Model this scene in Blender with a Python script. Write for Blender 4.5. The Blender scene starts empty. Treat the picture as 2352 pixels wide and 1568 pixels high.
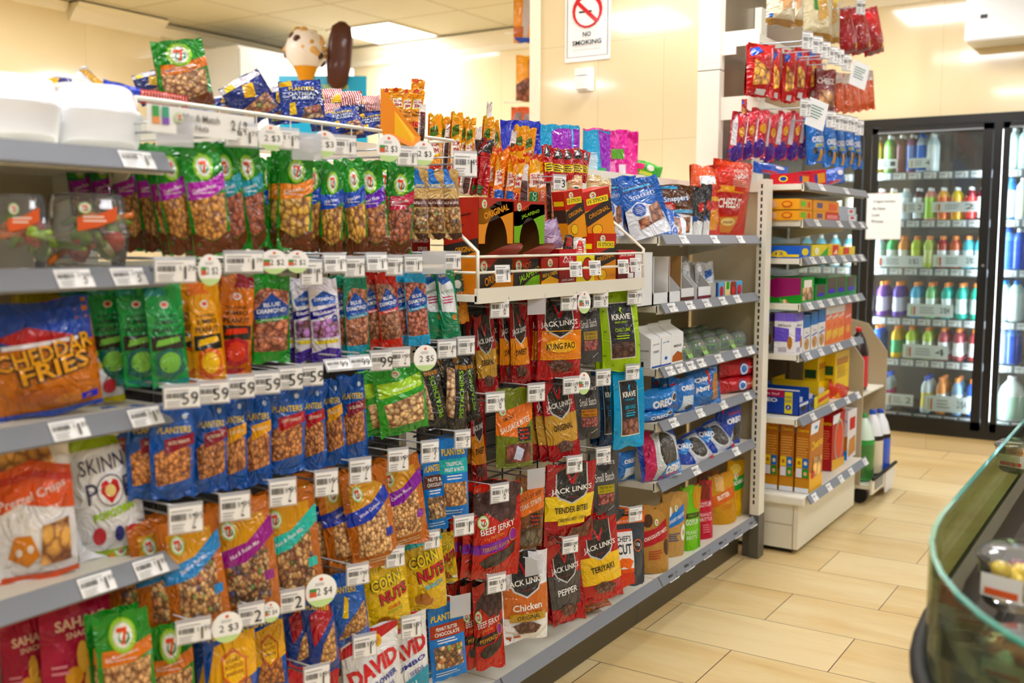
LAMP=20.0
EXPO=0.36
import bpy, math, random
from mathutils import Vector, Matrix
from mathutils.geometry import tessellate_polygon
random.seed(7)
COL = bpy.context.scene.collection
# ---------------------------------------------------------------- camera model
FPX=2365.57; YAW=.574432647; PIT=.0998515586; ROL=.00269402; CZ=1.27
cF=Vector((-math.sin(YAW)*math.cos(PIT),math.cos(YAW)*math.cos(PIT),-math.sin(PIT)))
cR=Vector((math.cos(YAW),math.sin(YAW),0)); cU=cR.cross(cF)
cR2=cR*math.cos(ROL)+cU*math.sin(ROL); cU2=-cR*math.sin(ROL)+cU*math.cos(ROL)
CAM=Vector((0,0,CZ))
def at(px,py,x=None,y=None,z=None):
    v=cF+cR2*((px-1176)/FPX)-cU2*((py-784)/FPX)
    s=x/v.x if x is not None else (y/v.y if y is not None else (z-CZ)/v.z)
    return CAM+v*s
def pxm(P,D,px):
    """pixels per metre of a horizontal direction D at point P (image x)"""
    d=(P-CAM).dot(cF)
    return abs(FPX/d*(D.dot(cR2)-(px-1176)/FPX*D.dot(cF)))
cd=bpy.data.cameras.new('camera'); co=bpy.data.objects.new('camera',cd); COL.objects.link(co)
cd.sensor_width=36; cd.lens=36*FPX/2352; cd.clip_start=.02
cd.dof.use_dof=True; cd.dof.focus_distance=2.75; cd.dof.aperture_fstop=3.0
m=Matrix((cR2,cU2,-cF)).transposed().to_4x4(); m.translation=CAM; co.matrix_world=m
sc=bpy.context.scene; sc.camera=co
# ---------------------------------------------------------------- colours
def lin(c):
    return c/12.92 if c<=.04045 else ((c+.055)/1.055)**2.4
def hx(s,a=1.0):
    if not isinstance(s,str): return s
    return (lin(int(s[0:2],16)/255),lin(int(s[2:4],16)/255),lin(int(s[4:6],16)/255),a)
# ---------------------------------------------------------------- materials
def newmat(n):
    m=bpy.data.materials.new(n); m.use_nodes=True
    nt=m.node_tree; b=nt.nodes['Principled BSDF']; return m,nt,b
def N(nt,t,**k):
    n=nt.nodes.new(t)
    for a,v in k.items():
        if a in n.inputs: n.inputs[a].default_value=v
        else: setattr(n,a,v)
    return n
def L(nt,a,b): nt.links.new(a,b)
def solid(n,c,rough=.5,metal=0,spec=.5,noise=0,nscale=30,bump=0,coat=0):
    m,nt,b=newmat(n); c=hx(c)
    b.inputs['Base Color'].default_value=c; b.inputs['Roughness'].default_value=rough
    b.inputs['Metallic'].default_value=metal; b.inputs['Specular IOR Level'].default_value=spec
    b.inputs['Coat Weight'].default_value=coat
    tc=N(nt,'ShaderNodeTexCoord'); nz=N(nt,'ShaderNodeTexNoise',Scale=nscale,Detail=3.0); L(nt,tc.outputs['Object'],nz.inputs['Vector'])
    if noise:
        mx=N(nt,'ShaderNodeMix',data_type='RGBA'); L(nt,nz.outputs['Fac'],mx.inputs['Factor'])
        mx.inputs['A'].default_value=tuple(v*(1-noise) for v in c[:3])+(1,); mx.inputs['B'].default_value=tuple(min(1,v*(1+noise)) for v in c[:3])+(1,)
        L(nt,mx.outputs['Result'],b.inputs['Base Color'])
    if bump:
        bp=N(nt,'ShaderNodeBump',Strength=bump,Distance=.002); L(nt,nz.outputs['Fac'],bp.inputs['Height']); L(nt,bp.outputs['Normal'],b.inputs['Normal'])
    return m
def attrmat(n,rough=.3,coat=0,crinkle=0,cs=28,spec=.5,sat=1.0):
    m,nt,b=newmat(n); a=N(nt,'ShaderNodeAttribute',attribute_name='Col'); hs=N(nt,'ShaderNodeHueSaturation'); hs.inputs['Saturation'].default_value=sat; hs.inputs['Value'].default_value=.94 if sat>1 else 1; L(nt,a.outputs['Color'],hs.inputs['Color']); L(nt,hs.outputs['Color'],b.inputs['Base Color'])
    b.inputs['Roughness'].default_value=rough; b.inputs['Specular IOR Level'].default_value=spec
    b.inputs['Coat Weight'].default_value=coat; b.inputs['Coat Roughness'].default_value=.06
    if crinkle: addcrinkle(nt,b,crinkle,cs)
    return m
def addcrinkle(nt,b,st,cs,extra=None):
    tc=N(nt,'ShaderNodeTexCoord'); oi=N(nt,'ShaderNodeObjectInfo'); ad=N(nt,'ShaderNodeVectorMath',operation='ADD')
    mu=N(nt,'ShaderNodeMath',operation='MULTIPLY'); mu.inputs[1].default_value=37; L(nt,oi.outputs['Random'],mu.inputs[0])
    L(nt,tc.outputs['Object'],ad.inputs[0]); L(nt,mu.outputs[0],ad.inputs[1])
    nz=N(nt,'ShaderNodeTexNoise',Scale=cs,Detail=2.5,Roughness=.55,Distortion=1.6); L(nt,ad.outputs[0],nz.inputs['Vector'])
    ab=N(nt,'ShaderNodeMath',operation='SUBTRACT'); L(nt,nz.outputs['Fac'],ab.inputs[0]); ab.inputs[1].default_value=.5
    a2=N(nt,'ShaderNodeMath',operation='ABSOLUTE'); L(nt,ab.outputs[0],a2.inputs[0])
    bp=N(nt,'ShaderNodeBump',Strength=st,Distance=.02); L(nt,a2.outputs[0],bp.inputs['Height'])
    if extra is not None:
        b2=N(nt,'ShaderNodeBump',Strength=.6,Distance=.004); L(nt,extra,b2.inputs['Height']); L(nt,bp.outputs['Normal'],b2.inputs['Normal'])
        L(nt,b2.outputs['Normal'],b.inputs['Normal'])
    else: L(nt,bp.outputs['Normal'],b.inputs['Normal'])
    if b.inputs['Coat Weight'].default_value: L(nt,bp.outputs['Normal'],b.inputs['Coat Normal'])
def nutmat(n,mix=False,coat=.7,crinkle=.5):
    m,nt,b=newmat(n); a=N(nt,'ShaderNodeAttribute',attribute_name='Col')
    b.inputs['Roughness'].default_value=.4; b.inputs['Coat Weight'].default_value=coat; b.inputs['Coat Roughness'].default_value=.07
    tc=N(nt,'ShaderNodeTexCoord'); oi=N(nt,'ShaderNodeObjectInfo'); ad=N(nt,'ShaderNodeVectorMath',operation='ADD')
    L(nt,tc.outputs['Object'],ad.inputs[0]); L(nt,oi.outputs['Random'],ad.inputs[1])
    sc_=N(nt,'ShaderNodeMath',operation='MULTIPLY'); sc_.inputs[1].default_value=100; L(nt,a.outputs['Alpha'],sc_.inputs[0])
    nz=N(nt,'ShaderNodeTexNoise',Scale=60); L(nt,ad.outputs[0],nz.inputs['Vector'])
    vm=N(nt,'ShaderNodeVectorMath',operation='SCALE'); vm.inputs['Scale'].default_value=.014; L(nt,nz.outputs['Color'],vm.inputs[0])
    ad2=N(nt,'ShaderNodeVectorMath',operation='ADD'); L(nt,ad.outputs[0],ad2.inputs[0]); L(nt,vm.outputs[0],ad2.inputs[1])
    vo=N(nt,'ShaderNodeTexVoronoi',feature='F1'); L(nt,ad2.outputs[0],vo.inputs['Vector']); L(nt,sc_.outputs[0],vo.inputs['Scale'])
    ve=N(nt,'ShaderNodeTexVoronoi',feature='DISTANCE_TO_EDGE'); L(nt,ad2.outputs[0],ve.inputs['Vector']); L(nt,sc_.outputs[0],ve.inputs['Scale'])
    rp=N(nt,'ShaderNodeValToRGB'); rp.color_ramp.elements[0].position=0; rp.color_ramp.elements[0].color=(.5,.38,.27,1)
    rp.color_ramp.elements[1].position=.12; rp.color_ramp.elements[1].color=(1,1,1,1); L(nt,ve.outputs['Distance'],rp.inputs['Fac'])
    sp=N(nt,'ShaderNodeSeparateColor'); L(nt,vo.outputs['Color'],sp.inputs[0])
    hs=N(nt,'ShaderNodeHueSaturation'); mr=N(nt,'ShaderNodeMapRange'); mr.inputs['To Min'].default_value=.95; mr.inputs['To Max'].default_value=1.6
    L(nt,sp.outputs[0],mr.inputs['Value']); L(nt,mr.outputs[0],hs.inputs['Value'])
    L(nt,a.outputs['Color'],hs.inputs['Color']); src=hs.outputs['Color']
    if mix:
        r2=N(nt,'ShaderNodeValToRGB'); r2.color_ramp.interpolation='CONSTANT'; e=r2.color_ramp.elements
        e[0].position=0; e[0].color=hx('d9a55c'); e[1].position=.3; e[1].color=hx('3a2218')
        for p,c in ((.48,'e8c88c'),(.66,'8a4a28'),(.76,'c23a20'),(.82,'3e9a3a'),(.87,'d9a55c'),(.93,'2f58b8'),(.96,'e8d9b0')):
            x=e.new(p); x.color=hx(c)
        L(nt,sp.outputs[1],r2.inputs['Fac']); mm=N(nt,'ShaderNodeMix',data_type='RGBA'); mm.inputs['Factor'].default_value=.72
        L(nt,hs.outputs['Color'],mm.inputs['A']); L(nt,r2.outputs['Color'],mm.inputs['B']); src=mm.outputs['Result']
    ml=N(nt,'ShaderNodeMix',data_type='RGBA',blend_type='MULTIPLY'); ml.inputs['Factor'].default_value=1
    r3=N(nt,'ShaderNodeValToRGB'); r3.color_ramp.elements[0].position=.3; r3.color_ramp.elements[0].color=(1,1,1,1); r3.color_ramp.elements[1].position=.72; r3.color_ramp.elements[1].color=(.34,.2,.11,1); L(nt,vo.outputs['Distance'],r3.inputs['Fac'])  # darker cell rims paint the crevice shade between nuts into the colour
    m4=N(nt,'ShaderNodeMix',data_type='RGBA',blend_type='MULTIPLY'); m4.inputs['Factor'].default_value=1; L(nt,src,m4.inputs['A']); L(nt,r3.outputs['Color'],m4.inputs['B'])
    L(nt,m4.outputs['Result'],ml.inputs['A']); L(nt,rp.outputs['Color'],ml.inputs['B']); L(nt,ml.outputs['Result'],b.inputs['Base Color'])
    iv=N(nt,'ShaderNodeMath',operation='SUBTRACT'); iv.inputs[0].default_value=1; L(nt,vo.outputs['Distance'],iv.inputs[1])
    addcrinkle(nt,b,crinkle,24,iv.outputs[0])
    return m
M={}
M['film']=attrmat('printed_film',.3,.8,1.0,15,.25,1.2)
M['foil']=attrmat('soft_touch_film',.4,.3,.6,14,.25,1.15)
M['card']=attrmat('printed_card',.45,.15,0,28,.35,1.15)
M['paper']=attrmat('printed_paper',.6,0,0,20,.3)
M['plain']=attrmat('moulded_plastic',.28,.3)
M['nuts']=nutmat('nuts_behind_film'); M['mix']=nutmat('trail_mix_behind_film',True); M['dry']=nutmat('dried_meat_behind_film',coat=.3)
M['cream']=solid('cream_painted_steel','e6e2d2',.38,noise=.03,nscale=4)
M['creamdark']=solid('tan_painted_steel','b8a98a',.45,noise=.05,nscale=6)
M['kick']=solid('brown_grey_kick_plate','4a422f',.42,noise=.08,nscale=3)
M['greyrail']=solid('grey_plastic_rail','7b7f87',.35,noise=.05,nscale=9)
M['black']=solid('black_powder_coat','0c0d0f',.35,noise=.1)
M['rubber']=solid('black_rubber','0a0a0b',.6,noise=.1)
M['wire']=solid('galvanised_wire','a9adb2',.3,.85,noise=.05)
M['creamwire']=solid('cream_coated_wire','ece8d8',.35,noise=.02)
M['darkwire']=solid('dark_coated_wire','1c1b1b',.4,noise=.1)
M['white']=solid('white_enamel','eceff0',.3,noise=.01,nscale=3)
M['brown']=solid('brown_cardboard','a8855c',.75,noise=.06,nscale=25)
M['leg']=solid('dark_grey_steel_leg','5e5a50',.4,noise=.05)
def glassy(n,c,alpha,rough=.05,ior=1.45,fk=1.0):
    """thin clear sheet: mostly see-through with a fresnel reflection"""
    m,nt,b=newmat(n); nt.nodes.remove(b); out=nt.nodes['Material Output']
    tr=N(nt,'ShaderNodeBsdfTransparent'); tr.inputs[0].default_value=hx(c)
    gl=N(nt,'ShaderNodeBsdfGlossy'); gl.inputs['Roughness'].default_value=rough; gl.inputs['Color'].default_value=(1,1,1,1)
    df=N(nt,'ShaderNodeBsdfDiffuse'); df.inputs[0].default_value=hx('f4f6f8')
    tcn=N(nt,'ShaderNodeTexCoord'); nzz=N(nt,'ShaderNodeTexNoise',Scale=3.0); L(nt,tcn.outputs['Object'],nzz.inputs['Vector'])
    fr=N(nt,'ShaderNodeFresnel',IOR=ior); m1=N(nt,'ShaderNodeMixShader'); m2=N(nt,'ShaderNodeMixShader')
    m2.inputs[0].default_value=alpha
    L(nt,tr.outputs[0],m2.inputs[1]); L(nt,df.outputs[0],m2.inputs[2]); fm=N(nt,'ShaderNodeMath',operation='MULTIPLY'); fm.inputs[1].default_value=fk; L(nt,fr.outputs[0],fm.inputs[0]); L(nt,fm.outputs[0],m1.inputs[0]); L(nt,m2.outputs[0],m1.inputs[1]); L(nt,gl.outputs[0],m1.inputs[2])
    L(nt,m1.outputs[0],out.inputs[0]); return m
M['glass']=glassy('cooler_door_glass','f2f8f6',.015,.02)
M['tintglass']=glassy('green_tinted_glass','c0c8a4',.02,.03,1.35,.3)
M['clear']=glassy('clear_plastic','f6f8fa',.1,.06)
M['frost']=glassy('frosted_label_holder','eef0f8',.4,.2)
m_,nt_,b_=newmat('green_glass_edge'); b_.inputs['Base Color'].default_value=hx('3fae9c'); b_.inputs['Roughness'].default_value=.12; b_.inputs['Coat Weight'].default_value=.6
nz_=N(nt_,'ShaderNodeTexNoise',Scale=4.0); mx_=N(nt_,'ShaderNodeMix',data_type='RGBA'); mx_.inputs['A'].default_value=hx('0c7a68'); mx_.inputs['B'].default_value=hx('43ab9a'); L(nt_,nz_.outputs['Fac'],mx_.inputs['Factor']); L(nt_,mx_.outputs['Result'],b_.inputs['Base Color']); M['glassedge']=m_
def emis(n,c,s):
    m,nt,b=newmat(n); b.inputs['Base Color'].default_value=(.8,.8,.8,1); b.inputs['Emission Color'].default_value=hx(c); b.inputs['Emission Strength'].default_value=s
    return m
# ---------------------------------------------------------------- objects
def tagit(o,label=None,cat=None,group=None,kind=None):
    if label: o['label']=label
    if cat: o['category']=cat
    if group: o['group']=group
    if kind: o['kind']=kind
    return o
def empty(name,loc,rz=0,label=None,cat=None,group=None):
    o=bpy.data.objects.new(name,None); COL.objects.link(o); o.empty_display_size=.02
    o.location=loc; o.rotation_euler=(0,0,rz); return tagit(o,label,cat,group)
def put(name,mesh,parent=None,loc=(0,0,0),rot=(0,0,0),scale=(1,1,1)):
    o=bpy.data.objects.new(name,mesh); COL.objects.link(o); o.location=loc; o.rotation_euler=rot; o.scale=scale
    if parent: o.parent=parent
    return o
class MB:
    def __init__(s): s.v=[];s.f=[];s.c=[];s.m=[];s.n=[];s.sm=[];s.hasn=False
    def vert(s,p): s.v.append(tuple(p)); return len(s.v)-1
    def face(s,pts,col=(.8,.8,.8,1),mi=0,nrm=None,smooth=False):
        i0=len(s.v); s.v+= [tuple(p) for p in pts]; s.f.append(tuple(range(i0,i0+len(pts)))); s.c.append(col); s.m.append(mi); s.n.append(nrm); s.sm.append(smooth)
        if nrm: s.hasn=True
    def facei(s,idx,col=(.8,.8,.8,1),mi=0,nrm=None,smooth=False):
        s.f.append(tuple(idx)); s.c.append(col); s.m.append(mi); s.n.append(nrm); s.sm.append(smooth)
        if nrm: s.hasn=True
    def box(s,x0,y0,z0,x1,y1,z1,col=(.8,.8,.8,1),mi=0):
        v=[s.vert(p) for p in ((x0,y0,z0),(x1,y0,z0),(x1,y1,z0),(x0,y1,z0),(x0,y0,z1),(x1,y0,z1),(x1,y1,z1),(x0,y1,z1))]
        for q in ((3,2,1,0),(4,5,6,7),(0,1,5,4),(1,2,6,5),(2,3,7,6),(3,0,4,7)): s.facei([v[i] for i in q],col,mi)
        return s
    def tube(s,pts,r,col=(.8,.8,.8,1),mi=0,n=6):
        pts=[Vector(p) for p in pts]; rings=[]
        for i,p in enumerate(pts):
            d=(pts[min(i+1,len(pts)-1)]-pts[max(i-1,0)]).normalized()
            a=d.cross(Vector((0,0,1)) if abs(d.z)<.9 else Vector((1,0,0))).normalized(); b=d.cross(a)
            rr=r[i] if isinstance(r,(list,tuple)) else r
            rings.append([s.vert(p+(a*math.cos(t)+b*math.sin(t))*rr) for t in [2*math.pi*k/n for k in range(n)]])
        for i in range(len(rings)-1):
            for k in range(n): s.facei([rings[i][k],rings[i][(k+1)%n],rings[i+1][(k+1)%n],rings[i+1][k]],col,mi,None,True)
        s.facei(list(reversed(rings[0])),col,mi); s.facei(rings[-1],col,mi); return s
    def lathe(s,prof,n=20,col=(.8,.8,.8,1),mi=0,c=(0,0,0),cols=None):
        rings=[]
        for r,z in prof: rings.append([s.vert((c[0]+r*math.cos(2*math.pi*k/n),c[1]+r*math.sin(2*math.pi*k/n),c[2]+z)) for k in range(n)])
        for i in range(len(rings)-1):
            cc=cols[i] if cols else col
            for k in range(n): s.facei([rings[i][k],rings[i][(k+1)%n],rings[i+1][(k+1)%n],rings[i+1][k]],cc,mi,None,True)
        return s
    def mesh(s,name,mats):
        me=bpy.data.meshes.new(name); me.from_pydata(s.v,[],s.f)
        ca=me.color_attributes.new('Col','FLOAT_COLOR','CORNER'); buf=[]
        for f,c in zip(s.f,s.c): buf+=list(c)*len(f)
        ca.data.foreach_set('color',buf)
        me.polygons.foreach_set('material_index',s.m); me.polygons.foreach_set('use_smooth',[bool(a or n) for a,n in zip(s.sm,s.n)])
        for k in mats: me.materials.append(M[k])
        if s.hasn:
            nn=[]
            for f,n_ in zip(s.f,s.n):
                nn+= [tuple(x) for x in n_] if n_ else [(0,0,0)]*len(f)
            me.normals_split_custom_set(nn)
        me.update(); return me
def obj(name,mb,mats,parent=None,loc=(0,0,0),rot=(0,0,0)):
    if isinstance(mats,str): mats=[mats]
    return put(name,mb.mesh(name,mats),parent,loc,rot)
def struct(name,mb,mats): o=obj(name,mb,mats); o['kind']='structure'; return o
# ---------------------------------------------------------------- text -> flat triangles
_tx={}
def text_tris(s,bold=.0):
    k=(s,bold)
    if k in _tx: return _tx[k]
    cu=bpy.data.curves.new('t','FONT'); cu.body=s; cu.resolution_u=2; cu.offset=bold; cu.fill_mode='BOTH'
    o=bpy.data.objects.new('t',cu); COL.objects.link(o); dg=bpy.context.evaluated_depsgraph_get(); me=bpy.data.meshes.new_from_object(o.evaluated_get(dg))
    me.calc_loop_triangles(); vs=[v.co.xy for v in me.vertices]; tr=[tuple((vs[i].x,vs[i].y) for i in t.vertices) for t in me.loop_triangles]
    bpy.data.objects.remove(o); bpy.data.curves.remove(cu); bpy.data.meshes.remove(me)
    xs=[p[0] for t in tr for p in t] or [0,1]; ys=[p[1] for t in tr for p in t] or [0,1]
    x0,x1,y0,y1=min(xs),max(xs),min(ys),max(ys); h=(y1-y0) or 1
    tr=[tuple(((a-x0)/h,(b-y0)/h) for a,b in t) for t in tr]; _tx[k]=(tr,(x1-x0)/h); return _tx[k]
# ---------------------------------------------------------------- printed surfaces
def clip_half(poly,ax,val,keep_less):
    out=[];n=len(poly)
    for i in range(n):
        a=poly[i];b=poly[(i+1)%n]; ia=(a[ax]<=val)==keep_less; ib=(b[ax]<=val)==keep_less
        if ia: out.append(a)
        if ia!=ib and abs(b[ax]-a[ax])>1e-12:
            t=(val-a[ax])/(b[ax]-a[ax]); out.append((a[0]+(b[0]-a[0])*t,a[1]+(b[1]-a[1])*t))
    return out
def cells(poly,nu,nv):
    poly=clip_half(clip_half(clip_half(clip_half(poly,0,1,True),0,0,False),1,1,True),1,0,False) if poly else poly
    if len(poly)<3: return
    u0=min(p[0] for p in poly);u1=max(p[0] for p in poly)
    for i in range(int(u0*nu-1e-9),min(nu-1,int(u1*nu-1e-9))+1):
        a=clip_half(clip_half(poly,0,i/nu,False),0,(i+1)/nu,True) if nu>1 else poly
        if len(a)<3: continue
        v0=min(p[1] for p in a);v1=max(p[1] for p in a)
        for j in range(int(v0*nv-1e-9),min(nv-1,int(v1*nv-1e-9))+1):
            b=clip_half(clip_half(a,1,j/nv,False),1,(j+1)/nv,True) if nv>1 else a
            if len(b)>=3: yield i,j,b
class Surf:
    """grid surface P[i][j], normals N[i][j]; art is laid on it in u,v"""
    def __init__(s,mb,P,Nn,w,h): s.mb=mb;s.P=P;s.N=Nn;s.nu=len(P)-1;s.nv=len(P[0])-1;s.w=w;s.h=h;s.lay=0
    def base(s,col,mi=0,flip=False,colf=None):
        for i in range(s.nu):
            for j in range(s.nv):
                q=[(i,j),(i+1,j),(i+1,j+1),(i,j+1)]
                if flip: q.reverse()
                s.mb.face([s.P[a][b] for a,b in q],colf((i+.5)/s.nu,(j+.5)/s.nv) if colf else col,mi,[s.N[a][b] for a,b in q])
    def poly(s,poly,col,mi=0,tess=True):
        if tess and len(poly)>3:
            try: tris=[[poly[k] for k in t] for t in tessellate_polygon([[Vector((a,b,0)) for a,b in poly]])]
            except Exception: return
        else: tris=[poly]
        e=(.0009+.0003*s.lay)*max(.5,min(1.6,s.w/.14))
        for t in tris:
            ar=sum(t[k][0]*t[(k+1)%len(t)][1]-t[(k+1)%len(t)][0]*t[k][1] for k in range(len(t)))
            if ar<0: t=list(reversed(t))
            for i,j,q in cells(list(t),s.nu,s.nv):
                pp=[];nn=[]
                for u,v in q:
                    a=u*s.nu-i;b=v*s.nv-j
                    P=(s.P[i][j]*(1-a)+s.P[i+1][j]*a)*(1-b)+(s.P[i][j+1]*(1-a)+s.P[i+1][j+1]*a)*b
                    n=((s.N[i][j]*(1-a)+s.N[i+1][j]*a)*(1-b)+(s.N[i][j+1]*(1-a)+s.N[i+1][j+1]*a)*b).normalized()
                    pp.append(P+n*e);nn.append(n)
                s.mb.face(pp,col,mi,nn)
    def draw(s,arts,mis):
        """arts: tuples; a trailing material key in mis may follow the colour"""
        for A in arts:
            k=A[0]
            if k=='r': u0,v0,u1,v1,c=A[1:6]; s.poly([(u0,v0),(u1,v0),(u1,v1),(u0,v1)],hx(c),mis.get(A[6],0) if len(A)>6 else 0,False)
            elif k=='p': s.poly(A[1],hx(A[2]),mis.get(A[3],0) if len(A)>3 else 0)
            elif k=='e':
                cu,cv,ru,rv,c=A[1:6]; n=18
                s.poly([(cu+ru*math.cos(6.2832*t/n),cv+rv*math.sin(6.2832*t/n)) for t in range(n)],hx(c),mis.get(A[6],0) if len(A)>6 else 0)
            elif k=='n':  # window: rect/poly, colour, cell density, material
                s.poly(A[1],hx(A[2],A[3]/100.),mis[A[4]])
            elif k=='t':  # text, cu, cv, hv, colour, width(fraction)|None, rot deg, bold
                tx,cu,cv,hv,c=A[1:6]; w=A[6] if len(A)>6 else None; rot=math.radians(A[7]) if len(A)>7 else 0; bold=A[8] if len(A)>8 else .015
                tr,wh=text_tris(tx,bold); H=hv*s.h; W=(w*s.w) if w else wh*H; cr,sr=math.cos(rot),math.sin(rot); c=hx(c)
                for t in tr:
                    q=[]
                    for a,b in t:
                        X=(a/wh-.5)*W; Y=(b-.5)*H; q.append((cu+(X*cr-Y*sr)/s.w,cv+(X*sr+Y*cr)/s.h))
                    s.poly(q,c,0,False)
            elif k=='lines': # u0,u1,v0,v1,n,col : rows of small print
                u0,u1,v0,v1,n,c=A[1:7]
                for t in range(n):
                    vv=v0+(v1-v0)*(t+.5)/n; hh=(v1-v0)/n*.22; uu=u1-(u1-u0)*random.random()*.3; s.poly([(u0,vv-hh),(uu,vv-hh),(uu,vv+hh),(u0,vv+hh)],hx(c),0,False)
            s.lay+=1 if k!='t' else .5
def logo7(u,v,r,asp):
    """the round store mark: white disc, green ring part and a red-orange seven. r in u units, asp = w/h"""
    R=r*asp
    return [('e',u,v,r*1.25,R*1.25,'b9d98a'),('e',u,v,r,R,'f4f6f2'),('e',u+r*.12,v-R*.2,r*.62,R*.55,'2f8f5a'),('e',u+r*.08,v-R*.12,r*.42,R*.38,'f4f6f2'),
     ('p',[(u-r*.6,v+R*.62),(u+r*.5,v+R*.62),(u+r*.45,v+R*.25),(u+r*.1,v-R*.75),(u-r*.25,v-R*.75),(u+r*.12,v+R*.25),(u-r*.6,v+R*.25)],'e8502a')]
def normals(P):
    nu=len(P)-1;nv=len(P[0])-1;Nn=[]
    for i in range(nu+1):
        row=[]
        for j in range(nv+1):
            a=P[min(i+1,nu)][j]-P[max(i-1,0)][j]; b=P[i][min(j+1,nv)]-P[i][max(j-1,0)]
            n=a.cross(b); row.append(n.normalized() if n.length>1e-12 else Vector((0,-1,0)))
        Nn.append(row)
    return Nn
# ---------------------------------------------------------------- pack types
TYPES={}
def bag_mesh(key):
    T=TYPES[key]; w,h,d=T['w'],T['h'],T['d']; kind=T['kind']; rnd=random.Random(key); nu,nv=10,14
    ph=[rnd.uniform(0,6.28) for _ in range(8)]; amp=T.get('amp',1)
    def zf(u,v):
        s=abs(2*u-1)
        if kind=='pillow': e=(1-s**2.6)*min(1,max(0,(v-.05)/.18))**.6*min(1,max(0,(.95-v)/.18))**.6
        elif kind=='hang': # header flat on top, contents settle low
            e=(1-s**3)*min(1,max(0,(v-.05)/.12))**.6*(max(0,(.88-v)/.5)**.7 if v>.38 else 1)
        elif kind=='stand': e=(1-s**3)*max(0,(.93-v)/.93)**.6
        else: e=(1-s**4)*min(1,max(0,(v-.04)/.1))*min(1,max(0,(.92-v)/.1))*.6
        e=min(1,e)
        wr=.035*math.sin(11*u+ph[0]+3*v)*math.sin(7*v+ph[1])+.03*math.sin(17*u+ph[2]-9*v)*math.sin(13*v+ph[3])
        return d/2*(e+wr*amp*(.35+e)), e
    def P(side):
        out=[]
        for i in range(nu+1):
            row=[]
            for j in range(nv+1):
                u=i/nu;v=j/nv; t,e=zf(u,v); pinch=1-.05*e if kind!='stand' else 1-.03*e
                x=(u-.5)*w*pinch; z=v*h; bend=.012*h/.2*amp*math.sin(3.0*v+ph[4])*math.sin(2*u+ph[5])*.8
                if j in(0,nv): z+= .004*math.sin(9*u+ph[6])*amp
                if kind=='stand' and v<.1: z=v*h; 
                edge=i in(0,nu) or (j in (0,nv) and kind!='stand') or (j==nv)
                y=(-t if side else t) if not edge else 0
                row.append(Vector((x if side else -x,y+bend,z)))
            out.append(row)
        return out
    mb=MB(); mats=['film' if T['mat'] is None else T['mat']]; mis={}
    for A in T['arts']:
        if A[0]=='n' and A[4] not in mats: mats.append(A[4])
    for k in mats: mis[k]=mats.index(k)
    Pf=P(1); Nf=normals(Pf); S=Surf(mb,Pf,Nf,w,h); S.base(hx(T['base'])); S.draw(T['arts'],mis)
    Pb=P(0); Nb=normals(Pb); B=Surf(mb,Pb,Nb,w,h); B.base(hx(T.get('back') or T['base']))
    if T.get('backarts'): B.draw(T['backarts'],mis)
    if kind=='stand':  # gusset closing the foot
        for i in range(nu):
            mb.face([Pf[i][0],Pb[nu-i][0],Pb[nu-i-1][0],Pf[i+1][0]],hx(T['base']))
    return mb.mesh(T['name'],mats)
def box_mesh(key):
    T=TYPES[key]; w,h,d=T['w'],T['h'],T['d']; mb=MB(); c=hx(T['base']); mats=[T['mat'] or 'card']; mis={mats[0]:0}
    arts=T['arts']
    for A in list(arts)+list(T.get('left') or [])+list(T.get('top') or []):
        if A[0]=='n' and A[4] not in mats: mats.append(A[4]); mis[A[4]]=len(mats)-1
    def pl(o,a,b,n,W,H,art,base):
        o=Vector(o);a=Vector(a);b=Vector(b);n=Vector(n); P=[[o,o+b],[o+a,o+a+b]]; S=Surf(mb,P,[[n,n],[n,n]],W,H); S.base(base)
        if art: S.draw(art,mis)
    x=w/2;y=d/2
    pl((-x,-y,0),(w,0,0),(0,0,h),(0,-1,0),w,h,arts,c)
    pl((-x,y,0),(0,-d,0),(0,0,h),(-1,0,0),d,h,T.get('left'),hx(T.get('lcol') or T['base']))
    pl((x,-y,0),(0,d,0),(0,0,h),(1,0,0),d,h,T.get('right'),c)
    pl((x,y,0),(-w,0,0),(0,0,h),(0,1,0),w,h,None,c)
    pl((-x,-y,h),(w,0,0),(0,d,0),(0,0,1),w,d,T.get('top'),hx(T.get('tcol') or T['base']))
    pl((-x,y,0),(w,0,0),(0,-d,0),(0,0,-1),w,d,None,c)
    return mb.mesh(T['name'],mats)
def T(key,name,cat,desc,kind,w,h,d,base,arts=(),mat=None,**k):
    TYPES[key]=dict(name=name,cat=cat,desc=desc,kind=kind,w=w,h=h,d=d,base=base,arts=list(arts),mat=mat,**k)
_me={}
def tmesh(key):
    if key not in _me: _me[key]=box_mesh(key) if TYPES[key]['kind']=='box' else (TYPES[key]['fn'](key) if 'fn' in TYPES[key] else bag_mesh(key))
    return _me[key]
PLACED=[]
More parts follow.
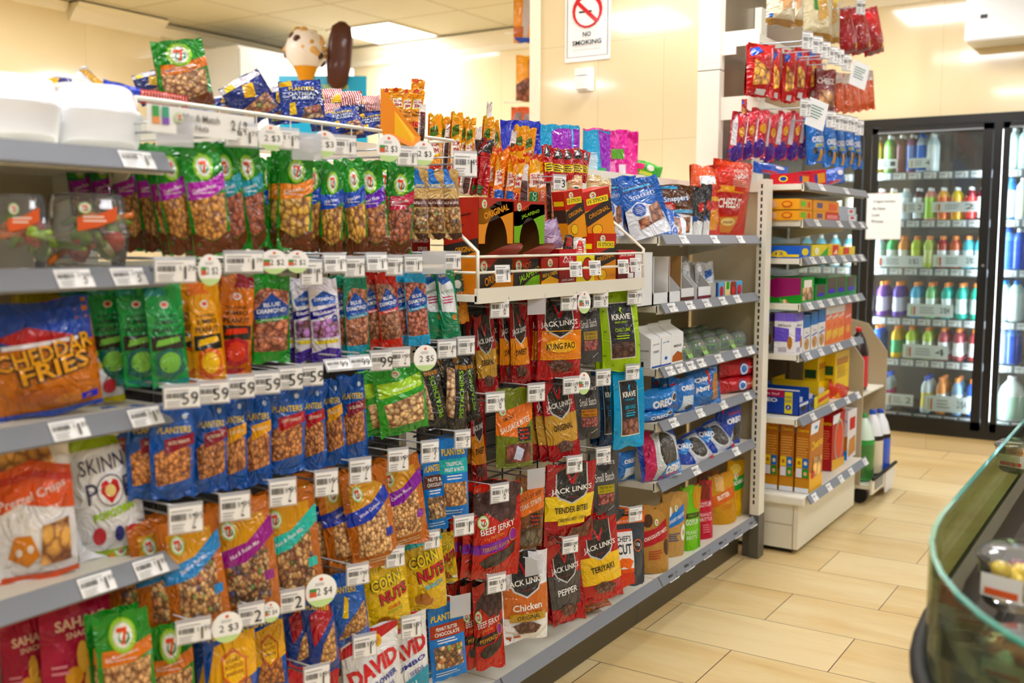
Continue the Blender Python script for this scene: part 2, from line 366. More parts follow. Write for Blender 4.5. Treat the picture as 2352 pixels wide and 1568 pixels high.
def place(key,cx,ytop,ybot,wpx,xp,rz=90,roll=0,lean=0,lab='',group=None,name=None,zb=None,yp=None,dsc=None):
    """stand or hang a pack so that its front is centred on the sight line through (cx, mid) at plane x=xp (or y=yp)"""
    Ty=TYPES[key]
    if zb is not None:
        Pm=at(cx,(ytop+ybot)/2,x=xp,y=yp); Pt=at(cx,ytop,x=xp,y=yp); h=Pt.z-zb; C0=Vector((Pm.x,Pm.y,zb))
    else:
        Pt=at(cx,ytop,x=xp,y=yp); Pb=at(cx,ybot,x=xp,y=yp); h=Pt.z-Pb.z; Pm=(Pt+Pb)/2; C0=Vector((Pm.x,Pm.y,Pb.z))
    r=math.radians(rz); D=Vector((math.cos(r),math.sin(r),0)); w=wpx/pxm(Pm,D,cx)
    sw=w/Ty['w']; sh=h/Ty['h']; sd=dsc or (abs(sw*sh))**.5
    o=put(name or Ty['name'],tmesh(key),None,(0,0,0))
    # rotate about the pack's own middle
    R=Matrix.Rotation(r,4,'Z')@Matrix.Rotation(math.radians(lean),4,'X')@Matrix.Rotation(math.radians(roll),4,'Y')
    S=Matrix.Diagonal((sw,sd,sh,1)); mid=Vector((0,0,Ty['h']/2))
    Mx=R@S; mw=Mx.to_3x3()@mid
    C=C0+Vector((0,0,h/2))-mw
    if Ty['kind']=='box': C=C-Vector((math.sin(r),-math.cos(r),0))*(Ty['d']*sd/2)
    o.location=C; o.rotation_euler=R.to_euler(); o.scale=(sw,sd,sh)
    tagit(o,(Ty['desc']+' '+lab).strip(),Ty['cat'],group); PLACED.append((o,key)); return o
# ================================================================ ROOM
def marble(name,c1,c2,tw,th,axis,rough=.12,seam='c9b88f',coat=.5):
    """polished stone tiles with fine seams; axis 'x' wall runs along x, 'y' along y, 'f' floor"""
    m,nt,b=newmat(name); geo=N(nt,'ShaderNodeNewGeometry'); sp=N(nt,'ShaderNodeSeparateXYZ'); L(nt,geo.outputs['Position'],sp.inputs[0]); cb=N(nt,'ShaderNodeCombineXYZ')
    a,bb={'x':(0,2),'y':(1,2)}[axis]; L(nt,sp.outputs[a],cb.inputs[0]); L(nt,sp.outputs[bb],cb.inputs[1])
    br=N(nt,'ShaderNodeTexBrick',Scale=1.0); br.offset=.0; br.inputs['Brick Width'].default_value=tw; br.inputs['Row Height'].default_value=th; br.inputs['Mortar Size'].default_value=.0014; br.inputs['Mortar Smooth'].default_value=.2
    br.inputs['Color1'].default_value=(.0,.0,.0,1); br.inputs['Color2'].default_value=(1,1,1,1); br.inputs['Mortar'].default_value=(.5,.5,.5,1); L(nt,cb.outputs[0],br.inputs['Vector'])
    n1=N(nt,'ShaderNodeTexNoise',Scale=1.7,Detail=6.0,Distortion=1.2); L(nt,geo.outputs['Position'],n1.inputs['Vector'])
    ad=N(nt,'ShaderNodeMath',operation='MULTIPLY_ADD'); ad.inputs[1].default_value=.25; L(nt,br.outputs['Color'],ad.inputs[0]); L(nt,n1.outputs['Fac'],ad.inputs[2])
    mx=N(nt,'ShaderNodeMix',data_type='RGBA'); mx.inputs['A'].default_value=hx(c1); mx.inputs['B'].default_value=hx(c2); L(nt,ad.outputs[0],mx.inputs['Factor'])
    m2=N(nt,'ShaderNodeMix',data_type='RGBA'); L(nt,br.outputs['Fac'],m2.inputs['Factor']); L(nt,mx.outputs['Result'],m2.inputs['A']); m2.inputs['B'].default_value=hx(seam); L(nt,m2.outputs['Result'],b.inputs['Base Color'])
    b.inputs['Roughness'].default_value=rough; b.inputs['Coat Weight'].default_value=coat; b.inputs['Coat Roughness'].default_value=.05
    bp=N(nt,'ShaderNodeBump',Strength=.25,Distance=.001); bp.invert=True; L(nt,br.outputs['Fac'],bp.inputs['Height']); L(nt,bp.outputs['Normal'],b.inputs['Normal']); M[name]=m
marble('wall_tile_x','e0cda0','eadab4',.62,.92,'x'); marble('wall_tile_y','e0cda0','eadab4',.62,.92,'y')
marble('pillar_tile','dac69a','e5d4ac',.305,.42,'x',.1)
# floor planks: exact joint layout
m,nt,b=newmat('floor_tile'); geo=N(nt,'ShaderNodeNewGeometry'); mp=N(nt,'ShaderNodeMapping',vector_type='POINT'); L(nt,geo.outputs['Position'],mp.inputs[0])
TY=.23926*CZ; TX=.4676*CZ; Y0=2.09410*CZ; X0=-1.1025*CZ
mp.inputs['Location'].default_value=(-X0+TX*20,-Y0+TY*40,0)
br=N(nt,'ShaderNodeTexBrick',Scale=1.0); br.offset=.5; br.offset_frequency=2; br.inputs['Brick Width'].default_value=TX; br.inputs['Row Height'].default_value=TY
br.inputs['Mortar Size'].default_value=.0016; br.inputs['Mortar Smooth'].default_value=.1; br.inputs['Color1'].default_value=(0,0,0,1); br.inputs['Color2'].default_value=(1,1,1,1); L(nt,mp.outputs[0],br.inputs['Vector'])
m3=N(nt,'ShaderNodeMapping'); m3.inputs['Scale'].default_value=(1.2,5.5,1); L(nt,geo.outputs['Position'],m3.inputs[0])
n1=N(nt,'ShaderNodeTexNoise',Scale=1.6,Detail=5.0,Distortion=.6); L(nt,m3.outputs[0],n1.inputs['Vector']); n2=N(nt,'ShaderNodeTexNoise',Scale=9.0,Detail=4.0); L(nt,m3.outputs[0],n2.inputs['Vector'])
ad=N(nt,'ShaderNodeMath',operation='MULTIPLY_ADD'); ad.inputs[1].default_value=.35; L(nt,br.outputs['Color'],ad.inputs[0]); L(nt,n1.outputs['Fac'],ad.inputs[2])
a2=N(nt,'ShaderNodeMath',operation='MULTIPLY_ADD'); a2.inputs[1].default_value=.3; L(nt,n2.outputs['Fac'],a2.inputs[0]); L(nt,ad.outputs[0],a2.inputs[2])
rp=N(nt,'ShaderNodeValToRGB'); e=rp.color_ramp.elements; e[0].position=.35; e[0].color=hx('cfa766'); e[1].position=1.0; e[1].color=hx('e6cf9c'); x=e.new(.65); x.color=hx('dabb80'); L(nt,a2.outputs[0],rp.inputs['Fac'])
m2=N(nt,'ShaderNodeMix',data_type='RGBA'); L(nt,br.outputs['Fac'],m2.inputs['Factor']); L(nt,rp.outputs['Color'],m2.inputs['A']); m2.inputs['B'].default_value=hx('4b3328'); L(nt,m2.outputs['Result'],b.inputs['Base Color'])
b.inputs['Roughness'].default_value=.34; b.inputs['Coat Weight'].default_value=.15; b.inputs['Coat Roughness'].default_value=.25
bp=N(nt,'ShaderNodeBump',Strength=.2,Distance=.001); bp.invert=True; L(nt,br.outputs['Fac'],bp.inputs['Height']); L(nt,bp.outputs['Normal'],b.inputs['Normal']); M['floor']=m
# ceiling tiles
m,nt,b=newmat('ceiling_tile'); geo=N(nt,'ShaderNodeNewGeometry'); mp=N(nt,'ShaderNodeMapping'); L(nt,geo.outputs['Position'],mp.inputs[0]); mp.inputs['Location'].default_value=(5.405+6.1,-5.795+12.2,0)
br=N(nt,'ShaderNodeTexBrick',Scale=1.0); br.offset=0; br.inputs['Brick Width'].default_value=.61; br.inputs['Row Height'].default_value=.61; br.inputs['Mortar Size'].default_value=.012; br.inputs['Mortar Smooth'].default_value=0
br.inputs['Color1'].default_value=hx('d8d0b6'); br.inputs['Color2'].default_value=hx('dcd5bd'); br.inputs['Mortar'].default_value=hx('c3b998'); L(nt,mp.outputs[0],br.inputs['Vector']); L(nt,br.outputs['Color'],b.inputs['Base Color']); b.inputs['Roughness'].default_value=.8; M['ceiltile']=m
M['crown']=solid('cream_crown_moulding','efe6cf',.5,noise=.02,nscale=3)
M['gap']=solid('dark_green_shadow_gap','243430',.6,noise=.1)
M['steel']=solid('brushed_brown_steel','8a7c68',.22,.75,noise=.15,nscale=2)
XL,XR,YB,YF,ZC=-6.25,2.9,6.55,-2.6,2.8
struct('floor',MB().box(XL-.1,YF-.1,-.06,XR+.1,YB+1,0),'floor')
struct('ceiling',MB().box(XL-.1,YF-.1,ZC,XR+.1,YB+1,ZC+.06),'ceiltile')
struct('wall_left',MB().box(XL-.1,YF,0,XL,YB,ZC),'wall_tile_y')
M['wallbr']=solid('tan_wall','8d7d66',.6,noise=.05,nscale=2)
struct('wall_right',MB().box(XR,YF,0,XR+.1,YB,ZC),'wallbr')
struct('wall_front',MB().box(XL-.1,YF-.1,0,XR+.1,YF,ZC),'wallbr')
CX0,CX1=-2.42,1.62   # cooler opening
mb=MB(); mb.box(XL,YB,0,CX0,YB+.1,ZC); mb.box(CX0,YB,1.99,CX1,YB+.1,ZC); mb.box(CX1,YB,0,XR,YB+.1,ZC); mb.box(CX0,YB,0,CX1,YB+.1,.1)
struct('wall_back',mb,'wall_tile_x')
# crown mouldings with a dark strip painting in the shadow gap above them
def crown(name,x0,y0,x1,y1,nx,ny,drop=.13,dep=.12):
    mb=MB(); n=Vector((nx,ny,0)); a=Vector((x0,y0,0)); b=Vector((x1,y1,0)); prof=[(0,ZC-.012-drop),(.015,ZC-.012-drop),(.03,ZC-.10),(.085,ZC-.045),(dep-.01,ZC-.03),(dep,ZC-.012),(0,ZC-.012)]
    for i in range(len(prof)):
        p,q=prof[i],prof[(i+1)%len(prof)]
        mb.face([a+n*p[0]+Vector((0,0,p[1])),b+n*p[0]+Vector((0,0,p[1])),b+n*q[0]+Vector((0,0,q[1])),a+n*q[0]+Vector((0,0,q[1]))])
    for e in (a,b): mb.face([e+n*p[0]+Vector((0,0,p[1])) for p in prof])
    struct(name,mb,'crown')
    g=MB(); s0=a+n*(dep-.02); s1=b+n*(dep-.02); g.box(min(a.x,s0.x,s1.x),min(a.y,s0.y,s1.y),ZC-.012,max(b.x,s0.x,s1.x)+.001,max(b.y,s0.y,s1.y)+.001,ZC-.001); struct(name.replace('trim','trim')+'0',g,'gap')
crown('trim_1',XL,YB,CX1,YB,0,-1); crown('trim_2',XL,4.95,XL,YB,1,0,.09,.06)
# beige wall return on the far left, standing proud of the left wall
struct('wall_left_return',MB().box(XL,YF,0,XL+.06,4.93,ZC),'wall_tile_y'); crown('trim_3',XL+.06,4.22,XL+.06,4.93,1,0,.11,.12); crown('trim_4',XL+.0,YF,XL+.0,4.2,1,0,.11,.1)
# pillar
PY=3.97; px0=at(1221,200,y=PY).x; px1=at(1602,200,y=PY).x; px2=at(1652,200,y=PY).x
struct('wall_pillar',MB().box(px0,PY,0,px1,PY+1.1,ZC),'pillar_tile')
struct('trim_5',MB().box(px0-.006,PY-.008,0,px0+.045,PY,ZC),'crown')
mb=MB(); mb.box(px1,PY+.0,0,px2,PY+.05,1.94); mb.box(px1,PY,1.944,px2,PY+.05,ZC); struct('trim_6',mb,'cream')
struct('wall_steel_panel',MB().box(px2-.012,PY+.05,0,px2,PY+1.1,ZC),'steel')
# ceiling lights
M['lamp']=emis('lit_lamp_diffuser','f8faff',LAMP)
names={}
wh={-5.1:'far left',-3.27:'left',-1.44:'over the snack shelves',.39:'over the aisle',2.22:'far right'}
wy={6.1:'by the back wall',3.66:'level with the pillar',1.22:'level with the nut hooks',-1.22:'behind the viewer'}
for lx in wh:
    for ly in wy:
        ly0=ly; ly=5.49 if (ly>6 and lx>-2) else ly
        l=empty('ceiling_light',(lx,ly,ZC-.012),0,'square ceiling light panel, '+wh[lx]+' row, '+wy[ly0],'light','square ceiling light panels')
        f=MB(); 
        for s in ((-.3,-.3,.3,-.28),(-.3,.28,.3,.3),(-.3,-.28,-.28,.28),(.28,-.28,.3,.28)): f.box(s[0],s[1],0,s[2],s[3],.012)
        obj('frame',f,'crown',l); obj('diffuser',MB().box(-.28,-.28,.003,.28,.28,.011),'lamp',l)
# long strip light whose mirror image lies on the back wall tiles
# white cupboard on the far left
P=at(546,103,z=2.62); c=empty('white_cupboard',(P.x-.3,P.y+.3,0),0,'tall white storage cupboard under the ceiling on the far left','cupboard')
w=P.x-XL-.01; mb=MB(); mb.box(-w+.3,-.3,.0,.3,YB-.15-P.y-.3,2.62); obj('body',mb,'white',c)
mb=MB(); mb.box(.301,-.29,.1,.312,.55,2.6); obj('door',mb,'white',c); mb=MB(); mb.box(.301,.56,.1,.312,1.3,2.6)
if P.y+1.6<YB-.15: obj('door',mb,'white',c)
# smoke-free notice, sensor
def flat(name,label,cat,x0,z0,x1,z1,y,arts,base='f6f7f8',mat='paper',t=.002,rz=0):
    w,h=x1-x0,z1-z0; mb=MB(); mb.box(-w/2,0,0,w/2,t,h,hx(base)); S=Surf(mb,[[Vector((-w/2,0,0)),Vector((-w/2,0,h))],[Vector((w/2,0,0)),Vector((w/2,0,h))]],[[Vector((0,-1,0))]*2]*2,w,h)
    S.draw(arts,{}); o=obj(name,mb,mat,None,((x0+x1)/2,y-t,z0),(0,0,rz)); return tagit(o,label,cat)
a=at(1298,145,y=PY);b=at(1402,135,y=PY); w=b.x-a.x; r=.33; asp=w/(w*1.4)
arts=[('p',[(.05,.06),(.95,.06),(.95,.065),(.05,.065)],'555'*2),('r',.05,.06,.062,.96,'555555'),('r',.94,.06,.952,.96,'555555'),('r',.05,.95,.95,.96,'555555'),
 ('e',.5,.68,r,r*asp,'d2232a'),('e',.5,.66,r*.8,r*asp*.8,'f6f7f8'),('r',.32,.65,.68,.675,'202020'),('r',.6,.65,.68,.675,'e8e8e8'),('p',[(.26,.78),(.31,.82),(.74,.54),(.69,.5)],'d2232a'),
 ('t','NO',.5,.36,.065,'1c2428',.18,0,.02),('t','SMOKING',.5,.25,.065,'1c2428',.64,0,.02),('r',.2,.15,.8,.154,'777777')]
flat('no_smoking_sign','white no smoking notice in a plastic sleeve on the marble pillar','sign',a.x,a.z,b.x,a.z+w*1.4,PY-.001,arts,mat='card')
a=at(1328,212,y=PY);b=at(1364,155,y=PY); t=empty('wall_sensor',((a.x+b.x)/2,PY,a.z),0,'small white sensor box on the pillar below the no smoking notice','sensor')
w=b.x-a.x;h=b.z-a.z; obj('back_plate',MB().box(-w/2,-.02,0,w/2,0,h),'white',t); mb=MB(); mb.box(-w*.42,-.045,.008,w*.3,-.02,h*.62); mb.box(-w*.42,-.042,h*.66,w*.3,-.02,h-.004); obj('cover',mb,'white',t)
# ================================================================ AIR CURTAIN
a=at(2214,97,y=6.3); t=empty('air_curtain',(a.x+.6,6.42,a.z),0,'white air unit high on the back wall above the cooler','air unit')
mb=MB(); mb.box(-.6,-.12,0,.75,.13,.33); o=obj('housing',mb,'white',t); bm=o.modifiers.new('b','BEVEL'); bm.width=.01
mb=MB(); mb.box(-.52,-.125,.12,-.485,-.12,.14,hx('15202a')); obj('indicator_window',mb,'plain',t)
# ================================================================ GONDOLA
BX=-1.68; YBND=[.2,1.135,2.07,3.0,3.93]
def gondola(i,lab,dark):
    y0,y1=YBND[i],YBND[i+1]; g=empty('gondola_frame',(BX,y0,0),0,lab,'shelving unit','bays of the long snack shelving run')
    W_=y1-y0
    mb=MB(); mb.box(-.02,.045,.166,0,W_-.001,1.44 if i in(0,3) else (1.02 if i==2 else 1.2)); 
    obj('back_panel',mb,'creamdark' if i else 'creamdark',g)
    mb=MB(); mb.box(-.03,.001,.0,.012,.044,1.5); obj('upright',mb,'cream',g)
    mb=MB(); mb.box(-.03,.045,1.455,.006,W_-.001,1.5); obj('top_rail',mb,'cream',g)
    if i in (1,2):
        mb=MB(); mb.box(.0,.022,1.2,.006,W_-.022,1.225); mb.box(.0,.022,1.3,.006,W_-.022,1.325); obj('cross_rail',mb,'cream',g)
        # dark wire grid carrying the hooks
        mb=MB(); z=.3
        while z<1.19: mb.tube([(.012,.03,z),(.012,W_-.03,z)],.003,n=4); z+=.045
        y=.05
        while y<W_-.03: mb.tube([(.016,y,.26),(.016,y,1.19)],.003,n=4); y+=.1
        obj('wire_grid',mb,'darkwire',g)
        if i==1: obj('shade_sheet',MB().box(.001,.02,.2,.005,W_-.02,1.17),'darkwire',g)  # dark sheet stands in for the shade behind the hooks
        else: obj('shade_sheet',MB().box(.001,.02,.62,.005,W_-.02,1.15),'darkwire',g)
    mb=MB(); mb.box(.0,.002,.135,.3,W_-.002,.165); obj('base_deck',mb,'cream',g)
    mb=MB(); mb.box(.2,.001,0,.235,W_-.001,.135); obj('kick_plate',mb,'kick',g)
    lip=MB(); rail_geo(lip,.004,W_-.004,0); obj('deck_rail',lip,'greyrail',g,(.303,0,.17))
    return g
def rail_geo(mb,y0,y1,x=0,h=.036):
    a=math.radians(32); dx=h*math.sin(a); dz=h*math.cos(a)
    pts=[(x,0),(x+.004,.004),(x+dx+.004,-dz+.004),(x+dx,-dz)]
    for i in range(4):
        p,q=pts[i],pts[(i+1)%4]; mb.face([(p[0],y0,p[1]),(p[0],y1,p[1]),(q[0],y1,q[1]),(q[0],y0,q[1])][::-1])
    for y in (y0,y1): mb.face([(p[0],y,p[1]) for p in pts])
gondola(0,'cream shelving bay on the left holding snack bags on grey edged shelves',0)
gondola(1,'shelving bay left of centre holding hooks full of nut bags',1)
gondola(2,'shelving bay at centre holding hooks of jerky pouches',1)
gondola(3,'cream shelving bay at right of the run holding cookies',0)
# price label meshes
def label_mesh(txt,w=.058,h=.033,cents=None):
    k=('lab',txt,round(w,3),round(h,3),cents)
    if k in _me: return _me[k]
    mb=MB(); mb.box(-w/2,0,-h/2,w/2,.0008,h/2,hx('f4f4f2')); S=Surf(mb,[[Vector((-w/2,0,-h/2)),Vector((-w/2,0,h/2))],[Vector((w/2,0,-h/2)),Vector((w/2,0,h/2))]],[[Vector((0,-1,0))]*2]*2,w,h)
    A=[('r',.04,.83,.7,.87,'8a8a8a')]; u=.05; rr=random.Random(txt)
    while u<.5: d=rr.choice([.012,.02,.03]); A.append(('r',u,.48,u+d,.74,'303030')); u+=d+rr.choice([.012,.02])
    A+= [('r',.05,.3,.45,.34,'999999'),('r',.05,.18,.4,.22,'999999'),('r',.05,.06,.43,.1,'aaaaaa')]
    if cents: A+=[('t',txt,.72,.45,.62,'1c1c1c',None,0,.0),('t',cents,.9,.62,.26,'333333',None,0,0)]
    else: A+=[('t','$',.61,.62,.22,'777777',None,0,-.01),('t',txt[0],.73,.42,.6,'242424',.05 if txt[0]=='1' else .12,0,-.012),('t',txt[1:],.89,.62,.26,'444444',None,0,0)]
    if txt=='': A=[]
    S.draw(A,{}); _me[k]=mb.mesh('price_label',['paper']); return _me[k]
def shelf(x0,xf,y0,y1,z,label,group,labels=(),lab='149',th=.022,name='metal_shelf'):
    """board whose top is at z, front rail in front at xf, price labels at the listed image x positions or fractions"""
    s=empty(name,(x0,y0,z),0,label,'shelf',group); W_=y1-y0; D=xf-x0
    mb=MB(); mb.box(0,0,-th,D-.012,W_,0); mb.box(D-.016,0,-th-.006,D-.008,W_,.002); obj('board',mb,'cream',s)
    for y in (.01,W_-.016): 
        mb=MB()
        v=[mb.vert(p) for p in ((0,y,-th),(D*.75,y,-th),(D*.7,y,-th-.012),(0,y,-th-.05),(0,y+.004,-th),(D*.75,y+.004,-th),(D*.7,y+.004,-th-.012),(0,y+.004,-th-.05))]
        for q in ((0,1,2,3),(7,6,5,4),(0,4,5,1),(1,5,6,2),(2,6,7,3),(3,7,4,0)): mb.facei([v[k] for k in q])
    obj('bracket',mb,'cream',s)
    mb=MB(); rail_geo(mb,.002,W_-.002); rail=obj('label_rail',mb,'greyrail',s,(D-.006,0,.004))
    a=math.radians(32)
    for f in labels: 
        # pivot so the label lies on the sloping rail
        o=put('price_label',label_mesh(lab,.06,.031),s,(D-.006+.0225*math.sin(a)*.9+.0055,W_*f,.004-.0165*math.cos(a)+.002),(0,0,0))
        o.rotation_euler=(Matrix.Rotation(math.pi/2,3,'Z')@Matrix.Rotation(-a,3,'X')).to_euler()
    return s
# price hook: wire arm from the back plane, sight line through the label
def hook(cx,cy,price='699',cents=None,xt=-1.335,w=.058,h=.033,lab='',xb=-1.668,blank=None,yaw=0,tilt=0,group='price hooks with hanging packs',z_off=.018,double=True):
    P=at(cx,cy,x=xt); t=empty('display_hook',(xb,P.y,P.z+z_off),0,'metal display hook '+lab,'hook',group); Ln=xt-xb
    mb=MB(); mb.tube([(0,0,-.012),(.004,0,-.012),(Ln-.03,0,-.016),(Ln-.006,0,-.008)],.0022,n=5); obj('bag_arm',mb,'wire',t)
    if double: obj('label_arm',MB().tube([(0,0,0),(Ln-.004,0,0)],.0018,n=5),'wire',t)
    hd=MB(); hd.box(-w/2-.002,.001,-h/2-.003,w/2+.002,.0016,h/2+.006); a=math.radians(90+yaw)
    o=obj('label_holder',hd,'frost',t,(Ln,0,-z_off)); o.rotation_euler=(math.radians(tilt),0,a)
    if not blank: put('price_label',label_mesh(price,w,h,cents),o,(0,-.0012,0))
    return t
# ================================================================ PACK DESIGNS: jerky
ORD=['frontmost','second in line','third in line','fourth in line','fifth in line','rearmost']
def stack(n,key,cx,yt,yb,w,xp,rz=90,roll=0,lab='',group=None,step=.026,dy=.003,drz=3,lean=0,zb=None,droll=0,dz=0):
    """n packs on one hook or in one row: the front one, then copies behind it"""
    o=place(key,cx,yt,yb,w,xp,rz,roll,lean,lab+(', '+ORD[0] if n>1 else ''),group,zb=zb); out=[o]
    for k in range(1,n):
        c=o.copy(); COL.objects.link(c); c.location=o.location+Vector((-step*k,dy*k,dz*k)); c.rotation_euler.z+=math.radians(drz*(1 if k%2 else -.5)); c.rotation_euler.y+=math.radians(droll*k)
        c['label']=(TYPES[key]['desc']+' '+lab+', '+ORD[min(k,5)]).strip(); out.append(c)
    return out
def crest(word="JACK LINK'S"):
    return [('p',[(.2,1),(.8,1),(.84,.64),(.78,.57),(.5,.49),(.22,.57),(.16,.64)],'c9c9c9'),('p',[(.22,1),(.78,1),(.81,.65),(.75,.585),(.5,.51),(.25,.585),(.19,.65)],'23201f'),
     ('p',[(.38,.9),(.43,.87),(.5,.78),(.57,.87),(.62,.9),(.6,.84),(.53,.74),(.47,.74),(.4,.84)],'c4202a'),('t',word,.5,.665,.085,'f4f2ee',.82,3,.02),('r',.38,.575,.62,.583,'8a1a20'),('e',.5,.955,.05,.016,'111111')]
def jl(key,desc,base,band,word,wcol,b0=.24,b1=.6,extra=(),name='jerky_pouch'):
    T(key,name,'jerky pouch',desc,'hang',.15,.21,.03,base,[('r',0,b0,1,b1,band)]+crest()+[('t',word,.5,.4,.075,wcol,.62,2,.02),('n',[(.2,.2),(.42,.24),(.62,.22),(.8,.17),(.7,.09),(.34,.1)],'6e4a40',75,'dry'),('r',.06,.03,.2,.06,'8f1018')]+list(extra),'film')
jl('kung','red jerky pouch with orange Kung Pao band','b41c22','f08a1e','KUNG PAO','1b1512',.24,.58,[('r',0,.235,1,.245,'f4b030'),('r',0,.575,1,.585,'f4b030'),('e',.5,.4,.34,.08,'f9b91e'),('t','KUNG PAO',.5,.4,.075,'1b1512',.62,2,.02)])
jl('orig','red and tan Original jerky pouch','b01d24','cda463','ORIGINAL','20160f',.2,.56)
jl('teri','red and yellow Teriyaki jerky pouch','b81a20','f5c51c','TERIYAKI','1b1512',.22,.56)
jl('pepp','red and charcoal Pepper jerky pouch','b21b22','4a4745','PEPPER','f2f2f2',.2,.6)
jl('sweet','dark red jerky pouch turned edgewise','a5161c','f0921c','SWEET','1b1512',.24,.58)
jl('chick','white and orange brown chicken jerky pouch with a black crest','eeeef0','c8692a','Chicken','f7f2ea',.28,.62,[('r',.14,.24,.9,.33,'b9912f'),('t','ORIGINAL',.52,.285,.05,'1c1410',.5,2,.01),('r',.05,.05,.2,.075,'b5562a'),('r',.24,.06,.38,.085,'b5562a')])
T('tender','jerky_pouch','jerky pouch','large red and yellow tender bites pouch','hang',.18,.23,.035,'a8161d',[('r',0,.3,1,.6,'f7d21e'),('r',.22,.24,.8,.33,'f7d21e')]+crest()+[('t','TENDER BITES',.5,.43,.075,'1b1512',.7,1,.02),('t','TERIYAKI BEEF STEAK',.52,.31,.04,'1b1512',.62,1,.01),
 ('n',[(.42,.06),(.5,.2),(.7,.2),(.98,.3),(.98,.06)],'7a3a26',38,'dry'),('e',.12,.1,.05,.035,'5a0d12'),('e',.25,.11,.05,.035,'5a0d12')],'film')
def small(key,desc,col,l1,l2,lc):
    T(key,'jerky_pouch','jerky pouch',desc,'hang',.13,.2,.025,'4c4b49',[('p',[(.18,1),(.82,1),(.7,.72),(.5,.66),(.3,.72)],'2a2827'),('t',"JACK LINK'S",.5,.8,.07,'e8e6e2',.72,0,.01),('t','Small Batch',.5,.6,.12,'f0efec',.66,3,0),('r',.22,.36,.84,.48,col),('t',l1,.53,.445,.04,lc,.52,0,.01),('t',l2,.53,.39,.03,lc,.5,0,0),
      ('n',[(.22,.2),(.84,.2),(.84,.35),(.22,.35)],'a85a56',80,'dry'),('p',[(.6,.1),(.85,.16),(.86,.15),(.62,.085)],'b8b8b8')],'foil')
small('sb_or','charcoal grey small batch jerky pouch with a gold label','b89b52','ORIGINAL N.7','TURKEY','20180f'); small('sb_ba','charcoal grey small batch pouch with orange bacon jerky label','c98a4e','BACON JERKY','TERIYAKI','2a160c'); small('sb_te','charcoal grey small batch jerky pouch with a yellow green label','b8a81e','TERIYAKI N17','BEEF JERKY','28240c')
def krave(key,desc,base,l1,l2,wc,lc):
    T(key,'jerky_pouch','jerky pouch',desc,'hang',.13,.23,.035,base,[('r',.17,.16,.83,.86,'e9e6d2'),('r',.19,.175,.81,.845,'2b2e33'),('n',[(.2,.18),(.8,.18),(.8,.37),(.2,.37)],wc,45,'dry'),('t','KRAVE',.5,.68,.07,'efece0',.48,0,.03),('t',l1,.5,.61,.03,lc,.36,0,.01),
      ('t',l2,.5,.52,.045,lc,.4,0,.01),('r',.36,.47,.64,.478,'9a9a9a'),('lines',.32,.68,.4,.46,2,lc),('p',[(.46,.76),(.5,.8),(.55,.79),(.51,.75),(.56,.71),(.5,.73)],lc)]+[('r',a,b,a+.06,b+.02,'6f9a18' if base=='a5cf1e' else '3a8ec4') for a,b in ((.03,.2),(.06,.5),(.04,.75),(.9,.3),(.88,.6),(.3,.93),(.6,.05),(.2,.08))],'foil')
krave('kr_li','lime green chili lime jerky pouch','a5cf1e','BEEF JERKY','CHILI LIME','5a3a2c','b6da2a'); krave('kr_bl','bright blue lemon garlic jerky pouch','49aee6','TURKEY JERKY','LEMON GARLIC','8a5a48','37b4d8')
krave('kr_na','dark blue jerky pouch behind the bright blue one','123c66','BEEF JERKY','SEA SALT','3a2a20','2f78b0')
T('saus','jerky_pouch','jerky pouch','olive green smoky sausage bites pouch with an orange banner','hang',.16,.21,.03,'6f7a33',[('p',[(0,.5),(1,.66),(1,.84),(.5,.76),(0,.7)],'e8742a'),('p',[(0,.42),(.55,.38),(1,.6),(1,.72),(0,.62)],'ee7a26'),('t','SMOKY',.32,.63,.05,'2c1a10',.32,12,.01),('t','SAUSAGE BITES',.5,.54,.075,'f5efe4',.84,14,.015),('r',.55,.33,.93,.5,'2a1c18'),('lines',.6,.9,.34,.49,3,'b8241c'),
  ('n',[(.22,.06),(.92,.06),(.92,.3),(.22,.3)],'8a3c38',30,'dry'),('p',[(.4,.12),(.62,.08),(.7,.22),(.5,.28)],'cfd6ee')]+logo7(.16,.73,.075,.76),'film')
T('strips','jerky_pouch','jerky pouch','brown thick cut beef steak strips pouch with an orange banner','hang',.14,.21,.03,'7a4a2a',[('p',[(0,.55),(1,.78),(1,.9),(0,.72)],'e8742a'),('p',[(0,.4),(1,.55),(1,.8),(0,.66)],'ee7a26'),('t','THICK CUT BEEF',.5,.7,.05,'2c1a10',.8,14,.01),('t','STEAK STRIPS',.5,.6,.065,'f5efe4',.84,14,.015),('r',.5,.3,.85,.48,'2a2016'),('lines',.54,.82,.31,.47,3,'b8241c'),
  ('n',[(.05,.05),(.95,.05),(.95,.28),(.05,.28)],'7a7058',30,'dry')]+logo7(.14,.8,.09,.66),'film')
def bj(key,desc,band,bc,word):
    T(key,'jerky_pouch','jerky pouch',desc,'hang',.15,.22,.035,'c2281f',[('n',[(0,.72),(.12,.66),(.24,.72),(.4,.66),(.55,.6),(.7,.64),(.82,.58),(1,.7),(1,1),(0,1)],'4a2c2a',42,'dry'),('p',[(0,.28),(.6,.32),(1,.48),(1,.58),(.7,.44),(0,.38)],band),('t','BEEF JERKY',.5,.54,.085,'f3efe8',.78,8,.01),('t','11g PROTEIN',.4,.46,.035,'e8a01e',.44,8,0),('t',word,.45,.36,.042,bc,.62,8,0),
      ('n',[(.1,.2),(.3,.28),(.7,.32),(.95,.4),(.9,.26),(.5,.16),(.2,.14)],'3a302c',40,'dry'),('e',.84,.46,.1,.07,'d29a2c'),('e',.84,.46,.085,.06,'8b2a9a')]+logo7(.16,.62,.085,.68),'film')
